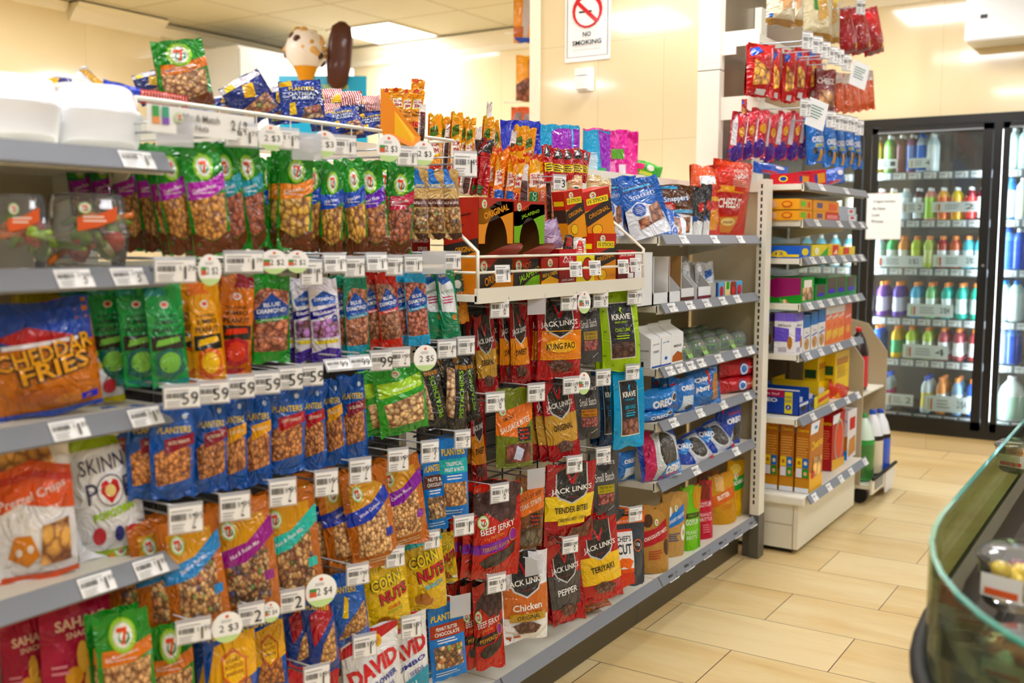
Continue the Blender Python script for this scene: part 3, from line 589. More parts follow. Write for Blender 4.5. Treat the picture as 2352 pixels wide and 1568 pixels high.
bj('bj_te','red beef jerky bag with purple band','7a2a9a','d9a52e','TERIYAKI FLAVOR'); bj('bj_pe','red beef jerky bag with black band','2c1a18','e0a83a','PEPPERED')
T('chef','jerky_pouch','jerky pouch','dark grey jerky pouch with orange top','hang',.13,.21,.03,'3a4048',[('r',0,.82,1,1,'ee6c22'),('t','HIGH IN PROTEIN',.5,.85,.03,'f4ece4',.7,0,0),('p',[(.02,0),(.75,0),(.6,.2),(.6,.75),(.1,.75)],'d93a22'),('r',.1,.24,.62,.72,'f0efee'),('t',"CHEF'S",.36,.63,.075,'2c2f33',.42,0,.02),('t','CUT',.36,.5,.13,'2c2f33',.42,0,.03),
  ('p',[(.12,.32),(.25,.39),(.5,.38),(.6,.34),(.55,.29),(.5,.24),(.3,.28),(.15,.24)],'ee6c22'),('r',.1,.2,.62,.25,'e2551f'),('e',.76,.53,.13,.08,'ee6c22'),('e',.76,.53,.11,.068,'2c2f33'),('t','12g',.76,.54,.05,'f4f4f4',.13,0,.01),('e',.5,.93,.16,.01,'301808')],'foil')
T('lying','snack_bag','snack bag','brown and purple snack bag slumped flat','pillow',.2,.2,.05,'a2541c',[('r',0,.55,1,.8,'5a2a8a'),('r',.3,.8,.7,1,'c8842e')],'film')
G='jerky pouches hanging in the %s hook row'
R1,R2_,R3,R4=[G%x for x in ('top','second','third','lowest')]
stack(2,'orig',1116,724,902,46,-1.43,60,-4,'at the left of the top row',R1)
stack(3,'sweet',1193,698,880,44,-1.40,58,-3,'left of the Kung Pao pouch',R1,dy=-.012)
stack(3,'kung',1282,680,868,98,-1.38,62,0,'on the top hook row',R1,dy=-.004)
place('sb_or',1350,680,834,56,-1.40,60,-2,0,'beside the Kung Pao pouch',R1)
stack(2,'kr_li',1422,668,850,86,-1.37,58,-3,'below the wire basket',R1)
stack(2,'sweet',1098,915,1112,34,-1.45,62,-3,'hanging behind the pistachio bags',R2_)
place('saus',1182,893,1070,84,-1.37,64,1,0,'in the second hook row',R2_)
stack(3,'orig',1287,868,1052,72,-1.38,60,-7,'in the second hook row',R2_,dy=-.008)
place('sb_ba',1348,865,1006,56,-1.40,60,-1,0,'in the second hook row',R2_)
stack(2,'kr_na',1398,850,1022,48,-1.45,62,0,'',R2_)
place('kr_bl',1442,846,1026,70,-1.36,62,-2,0,'at the right end of the second hook row',R2_)
stack(3,'bj_te',1138,1112,1325,108,-1.36,66,3,'in the third hook row',R3,dy=-.006,step=.03)
place('strips',1214,1090,1258,64,-1.39,64,2,0,'behind the teriyaki jerky bag',R3)
place('tender',1308,1060,1245,112,-1.36,64,1,0,'at the middle of the third hook row',R3)
place('sb_te',1386,1034,1184,66,-1.40,62,0,0,'behind the tender bites pouch',R3)
stack(2,'chef',1440,1172,1342,78,-1.375,60,1,'right end, third row',R3)
stack(3,'bj_pe',1122,1340,1532,66,-1.38,52,-3,'near the deck at the left',R4,step=.03,dy=-.01)
place('chick',1203,1268,1466,104,-1.365,64,1,0,'hanging over the bottom deck',R4)
stack(2,'pepp',1298,1240,1428,76,-1.37,58,-6,'hanging over the bottom deck',R4)
stack(3,'teri',1380,1192,1376,88,-1.365,60,-7,'hanging over the bottom deck',R4,dy=-.01)
o=place('lying',1318,1330,1420,120,-1.45,70,0,-66,'on the bottom deck under the Pepper pouch',None)
for a in [(1148,708,'699','the leftmost of the top jerky row'),(1307,693,'799','holding the Kung Pao pouch'),(1380,688,'699','between the grey and lime pouches'),(1457,682,'799','holding the lime green pouch'),
 (1138,924,'699','left of the sausage bites pouch'),(1232,902,'699','right of the sausage bites pouch'),(1312,886,'699','holding the tan and red Original pouch'),(1386,868,'699','left of the bright blue pouch'),(1453,855,'799','holding the bright blue pouch'),
 (1148,1133,'699','holding the teriyaki beef jerky bag'),(1320,1067,'849','holding the tender bites pouch'),(1386,1046,'699','holding the lowest grey pouch'),(1460,1181,'799','holding the orange topped grey pouch'),(1066,1207,'199','left of the teriyaki beef jerky bag'),
 (1141,1340,'699','left of the white chicken pouch'),(1310,1252,'849','holding the Pepper jerky pouch')]:
    hook(a[0],a[1],a[2],xt=-1.335,w=.05,h=.04,lab='with price label, '+a[3],yaw=-24,group='price hooks among the jerky')
for a in [(1232,1100,'with empty clear holder above the steak strips'),(1227,1300,'with empty clear holder on the chicken pouch'),(1058,1392,'with empty clear holder near the peanut butter trail mix'),(1233,700,'with a turned label left of the Kung Pao pouch')]:
    hook(a[0],a[1],'',w=.05,h=.042,lab=a[2],yaw=-24,blank=True,group='price hooks among the jerky')
# ================================================================ WIRE BASKET and stick snacks
XB=-1.33
P0=at(1095,689,x=XB); P1=at(1478,655,x=XB); y0,y1=P0.y,P1.y; zb=1.14
bk=empty('wire_basket',(XB,y0,zb),0,'cream wire basket shelf full of meat stick boxes above the jerky','basket'); Wb=y1-y0
mb=MB(); mb.box(-.3,0,-.014,0,Wb,0); mb.box(-.006,0,-.018,.004,Wb,.016); obj('tray',mb,'cream',bk)
for z in (.052,.088): obj('rail',MB().tube([(-.3,.004,z+.02),(-.09,.004,z+.0),(0,.004,z),(0,Wb-.004,z),(-.09,Wb-.004,z),(-.3,Wb-.004,z+.02)],.0035),'creamwire',bk)
for y in (.004,Wb-.004): obj('side_arm',MB().tube([(0,y,0),(0,y,.1),(-.02,y,.115),(-.17,y,.235),(-.34,y,.24)],.0042),'creamwire',bk)
mb=MB(); 
for k in range(1,12): mb.tube([(-.3,Wb*k/12,.002),(-.002,Wb*k/12,.002)],.0015,n=4)
obj('floor_wires',mb,'creamwire',bk)
T('or_side','x','x','x','box',.1,.1,.1,'000000')
def carton(cx0,cx1,ytop,kind,desc,xf=-1.365,d=.24):
    """display carton: lower front, curved open flap, tall back-up panel with an arched opening"""
    a=at(cx0,640,x=xf); b=at(cx1,640,x=xf); zt=at(cx0,ytop,x=xf).z; w=b.y-a.y-.003; h=zt-zb-.002; t=empty('display_carton',(xf,(a.y+b.y)/2,zb+.001),math.pi/2,desc,'box','arched display cartons in the wire basket')
    red,blk=hx('b62a1c'),hx('2a2523'); low=hx('e8962a') if kind=='o' else hx('7ab82a'); br=hx('8f6d48')
    mb=MB(); y1=d
    def quad(p,c,n=None): mb.face(p,c)
    lf=[[Vector((-w/2,0,0)),Vector((-w/2,0,h*.36))],[Vector((w/2,0,0)),Vector((w/2,0,h*.36))]]
    S=Surf(mb,lf,[[Vector((0,-1,0))]*2]*2,w,h*.36); S.base(blk)
    S.draw([('p',[(0,.7),(.3,.75),(.55,1),(0,1)],'b62a1c'),('p',[(0,0),(1,0),(1,.52),(.6,.42),(.3,.15),(0,.08)],'e8962a' if kind=='o' else '7ab82a'),('t','ORIGINAL' if kind=='o' else 'JALAPENO',.5,.48,.26,'f09a22' if kind=='o' else '9fd02a',.7,16,.02)]+([] if kind=='o' else [('t','HOT',.42,.78,.2,'e8602a',.26,10,.02)])+logo7(.14,.78,.08,w/(h*.36)),{})
    # upper front with arch
    z0=h*.52; n=12; ar=[(-w*.33*math.cos(math.pi*k/n),z0+(h*.30)*math.sin(math.pi*k/n)) for k in range(n+1)]
    poly=[(-w/2,h),(-w/2,z0)]+ar+[(w/2,z0),(w/2,h)]
    S=Surf(mb,[[Vector((-w/2,0,0)),Vector((-w/2,0,h))],[Vector((w/2,0,0)),Vector((w/2,0,h))]],[[Vector((0,-1,0))]*2]*2,w,h)
    pu=[((x+w/2)/w,z/h) for x,z in poly]; S.poly(pu,low); S.poly([(0,.72),(.0,.96),(.3,.98),(.9,1),(1,1),(1,.86),(.85,.84),(.15,.72)],blk); S.lay+=1
    S.draw([('p',[(0,.97),(0,1),(1,1),(1,.97)],'b62a1c'),('p',[(0,.88),(0,.97),(.55,.97),(.3,.9)],'b62a1c')]+([('t','ORIGINAL',.5,.86,.07,'f0a022',.74,14,.02)] if kind=='o' else [('t','HOT',.35,.92,.05,'e8602a',.24,10,.02),('t','JALAPENO',.52,.855,.05,'9fd02a',.6,12,.01)])+logo7(.15,.93,.06,w/h),{})
    # flap lip (half disc) and side
    m_=10; lip=[(w*.48*math.cos(math.pi*k/m_),-.062*math.sin(math.pi*k/m_)) for k in range(m_+1)]
    mb.face([(-x,y,h*.36+.6*-y) for x,y in lip][::-1],hx('a8241c')); mb.face([(-x,y,h*.36+.6*-y+.0012) for x,y in lip],br)
    for s in (-1,1):
        S=Surf(mb,[[Vector((s*w/2,d if s<0 else 0,0)),Vector((s*w/2,d if s<0 else 0,h))],[Vector((s*w/2,0 if s<0 else d,0)),Vector((s*w/2,0 if s<0 else d,h))]],[[Vector((s,0,0))]*2]*2,d,h); S.base(red)
        S.draw([('p',[(0,.3),(1,.45),(1,.58),(0,.5)],'2a2523'),('r',0,0,1,.3,'e88a2a'),('p',[(0,.3),(1,.45),(1,.3)],'e88a2a'),('t','ORIGINAL' if kind=='o' else 'JALAPENO',.62,.46,.06,'f0a022',.55,6,.02),('p',[(.2,.78),(.8,.83),(.8,.84),(.2,.8)],'5a1410'),('p',[(.1,.68),(.6,.71),(.6,.72),(.1,.69)],'5a1410')],{})
    for x in (-w/2+.001,w/2-.001): mb.face([(x,0,0),(x,d,0),(x,d,h),(x,0,h)],br)
    mb.face([(-w/2,d,0),(w/2,d,0),(w/2,d,h),(-w/2,d,h)],br); mb.face([(-w/2,0,.001),(w/2,0,.001),(w/2,d,.001),(-w/2,d,.001)],br); mb.face([(-w/2,.0,h),(w/2,.0,h),(w/2,d,h),(-w/2,d,h)],red)
    obj('carton_body',mb,'card',t); return t
carton(1098,1178,451,'o','red and orange meat stick carton reading Original with arched opening',d=.1)
carton(1179,1250,459,'j','black and green meat stick carton reading Hot Jalapeno with arched opening',d=.1)
def bx(key,desc,w,h,d,base,arts,**k): T(key,k.pop('name','snack_box'),k.pop('cat','box'),desc,'box',w,h,d,base,arts,**k)
bx('beefch','small red and yellow beef and cheese stick box',.08,.09,.1,'b4281e',[('r',0,.3,1,.62,'2a2523'),('p',[(0,0),(1,0),(1,.3),(.5,.42),(0,.25)],'f0b428'),('t','BEEF & CHEESE',.5,.48,.11,'f0b428',.84,8,.01)]+logo7(.5,.84,.12,.9))
bx('jlred','dark red meat stick box between the sausage and yellow boxes',.08,.12,.1,'8f161c',[('r',0,.55,1,1,'c2242a'),('t',"A.1.",.5,.8,.14,'f2f2f2',.5,0,.02),('t','FLAVOR',.5,.68,.07,'f2f2f2',.6),('t',"JACK LINK'S",.5,.2,.07,'f2f2f2',.7)])
bx('yell','bright yellow snack box with a red oval badge',.08,.1,.1,'f2e41c',[('e',.6,.55,.3,.38,'1c1c1c'),('e',.6,.55,.28,.35,'c8281e'),('t','Giant',.6,.6,.1,'f2e41c',.4,0,.01)])
bx('fift','red and orange gable box',.08,.14,.06,'e89a2a',[('r',0,.62,1,1,'bf2a22'),('p',[(0,.3),(1,.5),(1,.78),(0,.58)],'26201e'),('r',.1,.72,.9,.85,'f2d824'),('t','15 STICKS',.5,.785,.07,'1c1c1c',.7),('t','ORIGINAL',.5,.54,.09,'e8962a',.8,14,.01),('e',.35,.2,.2,.11,'2a2218'),('e',.35,.2,.18,.1,'f2c02a')]+logo7(.35,.9,.1,.57),left=[('r',0,.62,1,1,'bf2a22'),('r',0,.35,1,.62,'26201e'),('r',.1,.7,.9,.8,'f2d824')],tcol='d8302a')
bx('jlbox','small dark red meat stick box with white lettering',.06,.1,.08,'6a1418',[('r',0,.4,1,1,'c2242a'),('t',"JACK LINK'S",.5,.84,.09,'f4f4f4',.8,0,.02),('t','12 PACKAGES',.5,.6,.05,'f4f4f4',.7),('r',.55,.15,.9,.3,'eeeeee')])
GB='boxes in the wire basket'
place('beefch',1265,592,0,40,-1.36,90,zb=zb,lab='in the wire basket',group=GB); place('jlred',1307,572,0,40,-1.36,90,zb=zb,group=GB); place('yell',1348,585,0,42,-1.36,90,zb=zb,lab='in the wire basket',group=GB)
place('fift',1394,536,0,50,-1.36,88,zb=zb,lab='standing in the basket beside the yellow box',group=GB); place('jlbox',1444,574,0,38,-1.37,90,zb=zb,lab='at the right end of the basket',group=GB)
place('fift',1322,436,548,42,-1.40,70,-9,0,'tilted at the left above the yellow box',GB); place('fift',1376,434,548,62,-1.38,72,-12,0,'tilted on top of the yellow box',GB)
T('pk_bk','snack_bag','snack bag','small black meat stick pack poking out of the dark red box','pillow',.05,.1,.01,'1e1614',[('r',.2,.5,.8,.9,'b8241c'),('lines',.2,.8,.1,.4,3,'e8e0d0')]); T('pk_wh','snack_bag','snack bag','white and red sausage pack sticking out of the yellow box','pillow',.06,.12,.015,'f2efe8',[('e',.5,.5,.3,.4,'d2281e'),('lines',.3,.7,.35,.65,3,'f4f0e8')]); T('pk_ye','snack_bag','snack bag','yellow pack behind the white one in the yellow box','pillow',.06,.12,.015,'f2e21c',[('r',.2,.3,.8,.5,'e8a01e')])
place('pk_bk',1305,540,592,20,-1.38,70,8); place('pk_wh',1330,546,600,28,-1.37,66,4); place('pk_ye',1353,552,600,24,-1.385,66,-3)
T('clr','snack_bag','snack bag','crumpled pale purple clear sleeve right of the jalapeno carton','pillow',.08,.12,.03,'b29cc0',[('r',.1,.3,.6,.5,'d8c8e0')]); place('clr',1268,505,575,40,-1.42,70,-20)
# sticks
def stick(key,desc,col,word,logo=True,base='f0842a',h=.2,w=.026):
    T(key,'meat_stick','meat stick','%s'%desc,'flat',w,h,.012,base,[('r',.0,.8,1,.97,'f4ae3a'),('r',0,.965,1,1,'d8402a')]+([('p',[(.05,.64),(.95,.68),(.95,.84),(.05,.8)],'f4ece0'),('t','SLIM',.5,.775,.05,'b8241c',.8,6,.02),('t','JIM',.5,.705,.055,'b8241c',.6,6,.03)] if logo else [])+[('r',.12,.2,.88,.6,col),('t',word,.5,.44,.05,'f4f4f4',None,90,0)] if word else [])
stick('st_mild','orange and blue mild meat stick','1f66c8','MILD'); stick('st_orig','orange and red original meat stick','c4242a','ORIGINAL'); stick('st_tab','orange and green pepper sauce meat stick','1f8a4a','TABASCO'); stick('st_hab','orange habanero meat stick','ee5a22','HABANERO')
T('st_mon','meat_stick','meat stick','giant orange meat stick wrapper with green monster label','flat',.035,.22,.015,'f0a23a',[('r',0,.9,1,1,'f6c45a'),('p',[(.05,.66),(.95,.74),(.95,.88),(.05,.8)],'3f7a2a'),('t','MONSTER',.5,.77,.04,'10180c',.8,8,.02),('p',[(.03,.38),(.97,.46),(.97,.7),(.03,.62)],'f4e03a'),('p',[(.07,.4),(.93,.48),(.93,.68),(.07,.6)],'f6efe6'),('t','SLIM',.5,.59,.06,'a81e1c',.76,8,.03),('t','JIM',.5,.49,.08,'a81e1c',.66,8,.04),('r',0,0,1,.3,'c22a1e')])
T('st_twin','meat_stick','meat stick','tall orange twin pack meat stick wrapper','flat',.045,.26,.015,'f2a040',[('r',0,.93,1,1,'e2543a'),('p',[(.05,.6),(.95,.65),(.95,.85),(.05,.8)],'f4e03a'),('p',[(.09,.62),(.91,.665),(.91,.835),(.09,.79)],'f6efe6'),('t','SLIM',.5,.76,.045,'a81e1c',.76,6,.03),('t','JIM',.5,.68,.07,'a81e1c',.66,6,.04),('t','TWIN',.5,.56,.04,'1c1410',.6,4,.02),('t','PACK',.5,.5,.04,'1c1410',.7,4,.02),('r',0,.28,1,.38,'d83a2a'),('n',[(.1,.0),(.9,0),(.9,.26),(.1,.26)],'4a2018',20,'dry')])
T('st_brn','meat_stick','meat stick','bare brown meat stick in clear sleeve','flat',.022,.2,.012,'e4dcd8',[('n',[(.15,0),(.85,0),(.85,.8),(.15,.8)],'5a2018',12,'dry')],'film'); T('st_pep','meat_stick','meat stick','black, red and green pepperoni stick leaning','flat',.026,.24,.014,'b4141c',[('r',0,.75,1,1,'2a2424'),('p',[(.1,.8),(.5,.9),(.3,.97)],'e8e8e8'),('t','PEPPERONI',.5,.5,.016,'f4f4f4',None,80,.01),('r',0,0,1,.16,'2a8a4a')])
T('st_red','meat_stick','meat stick','glossy red and black stick pack with yellow label','pillow',.05,.16,.02,'c2222a',[('p',[(.1,.8),(.5,1),(.9,.85),(.8,.7),(.2,.66)],'2a2424'),('p',[(.2,.75),(.45,.95),(.5,.8)],'e8e8e8'),('r',.1,.28,.9,.52,'f2dc2a'),('lines',.2,.8,.3,.5,3,'1c1c1c')])
T('st_xxl','meat_stick','meat stick','pale tan XXL sausage stick wrapper','flat',.04,.2,.018,'e8d2a4',[('t','XXL',.5,.78,.06,'c02a22',.7,0,.02),('e',.5,.62,.3,.06,'f4f2ec'),('e',.5,.6,.16,.03,'2f8f5a'),('r',.1,.1,.9,.3,'6a5a2a'),('lines',.3,.7,.35,.5,2,'c02a22')])
GS='meat sticks standing behind the basket cartons'; zs=1.255
for k,cx,yt,w,roll,xp,lb in [('st_mild',1142,352,22,6,-1.42,'leftmost of the mild sticks'),('st_mild',1158,358,22,5,-1.435,'second mild stick from the left'),('st_mild',1169,358,20,6,-1.42,'rightmost of the mild sticks'),('st_orig',1184,364,24,8,-1.41,'in front of the mild sticks'),('st_brn',1199,378,20,4,-1.42,'right of the original stick'),
 ('st_tab',1211,372,17,3,-1.435,'behind the bare brown stick'),('st_tab',1224,360,24,2,-1.41,'in front with clear green label'),('st_hab',1247,362,20,0,-1.41,'right of the green label stick'),('st_brn',1256,372,18,0,-1.43,'behind the habanero stick'),('st_orig',1133,340,20,6,-1.46,'in the back row far left'),('st_mild',1150,342,20,5,-1.47,'in the back row second'),('st_orig',1168,338,20,5,-1.46,'in the back row third'),('st_orig',1186,336,22,5,-1.455,'in the back row fourth'),
 ('st_tab',1204,352,18,3,-1.47,'in the back row fifth'),('st_orig',1237,356,18,1,-1.46,'in the back row at the right'),('st_hab',1268,384,12,0,-1.45,'at the far right of the sticks')]:
    place(k,cx,yt,0,w,xp-.075,70,roll,0,lb,GS,zb=zs)
P=at(1180,460,x=-1.44); mb=MB(); mb.box(-.14,-.24,0,.0,.24,.003); mb.box(-.003,-.24,0,.0,.24,.02)
t=empty('stick_tray',(-1.472,P.y,zs-.004),0,'cream ledge carrying the small meat sticks behind the cartons','tray'); obj('tray',mb,'cream',t)
for k,(cx,yt,yb,w,roll,xp,key,lb) in enumerate([(1072,352,445,20,10,-1.40,'st_brn','far left beside the price label'),(1090,345,448,20,10,-1.42,'st_brn','second from the left beside the pepperoni stick'),(1112,318,448,24,9,-1.40,'st_pep','toward the mild sticks'),(1098,330,446,16,13,-1.41,'st_pep','just left of the other pepperoni stick')]):
    place(key,cx,yt,yb,w,xp,66,roll,0,lb,GS)
zm=1.4; GM='giant meat sticks on the top ledge'
for cx,yt,w,roll,xp,lb in [(998,262,28,2,-1.5,'first from the left'),(1017,268,14,4,-1.52,'second from the left'),(1030,270,14,6,-1.52,'third from the left'),(1046,258,24,4,-1.49,'fourth, set forward'),(1062,268,16,6,-1.51,'fifth from the left'),(1077,270,20,6,-1.5,'sixth from the left'),(1118,268,22,5,-1.5,'left of the open cardboard flap'),(1148,278,14,-8,-1.52,'leaning left against the cardboard'),(1192,288,24,6,-1.5,'first of the right hand pair'),(1214,292,22,8,-1.51,'second of the right hand pair')]:
    place('st_mon',cx,yt,0,w,xp-.09,66,roll,0,lb,GM,zb=zm)
for cx,yt,w,roll,lb in [(1022,285,10,6,'among the monster sticks at the left'),(1096,292,18,2,'right of the sixth monster stick'),(1128,296,14,1,'beside the lone monster stick'),(1172,300,12,10,'left of the right hand pair')]:
    place('st_brn',cx,yt,0,w,-1.6,66,roll,0,lb,GM,zb=zm)
place('st_brn',1120,236,0,12,-1.62,66,3,0,'poking up tall above the others',GM,zb=zm)
GT='twin pack sticks in the leaning box'
for cx,yt,yb,w,roll,xp,lb in [(892,204,325,22,0,-1.5,'leftmost'),(912,203,322,26,3,-1.49,'second from the left'),(934,206,325,20,4,-1.5,'third from the left'),(956,182,300,28,6,-1.53,'topmost and tallest'),(956,206,325,26,7,-1.49,'fourth from the left')]:
    place('st_twin',cx,yt,yb,w,xp-.05,62,roll,0,lb,GT)
place('st_brn',969,240,325,14,-1.49,62,4,0,'right of the twin packs',GT)
bx('twinbox','orange and yellow twin pack box with slanted side',.1,.2,.08,'f2a02a',[('p',[(0,0),(1,0),(1,.1),(.4,.7),(0,1)],'f2c62a'),('t','TWIN PACK',.55,.25,.1,'1c1410',.7,-50,.02),('r',0,0,1,.12,'c42a22'),('t','ORIGINAL',.5,.06,.07,'f4f4f4',.6)],name='stick_box')
place('twinbox',938,320,342,88,-1.47,64,8,0,'holding the tallest meat sticks'); 
# slanted left cheek of the twin pack box
a=at(874,200,x=-1.5);b=at(874,305,x=-1.5);c=at(960,345,x=-1.44)
mb=MB(); pts=[Vector((a.x,a.y,a.z)),Vector((b.x,b.y,b.z)),c,c+Vector((0,.01,.03))]; n=(pts[1]-pts[0]).cross(pts[2]-pts[0]).normalized()*.0012
mb.face([p-n for p in pts],hx('f2b42a')); mb.face([p+n for p in reversed(pts)],hx('e88a2a'))
for i in range(4): mb.face([pts[i]-n,pts[i]+n,pts[(i+1)%4]+n,pts[(i+1)%4]-n],hx('c42a22'))
o=obj('box_side_panel',mb,'card'); tagit(o,'slanted orange and yellow cut side of the twin pack box','box')
# cardboard case behind the monster sticks
P=at(1150,300,x=-1.665); t=empty('open_carton',(P.x,P.y,zm-.002),0,'plain brown open carton behind the giant meat sticks','box'); mb=MB()
for x0,y0_,x1,y1_,z in ((-.005,-.2,0,.09,.085),(-.005,-.2,.1,-.196,.05),(-.005,.086,.1,.09,.06),(.096,-.2,.1,.09,.03)): mb.box(x0,y0_,0,x1,y1_,z)
obj('carton_body',mb,'brown',t)
for cx,yt,w,lb in [(1318,402,34,'leftmost of the three'),(1362,402,34,'tallest of the three'),(1388,410,28,'rightmost of the three')]: place('st_xxl',cx,yt,475,w,-1.47,66,2,0,lb,'pale XXL sausage sticks')
for cx,yt,w,roll,lb in [(1258,332,22,-4,'half hidden at the left'),(1280,340,30,6,'second of the red and black packs'),(1303,342,28,0,'in the middle of the red packs'),(1325,340,30,6,'right of the middle red pack'),(1340,345,22,12,'rightmost of the red packs')]: place('st_red',cx,yt,418,w,-1.48,64,roll,0,lb,'red and black stick packs')
hook(1069,378,'149',xt=-1.37,w=.056,h=.05,lab='with large price label left of the pepperoni sticks',yaw=-30,xb=-1.6); hook(1286,420,'3',cents='19',xt=-1.40,w=.04,h=.034,lab='with price label under the red and black stick packs',yaw=-24,xb=-1.6)
for cx,cy,pr_ in [(1308+15,618,'279'),(1367,615,'279'),(1432,612,'319'),(1460,608,'219'),(1155,628,'149')]:
    P=at(cx,cy,x=XB+.008); o=put('price_label',label_mesh(pr_,.05,.04),None,P,(math.radians(-6),0,math.radians(80))); tagit(o,'price label clipped to the basket rail, '+{1323:'under the dark red box',1367:'under the yellow box',1432:'under the gable box',1460:'at the right corner',1155:'under the Original carton'}[cx],'price label','price labels on the basket rail')
# top deck (ledge) over the jerky and nut bays
t=empty('top_ledge',(BX,1.95,zm-.014),0,'cream top ledge carrying the giant meat sticks','ledge'); mb=MB(); mb.box(0,0,0,.13,.82,.01); obj('board',mb,'cream',t)
# ================================================================ PACK DESIGNS: nuts
def n7(key,desc,band,nut,dens,word,w=.1,h=.21):
    T(key,'nut_bag','nut bag',desc,'hang',w,h,.035,'2f8a34',[('n',[(.1,.2),(.5,.13),(.9,.2),(.96,.55),(.04,.5)],nut,dens,'nuts'),('p',[(0,0),(1,0),(1,.2),(.9,.2),(.5,.12),(.1,.2),(0,.22)],'6a3a26'),('p',[(0,.5),(.6,.52),(1,.6),(1,.74),(.55,.66),(0,.66)],band),
     ('t',word,.45,.6,.035,'f4f0f4',.6,8,.01),('r',.15,.555,.7,.562,'e8e0e8')]+[('e',.5,.79,.25,.25*w/h,'9ccf4a')]+logo7(.5,.79,.17,w/h),'film')
n7('n_pur','green topped peanut bag with purple band','b03fb0','c9903e',85,'Cashew Pieces'); n7('n_teal','green topped almond bag with teal band','1f9ab0','a5573a',75,'Almonds'); n7('n_blu','green topped cashew bag with blue band','2350c0','d2a03e',60,'Whole Cashews'); n7('n_org','green topped cashew bag with orange band','f08a24','cfa23c',58,'Cashews')
n7('n_vio','green topped mixed nut bag with violet band','6a3ab0','b8763a',62,'Mixed Nuts'); n7('n_red','green topped almond bag with crimson band','c02a4a','a85c38',72,'Almonds'); n7('n_gor','large green topped peanut bag with orange band','e07a2a','caa06a',75,'Dry Roasted Peanuts',.14,.2)
def planters(key,desc,band,word,dens=95,mat='nuts',base='1458b4',nut='c98544',w=.1,h=.2):
    T(key,'nut_bag','nut bag',desc,'hang',w,h,.035,base,[('n',[(.1,.16),(.9,.22),(.92,.56),(.5,.62),(.08,.5)],nut,dens,mat),('p',[(.3,.5),(1,.6),(1,.72),(.3,.66)],band),('t','PLANTERS',.55,.76,.07,'f2cf2a',.76,0,.02),('t',word,.64,.63,.035,'f8ecd8',.5,5,.01),
     ('p',[(.24+.13*math.cos(k*math.pi/8)*(1 if k%2 else .72),.89+.07*math.sin(k*math.pi/8)*(1 if k%2 else .72)) for k in range(16)],'f4c81e'),('e',.8,.9,.06,.03,'d8e4f4')],'film')
planters('pl_pnt','blue starburst peanut bag','8a2a3a','SALTED PEANUTS'); planters('pl_hny','blue peanut bag with yellow honey panel','f0a824','HONEY ROASTED',80); planters('pl_red','blue peanut bag with red banner','b8202c','HEAT PEANUTS',100)
T('pl_big','nut_bag','nut bag','blue and yellow honey roasted peanut bag','hang',.14,.2,.04,'1450b0',[('p',[(0,.3),(.2,.74),(1,.86),(1,.4)],'eeb02a'),('t','PLANTERS',.5,.86,.1,'f0cf1e',.8,4,.03),('n',[(.05,.05),(.9,.05),(.85,.38),(.3,.42)],'c07a34',72,'nuts'),('p',[(.5,.3),(.78,.38),(.8,.58),(.55,.7),(.3,.62),(.28,.42)],'d0641e'),('p',[(.5,.33),(.74,.4),(.76,.57),(.55,.66),(.34,.59),(.32,.44)],'f6c046'),('t','HONEY',.54,.58,.04,'8a3a10',.3,4,.01),('t','ROASTED',.54,.52,.04,'8a3a10',.36,4,.01),('t','peanuts',.54,.45,.05,'8a3a10',.34,4,.01)],'film')
T('pl_dia','nut_bag','nut bag','blue cashew bag with slanting window','hang',.13,.2,.04,'1660c0',[('n',[(.1,.1),(.95,.2),(.98,.6),(.3,.32)],'d2a05c',75,'nuts'),('t','PLANTERS',.42,.84,.09,'f0cf1e',.7,-8,.02),('p',[(.25,.45),(.4,.75),(.5,.7),(.4,.42)],'f0c81e')],'film')
T('pl_rdd','nut_bag','nut bag','blue and red peanut bag with slanting window','hang',.1,.21,.04,'123f9a',[('p',[(.2,.4),(.95,.75),(.85,.95),(.2,.8)],'b81e2c'),('n',[(.25,.1),(.9,.18),(.95,.66),(.5,.42)],'cfa05c',70,'nuts'),('t','PLANTERS',.5,.88,.05,'f0cf1e',.7,-12,.02)],'film')
def trail(key,desc,c1,l1,l2,mat='mix',w=.12,h=.21,base='1a7ad0'):
    T(key,'nut_bag','nut bag',desc,'hang',w,h,.03,base,[('t','PLANTERS',.5,.83,.09,'f0c81e',.84,0,.03),('r',0,.56,1,.74,c1),('t',l1,.5,.68,.05,'f0f0ec',.6,0,.02),('t',l2,.5,.61,.05,'f0f0ec',.7,0,.02),('lines',.2,.8,.48,.55,2,'e8f0f8'),('n',[(.1,.16),(.9,.16),(.9,.45),(.1,.45)],'c89a5c',75,mat),('lines',.1,.9,.05,.12,2,'bcd8f0')],'foil')
trail('tr_nut','bright blue trail mix pouch with brown band','5c3428','NUTS &','CHOCOLATE'); trail('tr_tro','bright blue trail mix pouch with aqua band','1fb0b4','TROPICAL','FRUIT & NUTS','nuts'); trail('tr_pbc','bright blue trail mix pouch with rust band','a8402a','PEANUT BUTTER','CHOCOLATE')
T('pl_trl','nut_bag','nut bag','slim blue topped trail mix bag','hang',.07,.22,.03,'c8a878',[('r',0,.74,1,1,'1f74d0'),('t','PLANTERS',.5,.77,.05,'f0cf1e',.86,0,.02),('r',0,.46,1,.58,'5a3028'),('t','NUT & CHOC',.5,.52,.035,'f0e8e0',.8),('n',[(.08,.1),(.92,.1),(.92,.44),(.08,.44)],'d0a868',80,'mix'),('r',0,0,1,.08,'4a2c22')],'film')
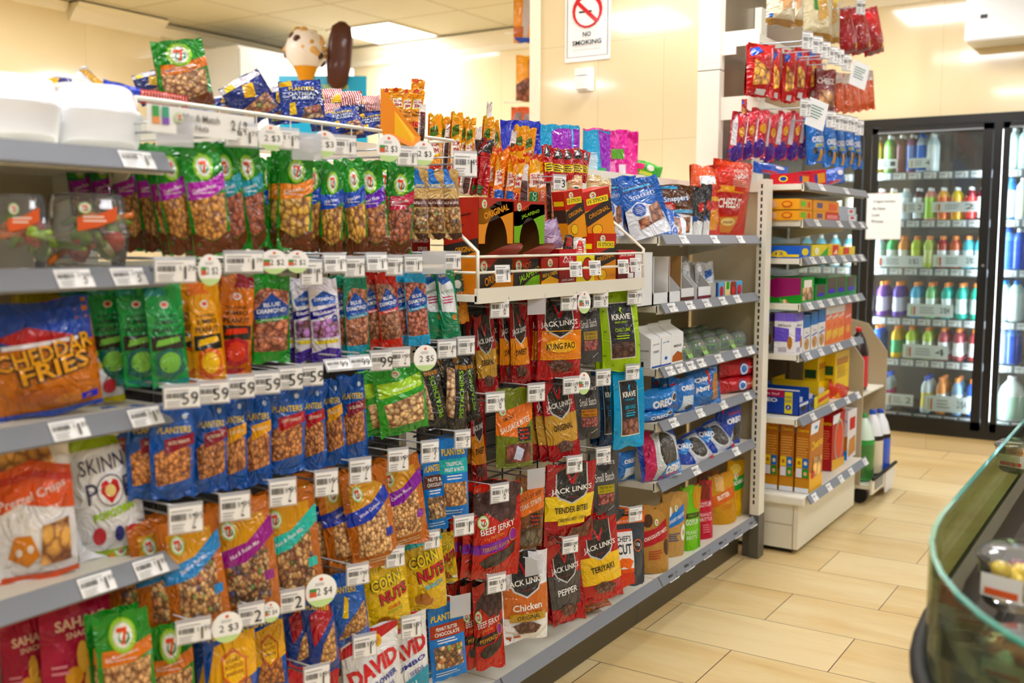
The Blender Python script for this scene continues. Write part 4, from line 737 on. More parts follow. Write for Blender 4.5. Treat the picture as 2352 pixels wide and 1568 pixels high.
def jumbo(key,desc,base,top,txtc,lowc,blob):
    T(key,'nut_bag','nut bag',desc,'hang',.09,.22,.035,base,[('r',0,.88,1,1,top),('e',.5,.79,.13,.035,'f0f2ec'),('e',.5,.79,.08,.02,'e2502a'),('t','FLAVORED',.5,.68,.025,txtc,.6),('t','JUMBO',.5,.62,.055,txtc,.66,0,.02),('t','PEANUT',.5,.55,.055,txtc,.76,0,.02),('r',.06,.36,.94,.5,'20201c'),('p',[(.15,.4),(.85,.43),(.8,.48),(.2,.46)],blob),
     ('p',[(.1,.12),(.5,.08),(.9,.14),(.86,.34),(.5,.38),(.14,.34)],lowc),('e',.5,.24,.3,.1,blob),('r',0,0,1,.07,top)],'film')
jumbo('jb_teal','teal and green jumbo peanut bag','3aa05a','12908a','14301c','0c6a60','8ac46a'); jumbo('jb_org','orange jumbo peanut bag','f2a81e','ee7a1e','2a1c10','e0641e','f4c23a'); jumbo('jb_red','red and orange jumbo peanut bag','d8792a','a81e3a','2a140c','b82030','e04a3a')
def bd(key,desc,base,low,word,nut,dens=55,win=True):
    T(key,'nut_bag','nut bag',desc,'hang',.09,.22,.035,base,[('n',[(.03,.12),(.97,.12),(.97,.82),(.03,.88)],nut,dens,'nuts'),('r',0,.86,1,1,base),('r',0,0,1,.13,low),('p',[(.05,.6),(.5,.8),(.98,.64),(.94,.54),(.06,.5)],'2450a8'),('t','BLUE',.5,.67,.045,'f2f4fa',.45,4,.02),('t','DIAMOND',.5,.6,.05,'f2f4fa',.78,4,.02),('p',[(.1,.46),(.95,.5),(.95,.54),(.1,.5)],low),('t',word,.5,.5,.026,'f4f4f0',.6,3)],'film')
bd('bd_grn','tan almond bag with green top and blue diamond','2f9a38','2f9a38','Whole Natural','c47a5a',62); bd('bd_red','tan almond bag with red foot','c8281e','d8281c','Smokehouse','a8704a',80); bd('bd_lbl','tan and light blue almond bag','5ab4e8','5ab4e8','Roasted Salted','bc6f58',70); bd('bd_teal','tan almond bag with teal and green edge','1f8a6a','2aa0c8','Low Sodium','bc7a58',64)
T('bd_bb','nut_bag','nut bag','white and purple blueberry almond bag','hang',.09,.22,.035,'eeeaf4',[('r',0,.88,1,1,'e8e4f2'),('p',[(.05,.76),(.5,.86),(.95,.78),(.9,.7),(.1,.68)],'2a5ab8'),('t','DIAMOND',.5,.76,.04,'f2f4fa',.7),('p',[(0,.52),(1,.6),(1,.68),(0,.62)],'2c2a8c'),('t','Blueberry',.5,.6,.055,'f4f0fa',.84,6,.02),('n',[(.05,.3),(.95,.3),(.95,.54),(.05,.5)],'b07ac8',50,'nuts'),('e',.82,.52,.12,.045,'2c3c8c'),('r',.08,.23,.9,.27,'e8d22a'),('p',[(0,0),(1,0),(1,.14),(.5,.18),(0,.12)],'4a36a8')],'film')
T('pl_grn','nut_bag','nut bag','slim green and white nut bag','hang',.07,.2,.03,'1c8a5c',[('p',[(.1,.4),(.9,.36),(.95,.75),(.6,.9),(.1,.86)],'eef0f2'),('p',[(.05,.86),(.3,.78),(.95,.84),(.95,.95),(.05,.95)],'2a66c0'),('t','PLANTERS',.5,.91,.04,'f0cf1e',.7,0,.02),('t','NUT-RITION',.5,.68,.04,'2a9a6a',.7,4,.01),('lines',.2,.8,.5,.62,3,'c05070'),('e',.7,.3,.14,.04,'c8854a')],'film')
T('or_nut','nut_bag','nut bag','small orange nut bag with a dark green top','hang',.06,.2,.03,'ee9a24',[('r',0,.6,1,1,'1c4a38'),('e',.5,.75,.3,.08,'e8e8e4'),('n',[(.1,.35),(.9,.35),(.9,.6),(.1,.6)],'b86a2a',60,'nuts')],'film')
T('pi_grn','nut_bag','nut bag','green pistachio bag with lime band','hang',.13,.2,.04,'4aa04a',[('p',[(.05,.6),(.95,.66),(.95,.86),(.5,.8),(.05,.82)],'a8d832'),('t','Pistachios',.55,.7,.045,'e8f4d8',.5,6),('n',[(.15,.14),(.9,.14),(.95,.58),(.1,.5)],'d8b880',70,'nuts')]+logo7(.45,.91,.07,.65),'film')
T('pi_blk','nut_bag','nut bag','black bag of pistachios with bright green lettering','hang',.1,.22,.04,'141414',[('n',[(.08,.2),(.36,.16),(.42,.8),(.12,.84)],'d4b48a',55,'nuts'),('t','PISTACHIOS',.66,.46,.028*3.2,'8ed02a',None,90,.01),('p',[(.45,.86),(.95,.84),(.95,.78),(.45,.8)],'b8854a'),('e',.5,.92,.14,.05,'8a6a44')],'film')
TYPES['pi_blk']['arts'][1]=('t','PISTACHIOS',.68,.47,.09,'8ed02a',1.35,90,.01)
def tm(key,desc,band,nut,dens,word,mat='mix'):
    T(key,'nut_bag','nut bag',desc,'hang',.17,.24,.045,'c06a26',[('p',[(.12,.6),(.9,.64),(.88,.88),(.14,.88)],'d89a2a'),('n',[(.14,.14),(.84,.14),(.86,.62),(.2,.56)],nut,dens,mat),('p',[(.0,.46),(.5,.5),(1,.68),(1,.84),(.55,.66),(.0,.6)],band),('t',word,.5,.6,.035,'f4ecf4',.5,16,.01),('r',.76,.3,.92,.38,band),('lines',.2,.8,.05,.11,2,'e8c8a0')]+logo7(.3,.78,.09,.71),'film')
tm('tm_blu','copper trail mix bag with bright blue band','1a86d0','d0a46c',80,'Rainbow Trail Mix'); tm('tm_pur','copper trail mix bag with plum band','9a3a8c','8a6a60',95,'Nut & Raisin Mix'); tm('tm_tea','copper trail mix bag with turquoise band','35c0b4','c08a5c',75,'Nut & Fruit Mix'); tm('tm_nav','copper cashew bag with navy band','2440b4','dfb478',78,'Whole Cashews','nuts'); tm('tm_vio','copper cashew bag with violet band','8a3aa8','d8aa6c',95,'Cashew Pieces','nuts')
T('corn','nut_bag','nut bag','yellow corn nut bag with puffy lettering','pillow',.15,.21,.045,'ecc63a',[('t','CORN',.46,.74,.2,'201408',.76,10,.09),('t','CORN',.46,.74,.19,'f6dc3e',.72,10,.03),('t','NUTS',.62,.54,.19,'201408',.72,10,.09),('t','NUTS',.62,.54,.18,'d01e2c',.68,10,.03),('t','CHILE',.6,.37,.05,'c8281e',.32,8,.02),('t','PICANTE',.62,.31,.04,'6aa02a',.36,8,.01),('e',.35,.18,.16,.07,'a8662a'),('e',.5,.14,.14,.06,'c07a34'),('r',.7,.08,.96,.14,'e8e8e0')],'film')
T('cornr','nut_bag','nut bag','yellow corn nut bag with light blue Ranch wording','pillow',.15,.21,.045,'e8be34',TYPES['corn']['arts'][:4]+[('t','RANCH',.66,.37,.07,'35b0d8',.46,10,.03),('e',.35,.2,.18,.08,'a8662a'),('e',.5,.14,.14,.06,'c07a34'),('p',[(0,.9),(1,.94),(1,1),(0,1)],'2ab0b4')],'film')
def david(key,desc,low,words):
    T(key,'nut_bag','nut bag',desc,'hang',.17,.22,.03,'eef0f2',[('p',[(0,.72),(.5,.8),(1,.95),(1,1),(0,1)],'c02028'),('e',.62,.84,.08,.07,'f0b81e'),('e',.62,.84,.04,.035,'d8901e'),('t','DAVID',.52,.56,.2,'d4202a',.92,16,.05),('t',words,.6,.38,.075,'2838a0',.7,16,.03),('t','SEEDS',.74,.3,.05,'2838a0',.3,16,.01),('p',[(0,0),(1,0),(1,.34),(0,.04)],low),('t','RANCH' if low!='eef0f2' else ' ',.5,.1,.08,'e8f4f8',.5,16,.02)],'film')
david('dv_sun','white and red sunflower seed bag','eef0f2','SUNFLOWER'); david('dv_jum','white, red and aqua jumbo seed bag','1f96b8','JUMBO')
T('redbg','nut_bag','nut bag','plain glossy red seed bag','hang',.16,.2,.03,'c0202a',[('e',.6,.8,.1,.08,'e8901e'),('p',[(.1,.3),(.9,.5),(.9,.7),(.1,.5)],'a8141e')],'film')
HR='price hooks among the nut bags'
N1,N2,N3,N4,N5,N6=['nut bags hanging in the %s hook row'%x for x in ('top','second','third','fourth','fifth','lowest')]
# row 1
stack(4,'n_pur',345,332,575,58,-1.47,62,-6,'behind the clear salad boxes',N1,step=.03,dy=-.022,drz=2)
stack(2,'n_pur',403,334,582,72,-1.41,60,-9,'second purple from the right',N1,step=.025)
stack(2,'n_pur',474,330,586,90,-1.37,60,-6,'rightmost purple of the top row',N1)
stack(2,'n_teal',526,332,580,70,-1.38,58,-8,'right of the purple banded ones',N1)
stack(2,'n_teal',575,334,572,66,-1.37,58,-6,'right end of the left group',N1,dy=-.01)
stack(2,'n_blu',636,364,580,44,-1.45,60,0,'far left of the right group',N1)
stack(2,'n_org',678,345,574,78,-1.38,60,3,'in the top row',N1)
place('n_blu',716,366,580,46,-1.42,50,4,0,'just right of the orange one',N1)
place('n_blu',762,374,592,52,-1.39,46,2,0,'middle of the top row',N1); place('n_blu',787,370,585,40,-1.44,62,0,0,'tucked behind its neighbours',N1); place('n_blu',815,366,588,50,-1.39,50,-3,0,'left of the violet one',N1)
place('n_vio',853,372,588,66,-1.38,60,-5,0,'in the top row',N1)
stack(2,'n_red',886,370,570,58,-1.44,60,-4,'right of the violet one',N1); place('n_red',918,380,588,60,-1.385,60,2,0,'at the right end of the green tops',N1)
for k,(cx,lb) in enumerate([(962,'leftmost of three'),(999,'middle of three'),(1035,'rightmost of three')]): place('pl_trl',cx,390,548,40,-1.385-.01*(k==1),58,1-2*k,0,lb,N1)
# row 2
stack(4,'jb_teal',382,648,888,84,-1.38,62,-4,'',N2,step=.045,dy=-.02,drz=2)
stack(2,'jb_org',476,645,890,72,-1.37,60,-4,'between the teal and the red ones',N2,step=.05,dy=-.01)
place('jb_red',541,632,860,76,-1.38,62,3,0,'in the second row',N2)
stack(2,'bd_grn',622,632,832,86,-1.38,62,0,'in the second row',N2,step=.03)
stack(3,'bd_bb',745,640,830,66,-1.38,60,-3,'in the second row',N2,step=.03,dy=-.016)
stack(2,'bd_teal',818,634,815,54,-1.38,60,-3,'',N2,step=.03,dy=-.01)
stack(2,'bd_red',892,626,800,48,-1.375,60,-5,'in the second row',N2,step=.03,dy=-.018)
stack(2,'bd_lbl',958,622,792,50,-1.375,60,-5,'in the second row',N2,step=.03,dy=-.018)
stack(3,'pl_grn',1029,618,776,42,-1.375,60,-6,'right end of the second row',N2,step=.03,dy=-.016)
place('or_nut',1054,622,742,30,-1.41,56,-8,0,'beside the basket corner',N2)
# row 3
stack(3,'pl_pnt',395,935,1145,100,-1.38,62,0,'left end of the blue row',N3,step=.035,dy=-.02)
place('pl_pnt',482,922,1130,76,-1.385,64,-1,0,'second from left in the blue row',N3); place('pl_hny',535,912,1122,62,-1.39,60,-2,0,'third in the blue row',N3); place('pl_hny',590,905,1112,64,-1.385,60,-1,0,'fourth in the blue row',N3)
stack(2,'pl_red',655,890,1086,88,-1.38,62,-1,'in the middle of the blue row',N3); place('pl_red',716,884,1078,62,-1.385,52,-4,0,'right of the widest blue bag',N3)
place('pl_hny',765,872,1066,50,-1.39,44,-6,0,'turned edgewise in the blue row',N3); place('pl_pnt',810,862,1052,62,-1.39,46,-3,0,'right part of the blue row',N3); place('pl_pnt',840,848,1010,34,-1.42,40,0,0,'at the right end of the blue row',N3)
stack(2,'pi_grn',920,842,994,112,-1.37,66,-9,'in the third row',N3,step=.03,dy=-.02)
place('pi_blk',985,830,985,64,-1.40,62,-14,0,'left of the price labels',N3); place('pi_blk',1016,818,980,50,-1.41,56,-6,0,'second of the black ones',N3); place('pi_blk',1044,812,985,56,-1.375,60,2,0,'facing forward',N3); place('pi_blk',1074,815,965,40,-1.41,50,-8,0,'at the right end beside the jerky',N3)
# row 4
stack(3,'tm_blu',446,1185,1448,138,-1.37,64,-7,'',N4,step=.035,dy=-.03)
stack(2,'tm_pur',560,1150,1415,142,-1.365,64,-6,'',N4,dy=-.01); stack(2,'tm_tea',666,1125,1388,138,-1.365,64,-6,'',N4,dy=-.01)
stack(3,'tm_nav',848,1078,1300,106,-1.365,62,-8,'',N4,step=.04,dy=-.03); stack(2,'tm_vio',922,1048,1255,102,-1.36,62,-8,'',N4,dy=-.01)
stack(2,'tr_nut',1000,1046,1215,50,-1.39,62,-3,'in the fourth row',N4,step=.03); stack(2,'tr_tro',1042,1006,1186,64,-1.37,64,0,'in the fourth row',N4)
stack(2,'tm_tea',762,1130,1330,60,-1.46,60,-6,'behind the navy banded ones',N4,step=.03,dy=-.01)
# row 5
stack(2,'n_gor',288,1405,1640,126,-1.36,64,-4,'at the bottom left',N5); place('n_gor',395,1432,1660,100,-1.38,62,-2,0,'second at the bottom left',N5)
place('tm_blu',275,1300,1430,110,-1.5,66,-4,0,'in shadow under the shelf end',N4)
stack(2,'pl_big',530,1420,1640,118,-1.36,64,-2,'in the fifth row',N5); stack(2,'pl_big',615,1400,1580,80,-1.40,56,-4,'half hidden in the fifth row',N5)
place('pl_rdd',686,1382,1530,62,-1.40,56,-6,0,'left of the pair',N5); place('pl_rdd',736,1372,1545,72,-1.37,58,-6,0,'right of the pair',N5)
stack(2,'pl_dia',800,1322,1478,82,-1.375,62,-8,'in the fifth row',N5); place('corn',888,1285,1450,96,-1.365,64,-6,0,'below the navy cashews',N5); stack(2,'cornr',975,1236,1402,90,-1.37,64,-5,'above the seed bags',N5,step=.03); place('corn',1026,1222,1338,40,-1.42,56,-6,0,'peeking out at the right',N5)
# row 6
place('dv_sun',852,1440,1640,130,-1.365,66,-2,0,'at the bottom edge',N6); stack(2,'dv_jum',925,1412,1600,112,-1.385,66,-2,'at the bottom edge',N6); stack(2,'redbg',715,1500,1680,120,-1.39,66,8,'at the bottom edge',N6)
stack(2,'tr_pbc',1028,1385,1556,80,-1.365,66,-4,'at the right, lowest row',N6,step=.035,dy=-.01)
# hooks with price labels
for cx,cy,p,c,w,h,y,l,ti in [(555,312,'179',None,.055,.032,-20,'over the right purple banded bags',0),(655,320,'179',None,.052,.03,-20,'over the blue banded bags',0),(790,335,'179',None,.05,.03,-20,'over the blue banded bags at the middle',0),(936,360,'179',None,.045,.032,-20,'over the red banded bag',0),
 (403,622,'179',None,.062,.034,-24,'above the teal jumbo peanuts',0),(560,603,'179',None,.066,.03,-22,'above the red jumbo peanuts',0),(716,628,'143',None,.04,.04,-22,'above the blueberry almonds',0),(770,605,'179',None,.044,.03,-22,'right of the blueberry almonds',-8),(815,614,'179',None,.04,.033,-22,'above the teal edged almonds',0),(866,603,'179',None,.044,.03,-22,'above the red footed almonds',-8),(906,611,'179',None,.036,.033,-22,'above the red and light blue almonds',0),(950,607,'179',None,.04,.03,-22,'above the light blue almonds',0),(1040,600,'149',None,.04,.033,-22,'above the green and white nut bags',0),
 (418,912,'59',' ',.055,.032,-26,'leftmost above the blue row',0),(491,902,'59',' ',.05,.032,-26,'second from the left above the blue row',0),(553,889,'59',' ',.045,.034,-26,'third above the blue row',0),(613,880,'59',' ',.045,.034,-26,'fourth above the blue row',0),(668,869,'59',' ',.042,.036,-26,'fifth above the blue row',0),(716,862,'59',' ',.042,.034,-26,'sixth above the blue row',0),
 (777,838,'99',' ',.05,.02,-20,'tipped forward above the blue row',-40),(828,832,'99',' ',.044,.022,-20,'second tipped label above the blue row',-30),(876,829,'99',' ',.046,.034,-24,'left above the green pistachios',0),(918,822,'299',None,.046,.034,-24,'above the green pistachios',0),(1027,802,'499',None,.044,.034,-24,'right of the pistachio disc',0),(1071,795,'199',None,.042,.034,-24,'at the end above the black pistachios',0),
 (427,1192,'299',None,.052,.042,-26,'over the bright blue banded trail mix',0),(540,1165,'299',None,.05,.042,-26,'over the plum banded trail mix',0),(650,1132,'299',None,.048,.044,-26,'over the turquoise banded trail mix',0),(750,1110,'299',None,.044,.044,-26,'left of the navy banded cashews',0),(828,1082,'299',None,.044,.044,-26,'over the navy banded cashews',0),(915,1057,'299',None,.044,.042,-26,'over the violet banded cashews',0),(988,1038,'329',None,.04,.042,-26,'over the nuts and chocolate pouch',0),(1063,1010,'329',None,.038,.036,-26,'over the tropical pouch',0),
 (445,1450,'199',None,.055,.034,-26,'over the bottom left peanut bags',0),(578,1412,'2',' ',.045,.034,-26,'over the honey roasted peanuts',0),(672,1380,'2',' ',.045,.036,-26,'under the turquoise trail mix',0),(822,1320,'249',None,.045,.036,-26,'over the slanting window cashews',0),(908,1280,'199',None,.04,.036,-26,'over the corn nuts',0),(992,1240,'199',None,.036,.034,-26,'over the Ranch corn nuts',0),
 (728,1555,'199',None,.05,.04,-24,'over the red seed bag',0),(838,1484,'199',None,.048,.042,-26,'over the white sunflower bag',0),(945,1440,'199',None,.044,.044,-26,'over the aqua seed bag',0)]:
    hook(cx,cy,p,cents=c,xt=-1.33,w=w,h=h,lab='with price label '+l,yaw=y,tilt=ti,group=HR)
for cx,cy,l in [(402,302,'left in the top row'),(705,338,'in the top row under the discs'),(998,604,'left of the green and white nut bags')]:
    hook(cx,cy,'',xt=-1.33,w=.055,h=.04,lab='with blank clear holder, '+l,yaw=-20,blank=True,group=HR)
# round promotion discs clipped to hook labels
def disc(cx,cy,rp,txt,lab,squash=1,extra=False):
    P=at(cx,cy,x=-1.322); R=rp/ (FPX/((P-CAM).dot(cF))); mb=MB(); n=28
    ring=[Vector((R*squash*math.cos(6.2832*k/n),0,R*math.sin(6.2832*k/n))) for k in range(n)]
    mb.face([v+Vector((0,.001,0)) for v in ring][::-1],hx('f4f5f3')); 
    for k in range(n): mb.face([ring[k],ring[(k+1)%n],ring[(k+1)%n]+Vector((0,.001,0)),ring[k]+Vector((0,.001,0))][::-1],hx('f4f5f3'))
    mb.face(ring,hx('f8f9f7'))
    S=Surf(mb,[[Vector((-R*squash,0,-R)),Vector((-R*squash,0,R))],[Vector((R*squash,0,-R)),Vector((R*squash,0,R))]],[[Vector((0,-1,0))]*2]*2,2*R*squash,2*R)
    low=[(.5+.5*math.cos(t),.5+.5*math.sin(t)) for t in [math.radians(a) for a in range(212,330,6)]]
    S.draw([('p',low,'c2e09a'),('t',txt,.6 if extra else .55,.46,.26,'2c2c2c',.5 if extra else .62,0,.0),('lines',.3,.7,.66,.76,2,'a8a8a8'),('e',.5,.86,.06,.05,'e8603a')]+([('r',.12,.34,.34,.6,'d2603a'),('r',.12,.5,.34,.6,'4a9a4a')] if extra else []),{})
    o=obj('promo_disc',mb,'paper',None,P,(0,0,math.radians(66))); tagit(o,'round white and green price disc '+lab,'sign','round promotion discs on the hooks')
for a in [(482,620,36,'2 $2','hanging left of the red jumbo peanuts',.75,True),(630,601,28,'2 $2','left of the pair above the diamond almonds',1.2,True),(683,601,26,'2 $2','right of the pair above the diamond almonds',1.1,True),(622,316,30,'2 $3','leftmost in the top row',1,False),(746,330,30,'2 $3','second in the top row',1,False),(893,340,31,'2 $3','third in the top row',1,True),(973,352,28,'2 $3','rightmost in the top row',1,False),
 (977,822,30,'2 $5','above the black pistachios',1,False),(522,1440,36,'2 $3','over the honey roasted peanuts',1,False),(738,1356,38,'2 $4','under the copper trail mix bags',1,True),(622,1405,24,'2 $4','small, between the two larger lower discs',.9,True),(1342,694,26,'6.99','right of the Kung Pao pouch',.72,True),(1341,880,26,'6.99','above the orange bacon jerky label',.72,True)]: disc(*a)
# mix and match banner
a=at(338,270,x=-1.33); b=at(585,305,x=-1.33); mb=MB(); Wd=(b-a).length; mb.box(0,0,-.02,Wd,.001,.022,hx('f4f5f3'))
S=Surf(mb,[[Vector((0,0,-.02)),Vector((0,0,.022))],[Vector((Wd,0,-.02)),Vector((Wd,0,.022))]],[[Vector((0,-1,0))]*2]*2,Wd,.042)
S.draw([('r',.04,.55,.1,.95,'4aa85a'),('r',.04,.3,.1,.55,'f0a060'),('r',.12,.55,.18,.95,'4aa88a'),('r',.12,.3,.18,.55,'8a5ac0'),('t','Mix & Match',.47,.66,.26,'6a6a6a',.34),('t','Nuts',.47,.3,.24,'6a6a6a',.12),('t','2 / 3',.83,.55,.4,'3a3a3a',.16)]+logo7(.26,.6,.03,Wd/.042),{})
o=obj('promo_banner',mb,'paper',None,a,(0,0,math.atan2(b.y-a.y,b.x-a.x)-math.radians(0))); tagit(o,'long white mix and match nuts banner above the purple banded bags','sign')
# top wire tray with loose bags
y0=YBND[1]+.01; y1_=YBND[2]-.02
t=empty('wire_tray',(-1.5,y0,1.42),0,'cream wire rimmed tray of loose bags over the nut hooks','tray'); Wt=y1_-y0
obj('board',MB().box(-.17,0,-.012,0,Wt,0),'cream',t); obj('rim',MB().tube([(-.17,0,.085),(0,0,.085),(0,Wt,.085),(-.17,Wt,.085)],.0045),'creamwire',t)
mb=MB(); k=0
while k*.09<Wt: mb.tube([(0,k*.09,0),(0,k*.09,.085)],.002,n=4); k+=1
obj('uprights',mb,'creamwire',t)
t2=empty('wire_tray',(-1.5,.3,1.42),0,'cream wire rimmed tray of loose bags on the far left','tray'); Wt=y0-.32
obj('board',MB().box(-.17,0,-.012,0,Wt,0),'cream',t2); obj('rim',MB().tube([(-.17,0,.085),(0,0,.085),(0,Wt,.085),(-.17,Wt,.085)],.0045),'creamwire',t2)
T('l_navy','snack_bag','snack bag','navy candy coated nut bag','pillow',.16,.2,.05,'1c2c7a',[('r',0,.86,1,1,'e8e4ee'),('n',[(.1,.1),(.95,.1),(.9,.5),(.2,.4)],'c07a5a',50,'mix'),('p',[(.35,.6),(.6,.5),(.7,.8),(.45,.85)],'f0b82a'),('r',.1,.86,.3,.97,'f2d42a')],'film')
T('l_oat','snack_bag','snack bag','navy oatmeal nut cluster bag','pillow',.17,.2,.05,'1c3a98',[('r',.02,.88,.3,1,'f0b82a'),('t','PLANTERS',.5,.8,.09,'f2d42a',.6,-4,.02),('t','OATMEAL',.5,.68,.09,'e8f0fa',.66,-4,.02),('t','RAISIN',.5,.58,.08,'e8f0fa',.5,-4,.02),('n',[(.4,.08),(.95,.08),(.9,.4),(.5,.35)],'b88aa0',50,'mix'),('p',[(.15,.2),(.3,.2),(.3,.5),(.18,.48)],'f0c83a')],'film')
T('l_str','snack_bag','snack bag','red and white striped bag with navy foot','pillow',.17,.16,.05,'d8404c',[('r',.06*k+.02,.45,.06*k+.05,1,'f4e8e4') for k in range(16)]+[('r',0,0,1,.45,'1c3078'),('r',.15,.6,.38,.9,'f2c42a'),('p',[(.3,.2),(.8,.25),(.8,.38),(.3,.35)],'e8f0fa')],'film')
T('l_pnk','snack_bag','snack bag','salmon striped bag lying flat','pillow',.2,.12,.05,'c8585a',[('r',.06*k+.02,.2,.06*k+.05,.9,'e89a90') for k in range(16)],'film')
T('l_chv','snack_bag','snack bag','white bag with yellow chevron edge','pillow',.14,.16,.04,'e8e6e4',[('r',.7,0,1,1,'e8b02a')]+[('p',[(.7,.1*k),(.85,.1*k+.05),(1,.1*k),(1,.1*k+.03),(.85,.1*k+.08),(.7,.1*k+.03)],'c88a1e') for k in range(9)],'film')
T('l_blu','snack_bag','snack bag','cobalt blue rolled bag','pillow',.2,.08,.05,'1840c8',[('r',.1,.3,.6,.4,'3a68e8')],'film')
GL='loose bags in the wire trays'
place('l_navy',120,172,236,110,-1.62,60,-10,-30,'lying behind the far left lids',GL); place('l_chv',200,158,232,64,-1.6,60,-42,-10,'tilted on the far left',GL); place('l_blu',290,196,226,110,-1.57,64,12,0,'lying beside the chevron bag',GL)
place('l_navy',352,165,235,80,-1.6,60,-18,0,'behind the standing green bag',GL); place('n_gor',420,94,248,120,-1.53,62,-10,0,'standing tall on the wire tray'); place('l_pnk',378,212,244,110,-1.515,66,4,0,'at the rim under the standing bag',GL)
place('l_navy',575,176,282,105,-1.53,62,-32,0,'leaning far to the right',GL); place('l_navy',520,218,270,110,-1.56,64,-14,-20,'lying low under the leaning one',GL); place('l_blu',440,228,262,80,-1.6,64,0,0,'behind the mix and match banner',GL)
place('l_oat',694,186,280,98,-1.53,64,-8,0,'',GL); place('l_navy',640,200,285,60,-1.57,60,-10,0,'behind the oatmeal bag',GL); place('l_oat',790,246,306,78,-1.52,64,-14,-20,'half hidden in the middle',GL)
for cx,yt,yb,w,xp,lb in [(750,206,268,80,-1.6,'backmost left'),(790,212,270,90,-1.58,'behind the middle'),(748,240,298,74,-1.55,'low in the middle'),(842,222,285,70,-1.57,'at the right')]: place('l_str',cx,yt,yb,w,xp,64,-8,0,lb,GL)
place('l_oat',858,258,308,84,-1.53,64,-12,-10,'at the right end of the tray',GL); place('l_navy',790,262,322,90,-1.55,64,-10,-20,'low behind the discs',GL)
T('l_grn','snack_bag','snack bag','green nut bag peeking out between striped bags','pillow',.1,.1,.03,'2f8a34',[('p',[(.4,0),(1,.2),(1,.6),(.4,.5)],'8ac43a')],'film'); place('l_grn',700,190,228,56,-1.63,64,-14,0,'',GL)

bx('superb','dark red box with white lettering behind the slim trail mix bags',.1,.08,.08,'8a1218',[('t','SUPER BOX',.6,.3,.2,'f2f0ee',.5,0,.02),('t','SMOKED',.5,.7,.16,'e8e4e2',.8,0,.01)]); place('superb',966,540,584,44,-1.5,80,0,0,'',None)
# ================================================================ LEFT BAY
SG='grey edged shelves on the far left'
for z,lb,fr,pr_ in [(1.399,'top left shelf with food box lids painted white for glare',(.55,.93),'199'),(1.217,'left shelf carrying the two clear salad boxes',(.8,.905),'399'),(.992,'left shelf carrying the blue and orange cheddar fries bag',(.78,.93),'199'),(.744,'left shelf carrying the pretzel and popcorn bags',(.82,.93),'199')]:
    shelf(BX+.004,-1.39,YBND[0]+.01,YBND[1]-.02,z,lb,SG,fr,pr_)
shelf(BX+.004,-1.42,YBND[0]+.01,YBND[1]-.02,.5,'lowest left shelf under the raspberry red pouches',SG,(.9,),'499')
def supring(rx,ry,z,n=28,p=4,cy=0):
    out=[]
    for k in range(n):
        t=6.2832*k/n; c=math.cos(t); s=math.sin(t); out.append(Vector((rx*abs(c)**(2/p)*(1 if c>0 else -1),cy+ry*abs(s)**(2/p)*(1 if s>0 else -1),z)))
    return out
def loft(mb,rings,col=(.8,.8,.8,1),mi=0,cap0=True,cap1=True):
    idx=[[mb.vert(p) for p in r] for r in rings]; n=len(idx[0])
    for a,b in zip(idx,idx[1:]):
        for k in range(n): mb.facei([a[k],a[(k+1)%n],b[(k+1)%n],b[k]],col,mi,None,True)
    if cap0: mb.facei(idx[0][::-1],col,mi)
    if cap1: mb.facei(idx[-1],col,mi)
M['lid']=solid('glare_white_lid','f4f6fa',.12,spec=.6,coat=.8,noise=.01)  # opaque white stands in for the glare on clear lids
def clamshell(cx,ytop,ybot,wpx,z,desc,food,xp=-1.44,opaque=False,lean=-28,roll=0):
    P=at(cx,(ytop+ybot)/2,x=xp); D=Vector((math.cos(math.radians(62)),math.sin(math.radians(62)),0)); w=wpx/pxm(P,D,cx); h=at(cx,ytop,x=xp).z-z; t=empty('food_box',(xp-.03,P.y,z+.001),math.radians(66),desc,'food box','clear food boxes on the left shelves')
    rx=w/2; ry=.062; mb=MB(); loft(mb,[supring(rx*.8,ry*.8,0),supring(rx*.86,ry*.86,.004),supring(rx*.97,ry*.95,h*.42),supring(rx,ry,h*.43),supring(rx,ry,h*.46)],cap1=False); obj('base_tray',mb,'lid' if opaque else 'clear',t)
    mb=MB(); loft(mb,[supring(rx,ry,h*.47),supring(rx,ry,h*.5),supring(rx*.95,ry*.93,h*.52),supring(rx*.9,ry*.82,h*.9),supring(rx*.84,ry*.74,h*.985),supring(rx*.78,ry*.68,h)],cap0=False); obj('lid',mb,'lid' if opaque else 'clear',t)
    if food:
        rr=random.Random(desc)
        for nm,c,n,kind in food:
            for q in range(n):
                a=rr.uniform(-rx*.7,rx*.7); b=rr.uniform(-ry*.75,-ry*.2); zz=rr.uniform(.02,h*.72); f=MB()
                if kind=='slice': f.lathe([(0,-.004),(.016,-.004),(.018,0),(.016,.004),(0,.004)],14,hx(c)); f.lathe([(0,.0045),(.011,.0045)],12,hx('c8d49a' if c!='c83c2a' else 'e0806a'))
                else: f.tube([(-.03,0,0),(0,.003,.002),(.03,0,0)],[.004,.0065,.004],hx(c),n=7)
                obj(nm,f,'plain',t,(a,b,zz),(rr.uniform(.9,1.9),rr.uniform(-.6,.6),rr.uniform(0,3)))
    if opaque: t.rotation_euler=(math.radians(-24),0,math.radians(66)); t.location.z+=.0; t.location.x-=.01
    lb=MB(); S=Surf(lb,[[Vector((-w*.2,0,0)),Vector((-w*.2,0,h*.5))],[Vector((w*.28,0,0)),Vector((w*.28,0,h*.5))]],[[Vector((0,-1,0))]*2]*2,w*.48,h*.5)
    if not opaque:
        S.draw([('p',[(0,.2),(.5,.3),(1,.5),(1,.85),(.5,.62),(0,.55)],'e8622a'),('lines',.15,.8,.42,.62,2,'f8e8d8')]+logo7(.2,.8,.13,.9),{}); obj('paper_label',lb,'paper',t,(0,-ry*1.0,h*.4))
    return t
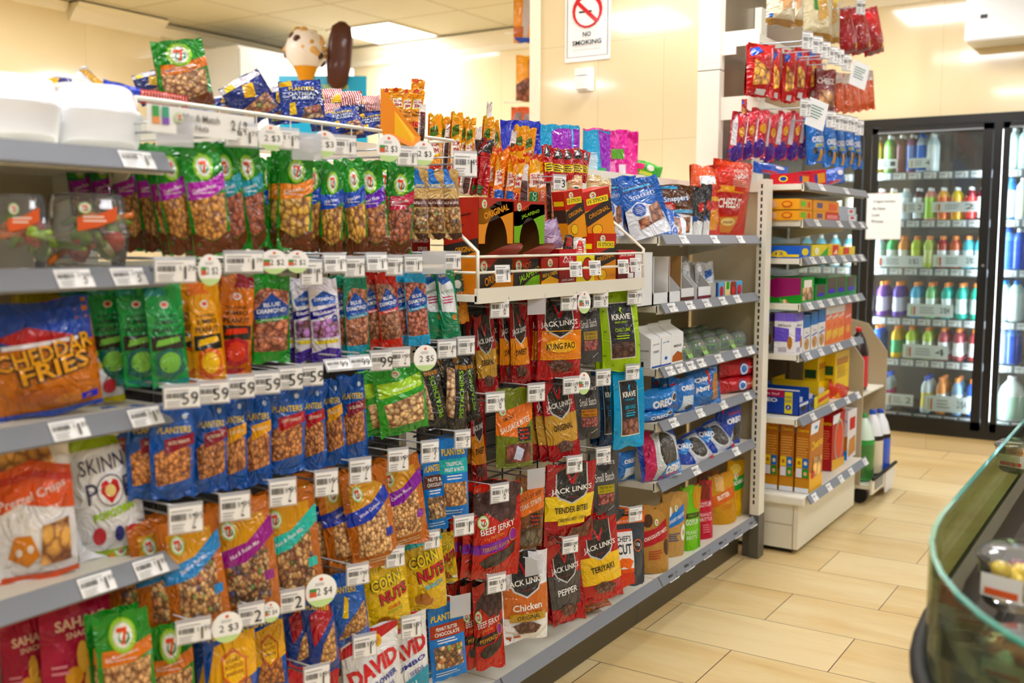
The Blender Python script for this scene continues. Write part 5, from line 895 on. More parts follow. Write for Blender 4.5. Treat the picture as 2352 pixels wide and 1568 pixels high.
FV=[('cucumber_slice','7ca03a',4,'slice'),('tomato_slice','c83c2a',3,'slice'),('carrot_stick','e8802a',4,'stick'),('celery_stick','9cc04a',3,'stick')]
clamshell(62,448,600,150,1.219,'clear box of vegetables with orange label at the photo edge',FV); clamshell(225,446,600,190,1.219,'clear box of sliced vegetables with orange label beside the nut bags',FV)
clamshell(75,176,352,215,1.401,'white glaring food box lid at the top left corner',None,opaque=True); clamshell(255,200,368,225,1.401,'white glaring food box lid beside the mix and match banner',None,opaque=True)
T('fries','snack_bag','snack bag','large blue and orange cheddar fries bag','pillow',.24,.24,.08,'d07a34',[('p',[(0,.62),(.4,.7),(1,.62),(1,1),(0,1)],'1846b0'),('p',[(.05,.72),(.35,.8),(.8,.68),(.75,.6),(.3,.62)],'b8262a'),('p',[(.1,.62),(.9,.64),(.9,.67),(.1,.66)],'f0f0f4'),('t','CHEDDAR',.5,.56,.16,'3a1c10',.98,8,.08),('t','CHEDDAR',.5,.565,.15,'f4ac2a',.94,8,.02),('t','FRIES',.56,.42,.17,'3a1c10',.72,8,.09),('t','FRIES',.56,.425,.155,'f4ac2a',.68,8,.02),('r',0,0,1,.05,'1846b0'),('e',.4,.2,.3,.06,'c0682a'),('e',.7,.14,.2,.05,'d8883a'),('r',.78,.1,.95,.16,'5a5ad0')],'film')
def skinny(key,desc,top,l3,c3,mid):
    T(key,'snack_bag','snack bag',desc,'pillow',.17,.24,.06,'f0f1f4',[('r',0,.9,1,1,top),('r',0,0,1,.06,top),('t','SKINNY',.52,.78,.12,'3a3a5c',.8,4,0),('t','P',.26,.55,.17,'3a3a5c',None,4,0),('t','P',.8,.57,.17,'3a3a5c',None,4,0),('e',.52,.56,.2,.13,'3a3a5c'),('e',.52,.56,.185,.12,'f0f1f4' if mid!='y' else 'e8c81e')]+
      ([('p',[(.52,.45),(.38,.55),(.4,.63),(.47,.65),(.52,.61),(.57,.65),(.64,.63),(.66,.55)],'d0202c'),('e',.52,.56,.08,.05,'f0dca0')] if mid!='y' else [('t','WHITE',.52,.58,.03,'3a3418',.22,0,.01),('t','CHEDDAR',.52,.54,.03,'3a3418',.26,0,.01)])+[('t',l3,.54,.38,.07,c3,.6,8,.05),('e',.3,.2,.09,.075,'c82836'),('e',.58,.2,.07,.065,'3a3f80'),('e',.78,.18,.1,.07,'c82836')],'film')
skinny('sk_grn','white popcorn bag with lime green top','a4c41e','POPCORN','a4d02a','h'); skinny('sk_yel','white popcorn bag with yellow badge and foot','d8cc2a','POPCORN','e0c81e','y')
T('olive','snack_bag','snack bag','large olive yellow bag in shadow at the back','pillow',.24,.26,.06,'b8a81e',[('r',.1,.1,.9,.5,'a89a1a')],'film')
T('pretz','snack_bag','snack bag','orange and white pretzel crisp bag','pillow',.2,.27,.06,'f0eeee',[('n',[(.1,.84),(.8,.84),(.75,.98),(.1,.98)],'d8a04a',30,'nuts'),('p',[(0,.5),(.3,.6),(1,.5),(1,.82),(.5,.9),(0,.82)],'e2541a'),('p',[(0,.72),(.5,.78),(1,.7),(1,.76),(.5,.83),(0,.78)],'c8321a'),('t','Pretzel Crisps',.48,.64,.09,'f0e0dc',.86,12,.01),('t','BUTTERMILK',.55,.53,.035,'f4f4f4',.5,6,.01),('r',0,0,1,.05,'e2541a'),('p',[(.12,.2),(.2,.36),(.4,.36),(.5,.2),(.34,.12)],'dc8a3a'),('e',.24,.24,.04,.03,'f4ece4'),('e',.38,.26,.04,.03,'f4ece4'),('n',[(.5,.12),(.9,.12),(.9,.45),(.55,.42)],'d8a24a',26,'nuts')],'film')
T('sahale','nut_bag','nut bag','raspberry red cashew pouch with serif lettering','stand',.15,.22,.04,'a8143c',[('t','SAHALE',.56,.8,.085,'e8c8b0',.72,4,.03),('t','SNACKS',.56,.71,.05,'e8c8b0',.44,4,.02),('e',.5,.9,.08,.04,'c05a6c'),('e',.56,.52,.09,.13,'e8bc6c'),('e',.42,.38,.13,.08,'dfa85c'),('e',.66,.3,.1,.14,'e8bc6c'),('e',.74,.46,.08,.07,'c87a4a'),('lines',.12,.36,.4,.5,2,'d8909c')],'foil')
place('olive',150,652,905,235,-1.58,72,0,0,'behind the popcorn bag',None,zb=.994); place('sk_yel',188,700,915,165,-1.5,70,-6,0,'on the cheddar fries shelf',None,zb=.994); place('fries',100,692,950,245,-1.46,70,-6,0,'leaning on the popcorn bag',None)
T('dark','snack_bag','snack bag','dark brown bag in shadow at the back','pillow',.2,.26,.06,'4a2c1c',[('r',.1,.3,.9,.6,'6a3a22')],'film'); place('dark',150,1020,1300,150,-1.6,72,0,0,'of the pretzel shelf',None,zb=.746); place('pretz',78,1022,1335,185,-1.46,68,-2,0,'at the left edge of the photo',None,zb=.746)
place('sk_grn',245,992,1310,160,-1.46,68,-5,0,'beside the pretzel bag',None,zb=.746)
place('sahale',142,1378,0,170,-1.45,70,0,0,'in front at the bottom left',None,zb=.502); place('sahale',28,1428,0,130,-1.5,70,0,0,'cut off at the photo edge',None,zb=.502)
# ================================================================ COOKIE BAY
SC='grey edged cookie shelves'
YC0,YC1=YBND[3]+.012,YBND[4]-.02; XF=-1.385
SZ=[1.276,1.056,.85,.674,.476]
for z,lb,fr in zip(SZ,['top cookie shelf with the blue and brown snack pouches','second cookie shelf with white display cases','third cookie shelf with the milk cartons','fourth cookie shelf with the blue and red cookie packs','fifth cookie shelf with large black and blue cookie packs'],
   [(.17,.47,.75),(.08,.24,.4,.57,.73),(.07,.16,.26,.36,.54,.74,.9),(.11,.36,.6,.88),(.33,.76)]):
    shelf(BX+.004,XF,YC0,YC1,z,lb,SC,fr,'449')
for f in (.1,.24,.41,.58,.74,.92):
    a=math.radians(32); P=Vector((BX+.303,YBND[3]+.93*f,.17)); o=put('price_label',label_mesh('299',.075,.031),None,(P.x+.0225*math.sin(a)*.9+.0055,P.y,P.z-.0165*math.cos(a)-.002)); o.rotation_euler=(Matrix.Rotation(math.pi/2,3,'Z')@Matrix.Rotation(-a,3,'X')).to_euler()
    tagit(o,'price label on the bottom deck rail under the '+{.1:'brown chocolatey pretzel pouch',.24:'tan yogurt pretzel pouch',.41:'green peanut brittle bag',.58:'pink peanut brittle bag',.74:'tan butter pouch',.92:'green banded pouch'}[f],'price label','price labels on the deck rail')
T('blupk','snack_bag','snack bag','blue and white nut cluster pouch','stand',.17,.24,.06,'2468c8',[('p',[(0,0),(1,0),(1,.3),(.7,.5),(.3,.62),(0,.5)],'e8ecf4'),('r',0,.8,1,.9,'1c3c80'),('r',0,.84,1,.87,'6ab4e8'),('t','Snapdragon',.5,.72,.09,'e8f0fa',.7,4,0),('e',.3,.48,.16,.11,'1c50b8'),('lines',.2,.4,.42,.54,4,'c8d8f0'),('n',[(.5,.2),(.9,.25),(.85,.55),(.55,.5)],'a86a44',40,'dry'),('n',[(.2,.15),(.5,.2),(.45,.35),(.2,.32)],'b0724c',40,'dry')],'film')
TYPES['blupk']['arts'][3]=('t','Snackers',.5,.72,.09,'e8f0fa',.7,4,0)
T('brnpk','snack_bag','snack bag','brown and white chocolate snapper pouch','stand',.16,.24,.06,'5a3826',[('p',[(0,0),(1,0),(1,.4),(0,.5)],'eef0f2'),('r',0,.92,1,.97,'6ab4e8'),('t','Snappers',.52,.72,.14,'2a60b0',.74,8,.08),('t','Snappers',.52,.725,.13,'f0f4fa',.7,8,.02),('e',.3,.55,.17,.12,'cc3a34'),('lines',.2,.42,.5,.62,4,'f0d8d8'),('r',.4,.46,1,.52,'7ab8e0'),('n',[(.5,.05),(.85,.08),(.9,.4),(.55,.35)],'9a6238',40,'dry')],'film')
T('drkpk','snack_bag','snack bag','black and blue snack pouch seen edgewise','stand',.12,.24,.06,'1c1a20',[('e',.7,.6,.2,.1,'c8342a'),('p',[(.2,0),(.9,0),(.9,.3),(.3,.35)],'e6e8ea'),('r',.1,.3,.5,.4,'3a60b0')],'film')
T('cheez','snack_bag','snack bag','large red cheese cracker bag reading Cheez','pillow',.2,.3,.09,'d2301e',[('r',0,.92,1,1,'dc4a2a'),('t','PERFECT',.6,.87,.05,'f4d8cc',.4,6,.01),('t','NIGHT',.6,.8,.06,'f4e8e0',.4,6,.02),('lines',.35,.8,.66,.76,4,'f0b8a8'),('p',[(.1,.06),(.6,.06),(.62,.28),(.1,.24)],'d88a2a'),('r',.08,.56,.62,.6,'e8962a'),('r',.12,.3,.62,.58,'b81c1c'),('t','CHEEZ-IT',.38,.44,.13,'f6f2ea',.5,3,.03),('e',.4,.2,.16,.05,'f0d89a'),('t','cheddar',.4,.2,.04,'8a3a1a',.24,6),('r',.14,.6,.4,.66,'f0a82a')],'film')
T('cheez2','snack_bag','snack bag','red orange cracker bag with white panel','pillow',.18,.3,.08,'c8281c',[('r',0,.7,1,1,'e05a30'),('p',[(.2,.72),(.8,.74),(.8,.86),(.2,.84)],'e8ecec'),('r',.1,.5,.9,.56,'e8a62a'),('p',[(.1,.1),(.8,.1),(.8,.4),(.1,.3)],'d88a2a')],'film')
g1='pouches on the top cookie shelf'
place('blupk',1412,412,0,44,-1.50,56,-4,0,'at the left end of the top cookie shelf',g1,zb=SZ[0]+.001); place('blupk',1440,405,0,60,-1.52,60,-8,0,'behind the front blue pouch',g1,zb=SZ[0]+.001)
place('blupk',1478,408,545,95,-1.45,60,-14,-8,'leaning in front on the top cookie shelf',g1); place('blupk',1545,492,552,62,-1.44,70,-60,-30,'slumped flat in front of the brown pouch',g1); place('brnpk',1552,425,0,84,-1.48,62,0,0,'on the top cookie shelf',g1,zb=SZ[0]+.001)
place('drkpk',1606,430,0,36,-1.45,40,6,0,'left of the red bags',g1,zb=SZ[0]+.001); place('drkpk',1625,424,0,26,-1.46,46,4,0,'just left of the big red cracker bag',g1,zb=SZ[0]+.001)
place('cheez2',1624,380,0,66,-1.52,60,0,0,'behind the black pouches',g1,zb=SZ[0]+.001); place('cheez',1680,372,0,90,-1.47,60,5,0,'towering at the right end of the top shelf',g1,zb=SZ[0]+.001)
# second shelf: white cases
def case(y0,w,h,d,x,z,desc,col='eef0f1',inner='a8855c',front=.3,foot=None,slant=True):
    t=empty('display_case',(x,y0+w/2,z+.001),math.pi/2,desc,'box','open display cases on the cookie shelves'); mb=MB(); c=hx(col); i=hx(inner); k=.003
    mb.box(-w/2,0,0,w/2,d,k,c); mb.box(-w/2,0,0,w/2,k,h*front,c); mb.box(-w/2,d-k,0,w/2,d,h,c); mb.face([(-w/2,d-k-.001,0),(w/2,d-k-.001,0),(w/2,d-k-.001,h),(-w/2,d-k-.001,h)],i)
    for s in (-1,1):
        x0=s*w/2; x1=x0-s*k; pr_=[(0,0),(d,0),(d,h),(d*.5 if slant else 0,h),(0,h*front)] if slant else [(0,0),(d,0),(d,h),(0,h)]
        a=[mb.vert((x0,p,q)) for p,q in pr_]; b=[mb.vert((x1,p,q)) for p,q in pr_]; mb.facei(a,c); mb.facei(b[::-1],i if inner!=col else c)
        for j in range(len(a)): mb.facei([a[j],b[j],b[(j+1)%len(a)],a[(j+1)%len(a)]],c)
    if foot: S=Surf(mb,[[Vector((-w/2,0,0)),Vector((-w/2,0,h*front))],[Vector((w/2,0,0)),Vector((w/2,0,h*front))]],[[Vector((0,-1,0))]*2]*2,w,h*front); S.draw(foot,{})
    obj('case_body',mb,'card',t); return t
yy=lambda px,py,x=-1.41: at(px,py,x=x).y
case(yy(1400,690)-.02,yy(1498,690)-yy(1400,690)+.02,.17,.2,-1.41,SZ[1],'blank white side of a tall display case behind the lime pouch',slant=False,front=1,inner='eef0f1')
case(yy(1500,690),.125,.155,.2,-1.41,SZ[1],'white display case with brown inside, nearly empty',slant=False,front=.25); case(yy(1533,690)+.0,.11,.155,.2,-1.41,SZ[1],'white display case holding a lone cookie pouch',slant=False,front=.25)
case(yy(1562,690),.12,.15,.2,-1.41,SZ[1],'white slant sided case with brown foot, left one',inner='d8d6d2',front=.3,foot=[('r',0,0,1,.35,'5a2c20')]); case(yy(1600,690)+.01,.12,.15,.2,-1.41,SZ[1],'white slant sided case with wine red foot, right one',inner='d8d6d2',front=.3,foot=[('r',0,0,1,.3,'7a1c30')])
T('qpk','snack_bag','snack bag','white and blue cookie pouch inside the white case','pillow',.06,.15,.03,'f0f0f0',[('p',[(0,.7),(1,.75),(1,1),(0,1)],'2a78c8'),('r',.1,.3,.9,.4,'e88a2a'),('e',.5,.18,.3,.1,'d8b070'),('t','OATMEAL',.5,.55,.05,'a02a2a',.7)],'film'); place('qpk',1541,625,0,26,-1.47,62,-6,0,'',None,zb=SZ[1]+.005)
T('wrp','snack_bag','snack bag','grey and white bar wrapper standing in a slant sided case','pillow',.05,.16,.02,'d8dadc',[('t','NATURE',.5,.6,.1,'3a4048',.9,80),('r',.1,.1,.9,.2,'7a3a2a')],'film')
for cx,yt,lb,xp in [(1583,600,'left case, front',-1.46),(1601,603,'between the two cases',-1.5),(1612,602,'right case, front',-1.46)]: place('wrp',cx,yt,0,18,xp,62,-8,0,lb,'wrappers in the slant sided cases',zb=SZ[1]+.006)
T('wrpb','snack_bag','snack bag','white wrapper with blue swoosh behind the colored boxes','pillow',.06,.15,.03,'e8ecf0',[('p',[(.2,.5),(.9,.6),(.8,.8),(.2,.75)],'2a68c0')],'film'); place('wrpb',1632,602,0,30,-1.5,62,-6,0,'',None,zb=SZ[1]+.002)
case(yy(1640,690)+.01,.245,.055,.2,-1.405,SZ[1],'low case of granola boxes with blue, green and brown fronts',inner='d8e4ea',front=1,slant=False,foot=[('r',0,0,.06,1,'1c50b0'),('r',.06,0,.28,1,'7ab8e0'),('e',.18,.4,.08,.35,'b8303a'),('r',.3,0,.52,1,'e8d8a0'),('r',.36,.5,.48,1,'3a9a3a'),('r',.54,0,.74,1,'8a3a2a'),('e',.64,.35,.07,.3,'d84a4a'),('r',.76,0,1,1,'6ab4e0'),('e',.88,.4,.1,.36,'c83a44')])
# third shelf: milk cartons and pods
def gable(cx,ytop,wpx,z,desc,arts,xp=-1.42,group='milk and cookie cartons'):
    P=at(cx,ytop,x=xp); h=P.z-z; w=wpx/pxm(P,Vector((0,1,0)),cx); d=.1; t=empty('milk_carton',(xp,P.y,z+.001),math.pi/2,desc,'carton',group); mb=MB(); c=hx('f2f3f2'); hb=h*.7
    for o_,a,n,W_,art in (((-w/2,0,0),(w,0,0),(0,-1,0),w,arts),((-w/2,d,0),(0,-d,0),(-1,0,0),d,[('t','MILK & COOKIES',.5,.6,.055,'3a3a3a',.86),('e',.5,.75,.12,.05,'2a2a2a'),('r',.1,.3,.9,.305,'888888'),('r',.25,.04,.75,.22,'2a2a2a'),('r',.3,.04,.36,.22,'f2f3f2'),('r',.45,.04,.5,.22,'f2f3f2'),('r',.6,.04,.66,.22,'f2f3f2')]),((w/2,0,0),(0,d,0),(1,0,0),d,None),((w/2,d,0),(-w,0,0),(0,1,0),w,None)):
        o_=Vector(o_);a=Vector(a);n=Vector(n);S=Surf(mb,[[o_,o_+Vector((0,0,hb))],[o_+a,o_+a+Vector((0,0,hb))]],[[n,n],[n,n]],W_,hb); S.base(c)
        if art: S.draw(art,{})
    y=d/2; v=[(-w/2,0,hb),(w/2,0,hb),(w/2,d,hb),(-w/2,d,hb),(-w/2,y,h*.9),(w/2,y,h*.9)]
    mb.face([v[0],v[1],v[5],v[4]],c); mb.face([v[2],v[3],v[4],v[5]],c); mb.face([v[3],v[0],v[4]],c); mb.face([v[1],v[2],v[5]],c); mb.box(-w/2,y-.002,h*.895,w/2,y+.002,h,c); obj('carton_body',mb,'card',t)
for cx,yt,w,lb,ar in [(1508,750,24,'white milk and cookies carton, left, with blue print',[('t','got milk',.5,.8,.07,'8a8a9a',.6,0),('t','CRISPY',.5,.55,.08,'4a4a5a',.6),('r',.1,0,1,.06,'2050b0')]),(1531,744,24,'white milk and cookies carton in the middle',[('t','got milk',.5,.8,.07,'5a8aba',.6,0),('e',.5,.25,.14,.06,'4a7ac8'),('r',0,0,1,.05,'2050b0')]),(1557,737,27,'white milk and cookies carton, right, with brown cookies',[('t','MINI',.5,.58,.09,'5a5a5a',.6),('n',[(.05,.05),(.95,.05),(.9,.3),(.5,.4),(.1,.25)],'b8683a',30,'dry')])]:
    ar=[a for a in ar if a[0]!='n']+([('p',[(.05,.05),(.95,.05),(.9,.3),(.5,.4),(.1,.25)],'b8683a')] if '7' in str(yt)[:1] and cx==1557 else []); gable(cx,yt,w,SZ[2],lb,ar)
M['pod']=glassy('green_tinted_clear_pod','b8e8a0',.16,.06)
def podmesh():
    if 'pod' in _me: return _me['pod']
    mb=MB(); prof=[(.032,0),(.034,.012),(.036,.03),(.034,.045),(.026,.056),(.012,.062),(.001,.063)]
    mb.lathe(prof,16,hx('8fd07a')); me=mb.mesh('pod_shell',['pod']); _me['pod']=me; return me
def podin():
    if 'podin' in _me: return _me['podin']
    mb=MB(); mb.lathe([(.001,.004),(.028,.004),(.03,.02),(.03,.03),(.001,.034)],14,hx('4fa84a')); rr=random.Random(3)
    for k in range(12): a=rr.uniform(0,6.28); mb.box(.03*math.cos(a)-.003,.03*math.sin(a)-.003,rr.uniform(.008,.024),.03*math.cos(a)+.003,.03*math.sin(a)+.003,.028,hx(rr.choice(['3a60c8','e84a8a','f0d83a','ffffff'])))
    me=mb.mesh('cookie',['plain']); _me['podin']=me; return me
ya=yy(1566,808,-1.44); yb_=YC1-.05; pt=(yb_-ya)/4
for r in range(3):
    for q in range(5):
        t=empty('cookie_pod',(-1.445-.075*r,ya+pt*q,SZ[2]+.001+.0*r),0,'clear green pod with a frosted cookie, '+['front','second','rear'][r]+' row, '+['first','second','third','fourth','fifth'][q]+' from the left','food pod','clear green cookie pods'); sc_k=pt/.074; t.scale=(1,sc_k,1.0+.12*r)
        put('shell',podmesh(),t); put('cookie',podin(),t)
for q,lb in ((0,'first'),(1,'second'),(3,'fourth')):
    mb=MB(); S=Surf(mb,[[Vector((-.02,0,0)),Vector((-.02,.03,.05))],[Vector((.02,0,0)),Vector((.02,.03,.05))]],[[Vector((0,-.9,.4)).normalized()]*2]*2,.04,.06); S.base(hx('9ad06a')); S.draw([('r',0,.55,1,1,'c89ad8'),('e',.5,.78,.35,.14,'d2402a'),('r',0,.25,1,.5,'f0e03a')],{})
    o=obj('paper_band',mb,'paper',None,Vector((-1.404,ya+pt*q,SZ[2]+.01)),(0,0,math.pi/2)); tagit(o,'green and yellow paper band on the '+lb+' cookie pod from the left','label','paper bands on the cookie pods')
# fourth and fifth shelves
def pk(key,desc,w,h,d,base,arts,kind='pillow'): T(key,'cookie_pack','cookie pack',desc,kind,w,h,d,base,arts,'film')
pk('oreo_s','small light blue cookie pack with white lettering',.16,.07,.06,'2a86d8',[('p',[(0,0),(1,0),(1,.35),(0,.3)],'1450b0'),('t','OREO',.5,.45,.34,'f4f6fa',.5,4,.05),('e',.84,.6,.1,.2,'e8ecf0'),('e',.84,.6,.08,.15,'2a2624'),('r',.02,.6,.1,.8,'d8283a')])
pk('oreo_m','blue cookie pack with milk glass picture',.15,.17,.07,'2478d0',[('t','OREO',.62,.72,.15,'f4f6fa',.56,6,.05),('p',[(.3,.05),(.9,.1),(.85,.5),(.4,.48)],'d8e4ee'),('p',[(.05,.82),(.2,.88),(.12,.7)],'d8283a'),('e',.7,.15,.2,.08,'2a2624')])
pk('chips','tall blue chocolate chip cookie pack',.16,.2,.07,'2272c4',[('t','Chips',.34,.66,.16,'f6f6f8',.42,14,.05),('t','Ahoy',.32,.42,.17,'f6f6f8',.44,14,.05),('p',[(.48,.86),(.6,.9),(.57,.5),(.52,.5)],'c82a2a'),('e',.55,.42,.035,.03,'c82a2a'),('p',[(.62,.1),(.98,.15),(.95,.75),(.75,.8),(.62,.5)],'c08a4c'),('e',.75,.6,.03,.02,'3a2218'),('e',.85,.4,.03,.02,'3a2218'),('e',.75,.25,.03,.02,'3a2218'),('e',.9,.62,.03,.02,'3a2218'),('t','Original',.7,.92,.05,'f6f6f8',.4,-6)])
pk('chipr','red chewy cookie pack lying lengthwise',.24,.1,.08,'c41e26',[('e',.5,.5,.13,.34,'2a60b0'),('e',.5,.5,.11,.28,'f0f2f6'),('e',.5,.5,.08,.2,'3a78c8'),('t','Chewy',.72,.55,.16,'f4f0ee',.2),('e',.9,.5,.09,.3,'c8904c')])
pk('dstuf','large navy, pink and white double cream cookie pack',.22,.2,.08,'1c46b4',[('p',[(.05,0),(.3,0),(.4,1),(.1,1)],'d02860'),('p',[(.25,0),(1,0),(1,.8),(.6,1),(.3,.9)],'d4dade'),('e',.62,.56,.28,.42,'eceff0'),('e',.62,.56,.24,.37,'26221f'),('e',.62,.56,.2,.31,'4a443c'),('p',[(.34,0),(1,.05),(1,.36),(.5,.28)],'2a8ae0'),('t','OREO',.7,.2,.16,'f4f6fa',.44,-172,.06),('t','Double Stuf',.6,.07,.07,'d02860',.5,-172,.03)])
pk('dstuf2','navy cookie pack with black cookie oval lying back',.22,.19,.08,'1a44b0',[('p',[(.3,.1),(1,.1),(1,.9),(.5,.95),(.3,.6)],'c8ced8'),('e',.62,.52,.28,.38,'e4e8ec'),('e',.62,.52,.24,.32,'26221f'),('e',.62,.52,.17,.24,'3f3a34'),('p',[(.1,.7),(.55,.9),(.5,.7),(.2,.5)],'2a8ae0'),('t','OREO',.32,.72,.16,'f4f6fa',.36,-30,.04),('r',.84,.02,.96,.12,'d83a44')])
pk('dstuf3','upright navy double cream pack at the shelf end',.16,.2,.07,'1a44b0',[('t','Double Stuf',.55,.8,.07,'d83060',.5,10,.03),('t','OREO',.55,.62,.15,'f4f6fa',.6,14,.05),('p',[(.4,.1),(1,.2),(1,.5),(.5,.45)],'d8dee4'),('e',.7,.34,.22,.24,'26221f'),('p',[(.1,.9),(.2,.95),(.18,.75)],'d83a44')])
g4='cookie packs on the fourth shelf'; g5='cookie packs on the fifth shelf'
place('oreo_s',1514,940,0,84,-1.42,66,-4,0,'bottom one of two',g4,zb=SZ[3]+.001); place('oreo_s',1508,893,946,94,-1.43,66,-3,0,'stacked on another, with torn white seal',g4)
place('oreo_m',1573,866,0,60,-1.42,66,2,-6,'right of the two small packs',g4,zb=SZ[3]+.001); place('chips',1624,838,0,72,-1.42,68,-2,-8,'',g4,zb=SZ[3]+.001)
place('oreo_m',1530,862,0,50,-1.52,66,0,0,'at the back in shadow',g4,zb=SZ[3]+.001)
place('chipr',1702,862,0,80,-1.43,72,-1,0,'bottom one of the two red packs',g4,zb=SZ[3]+.001); place('chipr',1692,824,866,80,-1.44,72,-1,0,'top one of the two red packs',g4)
place('dstuf',1520,985,0,92,-1.42,66,-2,-14,'nearest on the fifth cookie shelf',g5,zb=SZ[4]+.001); place('dstuf2',1585,1000,1078,80,-1.44,70,-16,-34,'second from the left',g5); place('dstuf2',1634,972,1052,76,-1.45,70,-16,-34,'third from the left',g5); place('dstuf3',1684,925,0,56,-1.44,66,4,-6,'',g5,zb=SZ[4]+.001)
place('oreo_m',1440,1035,0,52,-1.5,70,0,0,'in shadow at the left of the fifth shelf',g5,zb=SZ[4]+.001)
# deck pouches
def po(key,desc,base,arts): T(key,'snack_bag','snack pouch',desc,'stand',.14,.2,.05,base,arts,'foil')
po('choc','brown kraft pouch with red chocolatey pretzel band','b48a54',[('p',[(0,.38),(1,.5),(1,.8),(.5,.66),(0,.62)],'b0202a'),('t','CHOCOLATEY PRETZ',.5,.56,.055,'f4ece4',.86,12,.02),('e',.2,.78,.18,.1,'4a2a1e'),('e',.86,.36,.12,.12,'4a2a1e'),('lines',.2,.7,.2,.34,4,'b0402a'),('e',.5,.95,.04,.012,'3a2a1a')]+logo7(.5,.74,.06,.7))
po('yog','tan kraft pouch with blue yogurt pretzel band','c09a64',[('p',[(0,.42),(1,.56),(1,.84),(0,.6)],'1e74c8'),('t','YOGURT PRETZEL',.55,.6,.055,'eef2f6',.8,14,.02),('e',.2,.72,.15,.09,'eceae6'),('e',.86,.36,.13,.13,'eceae6'),('e',.86,.36,.05,.05,'c09a64'),('lines',.2,.7,.24,.38,4,'3a5a8a')]+logo7(.5,.76,.06,.7))
po('pbg','bright green peanut brittle pouch','74c028',[('r',0,.5,1,.58,'3a2a18'),('t','7-SELECT',.5,.54,.04,'74c028',.5),('t','GO!YUM',.5,.44,.09,'e8f4d8',.7,0,.02),('t','PEANUT',.5,.28,.06,'d8f0c0',.7,0,.01),('t','BRITTLE',.5,.2,.06,'d8f0c0',.7,0,.01),('p',[(.6,.66),(.95,.6),(1,.98),(.7,1),(.55,.85)],'c8963c')])
po('pbr','pink red peanut brittle pouch','c42c40',[('t','GO!YUM',.5,.6,.09,'f4d0d4',.7,0,.02),('t','PEANUT',.5,.42,.06,'f4d0d4',.7,0,.01),('t','BRITTLE',.5,.34,.06,'f4d0d4',.7,0,.01),('p',[(.2,.7),(.8,.66),(.9,.98),(.2,1)],'7a3026'),('lines',.3,.7,.1,.26,4,'e8909a')])
po('bpc','dark orange brown cluster pouch','8a4a1e',[('p',[(0,.4),(1,.5),(1,.76),(0,.62)],'a85a24'),('t','S Mores',.5,.6,.07,'f0e4d8',.6,10,.02),('n',[(.1,.7),(.9,.7),(.9,.95),(.1,.95)],'6a3a1e',30,'dry')])
po('butt','tan pouch with orange butter band','c8964e',[('p',[(0,.38),(1,.5),(1,.72),(0,.6)],'d2641e'),('t','BUTTER',.45,.57,.09,'f6ece0',.5,8,.03),('p',[(.2,.7),(.5,.66),(.62,.95),(.25,1)],'e0b880'),('lines',.3,.8,.3,.4,3,'c87a4a')])
po('maca','gold pouch with green macadamia band','d8a84a',[('p',[(0,.4),(1,.52),(1,.76),(0,.62)],'3a9a42'),('t','MACADAMIA',.5,.6,.08,'f2f4e8',.86,10,.02),('e',.5,.86,.3,.09,'f0d47a'),('e',.5,.2,.3,.1,'e8b85a')]+logo7(.5,.72,.08,.7))
gd='pouches standing on the bottom deck'
for k_,cx,yt,w,xp,roll,lb in [('choc',1515,1155,66,-1.42,2,'leftmost on the bottom deck'),('yog',1556,1125,60,-1.44,2,'second on the bottom deck'),('pbg',1598,1110,44,-1.42,0,'on the bottom deck'),('pbr',1630,1098,38,-1.43,-3,'on the bottom deck'),('bpc',1640,1078,48,-1.52,0,'at the back of the bottom deck'),('butt',1674,1082,56,-1.45,-6,'on the bottom deck'),('maca',1702,1052,40,-1.45,3,'at the right end of the deck')]:
    place(k_,cx,yt,0,w,xp,64,roll,0,lb,gd,zb=.166)
# things on the ledge behind the top rail
t=empty('back_ledge',(-1.86,YBND[2],1.452),0,'cream ledge behind the top rail carrying the blue, purple and pink bags','ledge'); obj('board',MB().box(-.2,-.1,0,.152,2.0,.012),'cream',t)
def ps(key,desc,base,arts): T(key,'candy_bag','candy bag',desc,'stand',.2,.2,.05,base,arts,'film')
ps('c_blu','shiny royal blue candy bag','1c2cb8',[('e',.9,.1,.06,.05,'e8682a'),('r',0,.9,1,1,'3a4ac8')]); ps('c_pur','cyan and purple zip bag','1ea8dc',[('r',.3,.08,.98,.94,'a23ac0'),('r',.78,0,.82,1,'6ac8f0')]); ps('c_pu2','cyan and purple bag turned backwards with print','1ea8dc',[('p',[(.55,1),(1,1),(1,0),(.7,0)],'9a3ab8'),('lines',.1,.6,.4,.6,5,'e0e8ec'),('r',.15,.15,.5,.55,'c8dce8'),('r',.55,.1,.85,.3,'4ab06a')]); ps('c_pnk','bright pink zip bag with printed back','e04a9c',[('r',.05,.35,.3,.65,'e0d4dc'),('r',.4,.5,.85,.68,'5a9a2a'),('p',[(.2,.15),(.55,.15),(.5,.45),(.25,.45)],'f09ac8'),('r',.65,.12,.9,.4,'e8dce4')]); ps('c_pn2','plain pink bag standing behind','d83a8c',[('r',0,.92,1,1,'e86ab0')])
gp='candy bags on the ledge behind the top rail'
for k_,cx,yt,w,xp,rz,lb in [('c_blu',1196,278,92,-1.80,50,''),('c_pur',1286,288,92,-1.82,50,'behind the red stick packs'),('c_pn2',1432,300,72,-1.86,50,'at the right'),('c_pnk',1412,302,66,-1.82,50,''),('c_pn2',1372,296,60,-1.88,50,'at the left'),('c_pu2',1372,300,62,-1.80,48,'')]:
    place(k_,cx,yt,0,w,xp,rz,0,0,lb,gp,zb=1.466)
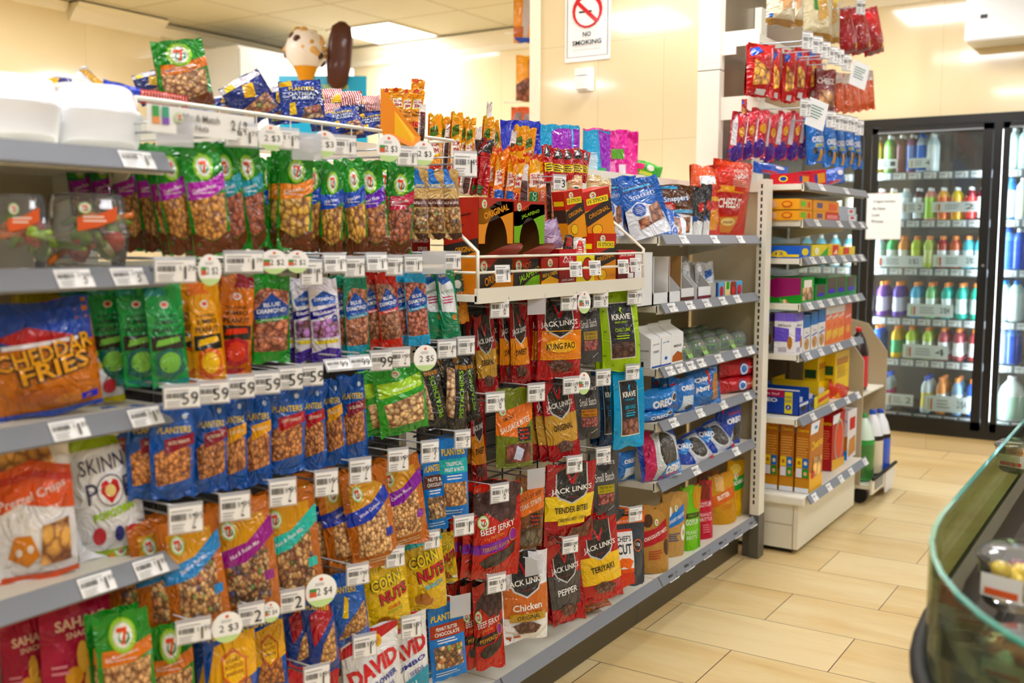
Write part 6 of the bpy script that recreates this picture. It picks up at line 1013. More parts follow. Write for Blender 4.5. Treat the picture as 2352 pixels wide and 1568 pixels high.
T('gummy','candy_bag','candy bag','green gummy bag lying on the ledge','pillow',.2,.08,.05,'3aa83a',[('p',[(.1,.3),(.4,.4),(.4,.8),(.1,.7)],'e85a8a'),('e',.6,.6,.12,.2,'e8e8e0'),('r',.3,.1,.7,.3,'c8d83a')],'film'); place('gummy',1482,372,404,76,-1.80,50,14,0,'',None)
T('cupb','snack_tub','tub','yellow plastic tub behind the purple sleeve','box',.08,.08,.08,'e8c85a',[('r',0,.8,1,1,'d8b84a')]); place('cupb',1268,505,568,60,-1.6,70,0,0,'in shadow',None)
# ================================================================ CROSS RUN END: panel, slotted post
t=empty('end_upright',(-1.37,3.924,0),0,'cream slotted upright on a dark steel leg at the end of the cookie shelves','upright'); mb=MB(); mb.box(-.018,-.031,.177,.019,.031,1.5); obj('slotted_post',mb,'cream',t)
mb=MB(); z=.22
while z<1.47: mb.box(-.006,-.0318,z,.001,-.0308,z+.016,hx('2a2c2a')); z+=.0254
obj('slots',mb,'plain',t)['kind']='stuff'
obj('leg',MB().box(-.018,-.033,0,.021,.033,.177),'leg',t); obj('levelling_foot',MB().box(-.05,-.02,0,-.018,.02,.15),'leg',t)
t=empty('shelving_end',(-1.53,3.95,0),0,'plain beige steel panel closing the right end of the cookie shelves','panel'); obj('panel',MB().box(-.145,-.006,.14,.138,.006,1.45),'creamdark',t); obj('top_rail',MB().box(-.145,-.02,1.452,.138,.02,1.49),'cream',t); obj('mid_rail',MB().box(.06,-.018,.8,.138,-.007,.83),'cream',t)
M['creamdark'].node_tree.nodes['Principled BSDF']
# ================================================================ END CAP
EX0,EXF,EY0,EY1=-1.585,-1.235,4.0,4.905; SE='grey edged end cap shelves'
EZ=[1.484,1.342,1.194,1.014,.814,.556]
for z,lb,fr in zip(EZ,['top end cap shelf with the red boxes','second end cap shelf with orange and green boxes','third end cap shelf with blue and yellow boxes','fourth end cap shelf with green trays','fifth end cap shelf with the white cookie sacks','sixth end cap shelf with the navy cookie case'],[(.2,.6),(.15,.5,.72,.9),(.1,.25,.42,.6,.78,.92),(.08,.24,.4,.55,.7,.85),(.08,.27,.47,.57,.82),(.18,.5,.75,.95)]): shelf(EX0+.004,EXF,EY0,EY1,z,lb,SE,fr,'399')
t=empty('end_cap_base',(EX0,EY0,0),0,'cream base cabinet of the end cap display with grey front rail','shelving unit')
mb=MB(); mb.box(0,.03,.02,.35,.89,.205); obj('base_body',mb,'cream',t); mb=MB(); mb.box(0,0,.207,.385,.905,.247); o=obj('base_deck',mb,'cream',t); b_=o.modifiers.new('b','BEVEL'); b_.width=.008; b_.segments=2
mb=MB(); mb.box(.05,.028,.118,.33,.0305,.121); mb.box(.33,.027,.02,.333,.0305,.2); obj('panel_seam',mb,'creamdark',t)
mb=MB(); rail_geo(mb,.002,.903); obj('label_rail',mb,'greyrail',t,(.388,0,.252)); obj('back_column',MB().box(-.0,.35,.25,.03,.42,2.25),'cream',t); obj('plinth',MB().box(.02,.05,0,.32,.87,.02),'black',t)
a=math.radians(32)
for f in (.08,.3,.5,.68,.95): o=put('price_label',label_mesh('399',.06,.031),t,(.388+.0225*math.sin(a)*.9+.0055,.905*f,.252-.0165*math.cos(a)),(0,0,0)); o.rotation_euler=(Matrix.Rotation(math.pi/2,3,'Z')@Matrix.Rotation(-a,3,'X')).to_euler()
def epl(key,cx,yt,w,z,xp=-1.26,rz=90,roll=0,lab='',grp=None,lean=0,d=None): return place(key,cx,yt,0,w,xp,rz,roll,lean,lab,grp,zb=z+.001,dsc=d)
bx('e_red','bright red candy box with round yellow crest',.1,.06,.12,'cc1c2c',[('e',.3,.5,.1,.3,'2a4aa8'),('r',.4,.2,.9,.8,'e0a05a')],left=[('e',.5,.5,.17,.3,'f0d84a'),('e',.5,.5,.12,.2,'2a4aa8')])
bx('e_org','orange and green long candy box',.12,.05,.2,'f2a82a',[('r',.15,.3,.5,.8,'7ac83a'),('e',.75,.5,.1,.3,'e8603a')],left=[('r',.05,.2,.45,.85,'7ac83a'),('e',.82,.5,.08,.3,'d84a2a'),('e',.82,.5,.06,.2,'f2a82a'),('r',.55,.2,.66,.8,'f0c0a0')])
bx('e_or2','small orange candy box with purple label',.09,.06,.2,'f2a22a',[('r',.3,.3,.75,.75,'6a5a7a')]); bx('e_or3','small orange candy box with pink label',.1,.06,.2,'f2a22a',[('r',.25,.25,.8,.8,'f07a5a')]); bx('e_slv','silver and blue candy box',.1,.05,.2,'b8bcc4',[('r',.5,.2,.9,.8,'e8e8ea'),('r',.6,.4,.8,.7,'e06a6a')]); bx('e_rds','low red candy box at the right',.1,.04,.2,'d8402a',[('r',.1,.3,.9,.7,'f0a09a')])
bx('e_blu','blue and yellow candy box with round twelve badge',.13,.06,.2,'1c60d0',[('e',.5,.5,.3,.3,'f0d83a')],left=[('r',0,.1,1,.3,'f4d42a'),('e',.7,.35,.12,.28,'f4d42a'),('t','12',.7,.37,.25,'1c3c90',.12),('p',[(0,.5),(.4,.5),(.4,1),(0,1)],'2a9ae8')])
bx('e_yel','yellow and green gum box',.1,.06,.2,'ecd83a',[('p',[(.4,0),(1,0),(1,.8)],'5ab04a'),('e',.3,.5,.14,.3,'f4f0d0')]); bx('e_yrd','yellow and red gum box',.09,.06,.2,'f0c82a',[('r',.35,.1,.85,.9,'e0443a'),('p',[(.4,.2),(.7,.6),(.8,.2)],'f4e0c0')]); bx('e_ylr','low yellow gum box at the right end',.1,.05,.2,'f0d43a',[('r',.2,.2,.6,.9,'e0503a')])
ge='boxes on the end cap shelves'
epl('e_red',1852,400,30,EZ[0],-1.27,84,lab='at the left',grp=ge); epl('e_red',1888,392,34,EZ[0],-1.262,60,-8,lab='tilted to the right',grp=ge)
T('e_bag','candy_bag','candy bag','crumpled blue candy bag','pillow',.18,.1,.06,'1f5ac8',[('r',.2,.1,.6,.3,'d8303a'),('e',.7,.7,.15,.15,'e8e8f0')],'film'); place('e_bag',1912,388,424,56,-1.28,70,-10,0,'on the top end cap shelf right of the red boxes',None); place('e_bag',1770,376,402,80,-1.45,60,6,0,'in shadow over the slotted upright',None)
for cx,yt,zz,lb in [(1858,484,EZ[1],'bottom one at the front'),(1858,458,EZ[1]+.042,'top one at the front')]: place('e_org',cx,yt,0,30,-1.255,90,0,0,lb,ge,zb=zz+.001,dsc=1.3)
for key,cx,yt,w,zz,lb in [('e_or2',1890,460,28,EZ[1]+.04,'upper'),('e_or2',1890,485,28,EZ[1],'lower'),('e_or3',1920,463,32,EZ[1]+.033,'on the second end cap shelf'),('e_rds',1920,488,30,EZ[1],'on the second end cap shelf'),('e_slv',1955,476,40,EZ[1]+.028,'upper, at the right end'),('e_slv',1958,491,40,EZ[1],'lower, at the right end')]: place(key,cx,yt,0,w,-1.26,90,0,0,lb,ge,zb=zz+.001)
place('e_blu',1858,564,0,26,-1.255,90,0,0,'on the third end cap shelf',ge,zb=EZ[2]+.001,dsc=1.3)
for key,cx,yt,w,lb in [('e_yel',1893,562,36,'left of the red and yellow ones'),('e_yrd',1926,560,26,'beside the plain yellow one'),('e_ylr',1957,566,34,'')]: epl(key,cx,yt,w,EZ[2],-1.262,lab=lb,grp=ge)
bx('e_grn','green fruit tray box with magenta side',.12,.1,.22,'3a9a3a',[('n',[(.1,.1),(.9,.1),(.9,.6),(.1,.6)],'c8a06a',30,'dry'),('r',.2,.6,.8,.9,'f0e8d8')],left=[('p',[(.2,.5),(.6,1),(1,1),(1,.35),(.6,.2)],'a01a6a')]); place('e_grn',1866,636,0,30,-1.26,90,0,0,'on the fourth end cap shelf',ge,zb=EZ[3]+.001,dsc=1.2)
bx('e_gr2','green case with open dark compartments',.1,.09,.18,'2f8a42',[('r',.12,.25,.88,1,'5a4632'),('e',.5,.35,.3,.12,'5a4ac0')]); 
for cx,yt,w,lb in [(1897,652,26,'first of four'),(1922,636,26,'second of four'),(1944,634,24,'third of four'),(1967,632,24,'fourth of four')]: epl('e_gr2',cx,yt,w,EZ[3],-1.262,lab='on the fourth end cap shelf, '+lb,grp=ge)
T('e_crn','snack_bag','snack bag','clear and green snack cup bag','pillow',.12,.05,.05,'7ab86a',[('n',[(.1,.2),(.9,.2),(.9,.8),(.1,.8)],'d8b080',40,'dry')],'film'); place('e_crn',1818,662,684,62,-1.33,40,0,-10,'upper, lying beside the magenta box',None); place('e_crn',1822,684,706,62,-1.3,40,0,-10,'lower, lying beside the magenta box',None)
def sack(key,desc,base,arts): T(key,'cookie_bag','cookie bag',desc,'box',.09,.2,.06,base,arts,'foil',left=[a for a in arts],top=[('r',0,0,1,1,base)])
sack('milano','white and lilac cookie sack','f0eef2',[('r',0,.8,1,1,'8a7ad8'),('p',[(0,.3),(.7,.3),(.7,.62),(0,.66)],'7a6ad0'),('e',.75,.28,.12,.16,'b8804a'),('t','Milano',.5,.7,.06,'6a6478',.6),('r',.2,.04,.6,.16,'b8b4c0')]); sack('bake','white and blue cookie sack','ece8e4',[('r',0,.66,1,1,'1c68b4'),('e',.5,.2,.38,.16,'c89a62'),('e',.4,.22,.06,.03,'3a2418'),('p',[(.1,.36),(.9,.42),(.9,.46),(.1,.4)],'2a5ab8'),('t','Tahoe',.5,.52,.05,'5a5a6a',.5)]); sack('gold','orange and white goldfish cracker sack','ee7a2a',[('r',0,.8,1,1,'f0ece8'),('t','Goldfish',.5,.72,.08,'f4f0ea',.86,12,.03),('p',[(.1,.1),(.9,.2),(.9,.4),(.1,.35)],'f2c23a'),('e',.4,.5,.2,.06,'e85a1e')]); sack('golp','orange graham cracker sack','e8601e',[('t','Grahams',.5,.66,.08,'f4e8da',.8,8,.02),('e',.5,.3,.3,.12,'f0b04a')])
gs='cookie sacks on the fifth end cap shelf'
place('milano',1800,718,0,26,-1.40,84,0,0,'at the back left',gs,zb=EZ[4]+.001); place('milano',1848,716,0,18,-1.262,90,0,0,'in front at the left',gs,zb=EZ[4]+.001,dsc=1.4)
for k_,cx,yt,lb in [('bake',1866,722,'first of three'),('bake',1884,714,'second of three'),('bake',1901,708,'third of three'),('gold',1917,702,'first of three'),('gold',1932,699,'second of three'),('gold',1946,696,'third of three'),('golp',1962,694,'at the right end')]: epl(k_,cx,yt,15,EZ[4],-1.262,lab=lb,grp=gs)
def ecase(cx0,cx1,yt,z,desc,base,arts,left,d=.2,front=.5):
    y0=yy(cx0,900,-1.26); y1=yy(cx1,900,-1.26); w=y1-y0; h=at((cx0+cx1)/2,yt,x=-1.26).z-z; t=empty('display_case',(-1.262,(y0+y1)/2,z+.001),math.pi/2,desc,'box','open cases on the sixth end cap shelf'); mb=MB(); c=hx(base); k=.003
    mb.box(-w/2,0,0,w/2,k,h*front,c); mb.box(-w/2,d,0,w/2,d+k,h,c); mb.box(-w/2,0,0,-w/2+k,d,h,c); mb.box(w/2-k,0,0,w/2,d,h*front,c); mb.box(-w/2,0,0,w/2,d,k,c); mb.box(-w/2+.01,.02,.01,w/2-.01,d-.02,h*.6,hx('d8d4d8'))
    S=Surf(mb,[[Vector((-w/2,0,0)),Vector((-w/2,0,h*front))],[Vector((w/2,0,0)),Vector((w/2,0,h*front))]],[[Vector((0,-1,0))]*2]*2,w,h*front); S.draw(arts,{})
    S=Surf(mb,[[Vector((-w/2,d,0)),Vector((-w/2,d,h))],[Vector((-w/2,0,0)),Vector((-w/2,0,h))]],[[Vector((-1,0,0))]*2]*2,d,h); S.draw(left,{}); obj('case_body',mb,'card',t)
ecase(1838,1858,893,EZ[5],'navy cookie case with pink band and yellow king size strip','1a42a8',[('e',.5,.5,.3,.3,'2a2624'),('r',0,.7,1,.9,'d8e0e8')],[('r',.0,.68,.68,.95,'b81c50'),('r',0,.95,1,1,'e8e8ec'),('t','OREO',.3,.55,.16,'f4f6fa',.5,0,.04),('t','Double Stuf',.34,.8,.09,'f0dce4',.5),('r',.7,.06,.86,.9,'e8d82a'),('t','KING',.78,.7,.1,'1c3070',.13),('t','SIZE',.78,.55,.1,'1c3070',.13),('e',.78,.3,.06,.1,'1c3c98'),('t','8',.78,.3,.1,'f0f0f0',.04)])
ecase(1859,1880,886,EZ[5],'navy and yellow cookie case behind the navy one','1c4aa8',[('e',.5,.5,.3,.3,'2a2624'),('r',.6,0,1,1,'e8d23a')],[]); ecase(1881,1906,872,EZ[5],'yellow and brown cookie case with red inside','e8c42a',[('p',[(0,.3),(1,.5),(1,.8),(0,.6)],'d84a2a')],[]); 
T('e_chip','snack_bag','snack bag','orange red chip bag leaning by the yellow boxes','pillow',.14,.12,.05,'d23a1e',[('p',[(.1,.1),(.6,.3),(.3,.6)],'e8902a')],'film'); place('e_chip',1922,880,935,46,-1.275,70,20,0,'',None)
bx('e_tall','tall yellow breakfast box',.07,.26,.05,'e8c01e',[('r',.1,.1,.9,.4,'f0d05a'),('r',.1,.7,.9,.85,'b87a1e'),('lines',.15,.85,.42,.68,8,'a8821e')],left=[('r',.1,.5,.9,.7,'2a4a2a'),('t','CORN',.5,.4,.05,'8a5a1a',.7)]); place('e_tall',1906,812,0,26,-1.32,88,0,0,'at the back left',None,zb=EZ[5]+.001); place('e_tall',1950,800,0,32,-1.275,90,0,0,'in front at the right end',None,zb=EZ[5]+.001,dsc=1.6)
bx('cheer','brown and yellow cereal box with coupon corner',.19,.29,.06,'b8702e',[('p',[(0,0),(1,0),(1,.2),(0,.3)],'f0b42a'),('p',[(0,.84),(.05,1),(.7,1),(.55,.84)],'e8eef4'),('r',.3,.9,.5,.94,'2a8ad0'),('t','Cheerios',.5,.68,.13,'f2c43a',.86,3,.03),('n',[(.2,.2),(.85,.2),(.9,.46),(.3,.5)],'e0b05a',16,'nuts'),('e',.25,.25,.14,.06,'c82a2a')],
  left=[('r',0,0,1,.07,'e8eef4'),('p',[(0,.07),(1,.07),(1,.2),(0,.2)],'c8904a'),('t','Cheerios',.5,.9,.05,'f2c43a',.8,0,.02),('lines',.1,.9,.5,.8,8,'d8a868'),('r',.06,.36,.48,.5,'f0d02a'),('r',.52,.36,.94,.5,'2a70c0'),('r',.06,.22,.48,.35,'e8e4ee'),('r',.52,.22,.94,.35,'3a9040'),('e',.27,.43,.12,.03,'c87a3a'),('e',.73,.43,.12,.03,'e8e0d0'),('e',.73,.28,.12,.03,'e8b890')],tcol='8a4a2a')
bx('lucky','red cereal box with yellow lettering and rainbow oval',.19,.29,.06,'b8141e',[('p',[(0,.84),(.05,1),(.6,1),(.5,.84)],'e8eef4'),('e',.55,.5,.36,.4,'e8c83a'),('e',.55,.5,.33,.37,'5ab0d0'),('e',.55,.5,.3,.34,'d8402a'),('p',[(0,0),(1,0),(1,.14),(0,.2)],'e8b02a')],left=[('t','Charms',.5,.86,.07,'f0c83a',.84,0,.03),('lines',.15,.85,.2,.74,12,'e88a6a')],tcol='c82430')
bx('cinn','white and blue cereal box with cinnamon squares',.19,.3,.06,'e8e4e8',[('p',[(.1,.05),(.9,.1),(.85,.45),(.2,.4)],'c89058'),('r',.2,.6,.8,.85,'c83a3a')],left=[('p',[(0,0),(1,0),(1,.2),(0,.1)],'3a8ad8'),('t','CINN',.5,.8,.07,'3a5ac8',.8),('p',[(0,.1),(1,.2),(1,.5),(0,.4)],'c08850')])
gz='cereal boxes on the end cap base'
for cx,yt,w,xp,lb,k_ in [(1802,975,12,-1.43,'leftmost and rearmost','cheer'),(1838,975,12,-1.35,'middle one','cheer'),(1897,968,38,-1.235,'frontmost with the coupon corner','cheer'),(1944,940,28,-1.245,'beside the white one','lucky'),(1976,932,20,-1.25,'at the right end','cinn')]:
    o=place(k_,cx,yt,0,w,xp,90,0,0,lb,gz,zb=.249,dsc=.95)
    if w==12: o.location=Vector((-1.335-.03 if xp<-1.4 else -1.27-.03,4.155,.249)); o.rotation_euler=(0,0,math.pi/2); o.scale=(.95,.95,.98)
    elif k_=='cheer': o.location=Vector((-1.205-.03,4.155,.249)); o.scale=(.95,.95,.98)
# ================================================================ PEG RACK over the end cap
t=empty('peg_rack',(-1.59,4.0,1.5),0,'cream peg rack with two arm levels above the end cap','rack')
for z in (2.03-1.5,1.775-1.5):
    for y in (0,.9):
        mb=MB()
        v=[mb.vert(p) for p in ((0,y,z),(.155,y,z+.0),(.155,y,z+.06),(0,y,z+.06),(0,y-.006,z),(.155,y-.006,z),(.155,y-.006,z+.06),(0,y-.006,z+.06))]
        for q in ((0,1,2,3),(7,6,5,4),(0,4,5,1),(1,5,6,2),(2,6,7,3),(3,7,4,0)): mb.facei([v[k] for k in q])
        mb.box(0,y-.006,z-.03,.06,y,z); obj('arm',mb,'cream',t)
    obj('crossbar',MB().box(.145,0,z+.01,.155,.9,.04+z),'cream',t)
M['foilr']=M['film']
T('h_che','snack_bag','snack bag','red cracker bag with yellow crackers','pillow',.12,.2,.05,'c41c1e',[('n',[(.15,.2),(.85,.25),(.8,.5),(.2,.7)],'e8b03a',30,'nuts'),('p',[(.1,.75),(.5,.85),(.4,.95),(.1,.9)],'2a50b0'),('r',.3,.04,.7,.14,'e0e0e0')],'film',backarts=[('r',.2,.1,.8,.8,'dcdcdc'),('lines',.25,.7,.2,.7,8,'8a8a8a')])
T('h_rit','snack_bag','snack bag','shiny red and purple cracker bag','pillow',.12,.2,.05,'c42434',[('p',[(0,0),(1,0),(1,.25),(.5,.4),(0,.2)],'4a2a90'),('e',.6,.6,.2,.1,'e0a85a'),('p',[(.05,.3),(.3,.3),(.3,.95),(.05,.8)],'d8d4d8')],'film',back='c42434')
T('h_ore','snack_bag','snack bag','bright blue mini cookie bag','pillow',.12,.2,.05,'1e74d0',[('t','OREO',.5,.52,.13,'f0f4fa',.66,0,.05),('t','mini',.5,.4,.1,'d8d04a',.4,0,.02),('e',.3,.28,.12,.08,'2a2624'),('e',.75,.25,.12,.08,'2a2624'),('p',[(.45,.05),(.65,.05),(.6,.3),(.5,.3)],'d8a04a'),('p',[(.3,.85),(.45,.95),(.4,.8)],'d83040')],'film')
T('h_org','snack_bag','snack bag','clear topped bag of orange crackers','hang',.08,.2,.04,'d8571c',[('r',0,.72,1,1,'c8b8ac'),('p',[(.1,.6),(.9,.65),(.9,.75),(.1,.72)],'c8481a')],'film')
T('h_bee','snack_bag','snack bag','dark red cheese bag with white word','hang',.12,.2,.04,'7a2224',[('t','CHEEZ',.5,.72,.14,'d8ccc8',.8,0,.04),('n',[(.1,.05),(.9,.05),(.9,.5),(.1,.5)],'c88a3a',22,'nuts')],'film')
T('h_brd','bread_bag','bread bag','clear bag of sandwich bread with red label','hang',.14,.2,.05,'d8ccb0',[('p',[(.4,.3),(.8,.4),(.7,1),(.4,1)],'c8a07a'),('r',.3,.5,.45,.9,'d84a3a'),('r',0,0,1,.12,'b08a5a'),('r',.06,.14,.14,.22,'4a70c0')],'film'); T('h_brg','bread_bag','bread bag','clear bag of bread with green and yellow label','hang',.14,.2,.05,'d8ccaa',[('p',[(.4,.3),(.8,.4),(.7,1),(.4,1)],'d0aa70'),('r',.3,.5,.42,.9,'4a8a4a'),('e',.7,.8,.15,.08,'f0d84a'),('r',0,0,1,.1,'b08a5a')],'film')
T('h_drd','snack_bag','snack bag','deep red snack bag with small yellow mark','hang',.12,.2,.05,'a8101c',[('p',[(.2,.75),(.7,.8),(.6,.95),(.25,.92)],'c8303a'),('r',.7,.1,.85,.2,'f0d43a'),('r',.1,.02,.9,.08,'8a6a6a')],'film')
def rk(key,lst,yt,yb,xp,grp,roll=0): 
    for cx,w,dy,lb,rz in lst: place(key,cx,yt+dy,yb+dy,w,xp,rz,roll,0,lb,grp)
gh='bags hanging on the peg rack'
rk('h_brd',[(1792,66,0,'left of the pair',60),(1828,36,0,'behind the left bread bag',40)],-50,60,-1.40,gh); rk('h_brg',[(1880,66,0,'right of the red labelled bread',60),(1912,36,10,'narrow, at the right',40)],-40,90,-1.38,gh)
rk('h_drd',[(1942,40,0,'leftmost of three',60),(1970,46,-2,'middle of three',60),(2000,46,0,'rightmost of three',66)],18,126,-1.34,gh,-16)
rk('h_che',[(1710,28,60,'small, at the far left',30),(1745,62,0,'largest at the left of the middle row',60),(1783,22,8,'second of the middle row',34),(1812,32,14,'third of the middle row',48),(1838,30,8,'fourth of the middle row',44),(1870,36,4,'fifth of the middle row',56)],102,222,-1.42,gh)
for o in [x for x,_ in PLACED[-6:-5]]: o.scale=tuple(v*.45 for v in o.scale)
rk('h_bee',[(1895,44,0,'between the red and orange bags',66)],158,258,-1.36,gh)
rk('h_org',[(1926,22,0,'first of five',66),(1944,22,2,'second of five',66),(1962,24,0,'third of five',66),(1980,24,-4,'fourth of five',66),(1996,22,-6,'fifth of five',66)],166,258,-1.33,gh,-8)
rk('h_rit',[(1694,34,8,'first from the left',56),(1718,34,4,'second from the left',50),(1742,40,0,'third from the left',56),(1768,30,10,'fourth from the left',50),(1796,30,6,'fifth from the left',50),(1824,28,6,'sixth from the left',46),(1848,28,2,'seventh from the left',46)],250,362,-1.42,gh,8)
rk('h_ore',[(1872,42,0,'first of the blue row',64),(1905,34,6,'second of the blue row',60),(1928,28,10,'third of the blue row',50),(1948,28,8,'fourth of the blue row',50),(1966,24,12,'last of the blue row',50)],268,376,-1.36,gh,-6)
gk='peg rack hooks with small tags'
for k,(cx,cy,lb) in enumerate([(1855,94,'first of the middle level'),(1878,104,'second of the middle level'),(1896,116,'third of the middle level'),(1913,127,'fourth of the middle level'),(1928,133,'fifth of the middle level'),(1945,145,'sixth of the middle level'),(1850,248,'first of the lower level'),(1909,275,'second of the lower level'),(1926,281,'third of the lower level'),(1945,284,'fourth of the lower level'),(1960,287,'fifth of the lower level'),(1974,294,'last of the lower level'),(1977,16,'at the top right')]):
    hook(cx,cy,'399',xt=-1.25,w=.05,h=.06,lab='with small tag on the peg rack, '+lb,xb=-1.44,yaw=-30,group=gk,double=False)
for cx,cy,lb in [(1974,172,'by the orange bags'),(1876,262,'over the blue mini cookie bags')]:
    P=at(cx,cy,x=-1.24); mb=MB(); mb.box(-.05,0,-.055,.05,.001,.055,hx('f2f4f5')); S=Surf(mb,[[Vector((-.05,0,-.055)),Vector((-.05,0,.055))],[Vector((.05,0,-.055)),Vector((.05,0,.055))]],[[Vector((0,-1,0))]*2]*2,.1,.11); S.draw([('lines',.15,.8,.3,.8,5,'7a9a8a')],{})
    o=obj('price_card',mb,'paper',None,P,(0,math.radians(14),math.radians(60))); tagit(o,'white price card clipped to the peg rack '+lb,'sign')
# ================================================================ SODA RACK on castors
t=empty('soda_rack',(-1.6,4.96,0),0,'beige wheeled soda rack with chamfered side panels behind the end cap','rack')
def sidep(y,name):
    mb=MB(); pr_=[(0,.1),(.37,.1),(.37,.70),(.27,.84),(.0,.9)]; a=[mb.vert((x,y,z)) for x,z in pr_]; b=[mb.vert((x,y+.012,z)) for x,z in pr_]; mb.facei(a); mb.facei(b[::-1])
    for k in range(5): mb.facei([a[k],b[k],b[(k+1)%5],a[(k+1)%5]][::-1])
    obj(name,mb,'creamdark',t)
sidep(0,'side_panel'); sidep(.46,'side_panel')
obj('rack_shelf',MB().box(0,.013,.52,.36,.459,.53),'cream',t); mb=MB(); mb.box(0,.013,.08,.42,.459,.1); mb.box(.42,.0,.06,.43,.47,.13); obj('bottom_tray',mb,'cream',t)
mb=MB(); mb.tube([(.432,.0,.135),(.436,.24,.137),(.432,.47,.135)],.008,n=8); obj('grey_bumper',mb,'rubber',t); obj('price_strip',MB().box(.4305,.05,.075,.433,.2,.125),'greyrail',t); mb=MB(); mb.box(.432,.24,.02,.434,.42,.13); obj('price_card',mb,'paper',t)
for x in (.06,.36):
    for y in (.06,.42):
        mb=MB(); mb.tube([(x,y-.018,.038),(x,y+.018,.038)],.036,n=14); obj('castor',mb,'rubber',t)
# bottles ---------------------------------------------------------
def bottle(name,h,r,body,cap,label,liq=None,l0=.3,l1=.58,style='sport',l2=None):
    k=(name,h,r,body,cap,label)
    if k in _me: return _me[k]
    mb=MB()
    if style=='sport': pr_=[(.6,0),(.92,.01),(1,.05),(.97,.16),(1,.3),(.9,.42),(.96,.56),(1,.66),(.88,.76),(.5,.86),(.42,.88)]
    elif style=='soda': pr_=[(.55,0),(.9,.01),(1,.06),(1,.55),(.97,.62),(.7,.8),(.4,.9),(.3,.93)]
    elif style=='jug': pr_=[(.95,0),(1,.03),(1,.55),(.8,.75),(.4,.9),(.35,.92)]
    else: pr_=[(.7,0),(.97,.01),(1,.05),(1,.7),(.9,.78),(.5,.88),(.4,.9)]
    cols=[]
    for a,b in zip(pr_,pr_[1:]):
        m_=(a[1]+b[1])/2; cols.append(hx(label) if l0<m_<l1 else (hx(liq) if liq and m_>.7 else hx(body)))
    mb.lathe([(a*r,b*h) for a,b in pr_],16,cols=cols); mb.facei([mb.vert((pr_[0][0]*r*math.cos(6.2832*q/16),pr_[0][0]*r*math.sin(6.2832*q/16),0)) for q in range(16)][::-1],hx(body))
    z=pr_[-1][1]*h; rc=(.36 if style!='soda' else .3)*r*(1 if style!='sport' else 1.15); mb.lathe([(rc,z),(rc,h*.985),(rc*.85,h),(.0005,h)],14,hx(cap))
    if l2: mb.lathe([(r*1.01,h*.34),(r*1.01,h*.42)],16,hx(l2))
    _me[k]=mb.mesh(name,['plain']); return _me[k]
M['plain'].node_tree.nodes['Principled BSDF'].inputs['Roughness'].default_value=.2
for cx,yt,z,x,args,lb,dy in [(1983,728,.531,-1.31,('cola_bottle',.31,.052,'2a1410','d0202a','c81c28',None,.28,.5,'soda'),'cola bottle with red cap and label on the upper rack shelf',0),(1970,740,.531,-1.42,('cola_bottle',.3,.05,'d8e0e0','c8cccc','c8d4d4',None,.28,.5,'soda'),'clear soda bottle behind the cola bottle',0),
  (2003,940,.101,-1.25,('soda_bottle',.33,.056,'2a9a3c','3a9a4a','3c7a34','d0e4d4',.3,.55,'soda'),'green soda bottle in front on the bottom tray',0),(2020,945,.101,-1.24,('soda_bottle',.33,.056,'1e1614','1c54c8','d8cdb0','e0e4e8',.28,.52,'soda'),'dark cola bottle with blue cap and cream label',.13),(2028,960,.101,-1.23,('soda_bottle',.32,.056,'241a18','1c4ab8','2858d0','e0e4e8',.25,.55,'soda'),'dark cola bottle with blue label at the rear',.24)]:
    P=at(cx,yt,x=x); h=args[1]; o=put(args[0],bottle(*args),None,(x,{1983:5.16,1970:5.12}.get(cx,5.08+dy),z)); tagit(o,lb,'bottle','soda bottles on the wheeled rack')
# ================================================================ COOLER
Y0c=YB-.03; t=empty('drinks_cooler',(CX0,YB,0),0,'black glass door drinks cooler built into the back wall','cooler'); Wc=CX1-CX0
mb=MB(); mb.box(.0,-.04,1.94,Wc,.02,1.99); mb.box(0,-.04,.1,Wc,.02,.15); 
for x in (0,.762,1.485,2.38,3.18,Wc-.045): mb.box(x-.0,-.04,.15,x+.045,.02,1.94)
obj('outer_frame',mb,'black',t); mb=MB(); mb.box(0,.75,.1,Wc,.78,1.99); mb.box(0,.0,1.96,Wc,.78,1.99); mb.box(0,.02,.1,Wc,.78,.12); mb.box(0,.02,.12,.01,.75,1.96); mb.box(Wc-.01,.02,.12,Wc,.75,1.96)
M['coolin']=solid('dark_grey_cooler_lining','5e564c',.5,noise=.06); obj('cabinet_lining',mb,'coolin',t)
M['led']=emis('cooler_led_strip','eaf6ff',32.0)
DX=[(.05,.757),(.81,1.48),(1.535,2.375)]
for k,(a,b) in enumerate(DX):
    d=MB(); d.box(a,-.05,.15,a+.035,-.015,1.935); d.box(b-.05,-.05,.15,b,-.015,1.935); d.box(a,-.05,1.9,b,-.015,1.935); d.box(a,-.05,.15,b,-.015,.2)
    dr=obj('cooler_door',d,'black',t); obj('door_glass',MB().box(a+.035,-.036,.2,b-.05,-.032,1.9),'glass',dr); mb=MB(); mb.tube([(b-.02,-.052,1.12),(b-.02,-.056,1.12)],.008,n=10); obj('door_lock',mb,'wire',dr)
    obj('trim_strip',MB().box(a+.03,-.052,1.9,b-.05,-.05,1.91),'greyrail',dr)
for a,b in DX:
    for x in (a-.004,b-.034): obj('light_strip',MB().box(x,.025,.2,x+.012,.037,1.9),'led',t)
CZs=[1.674,1.386,1.096,.79,.537,.205]
nmz=['top','second','third','fourth','fifth','lowest']
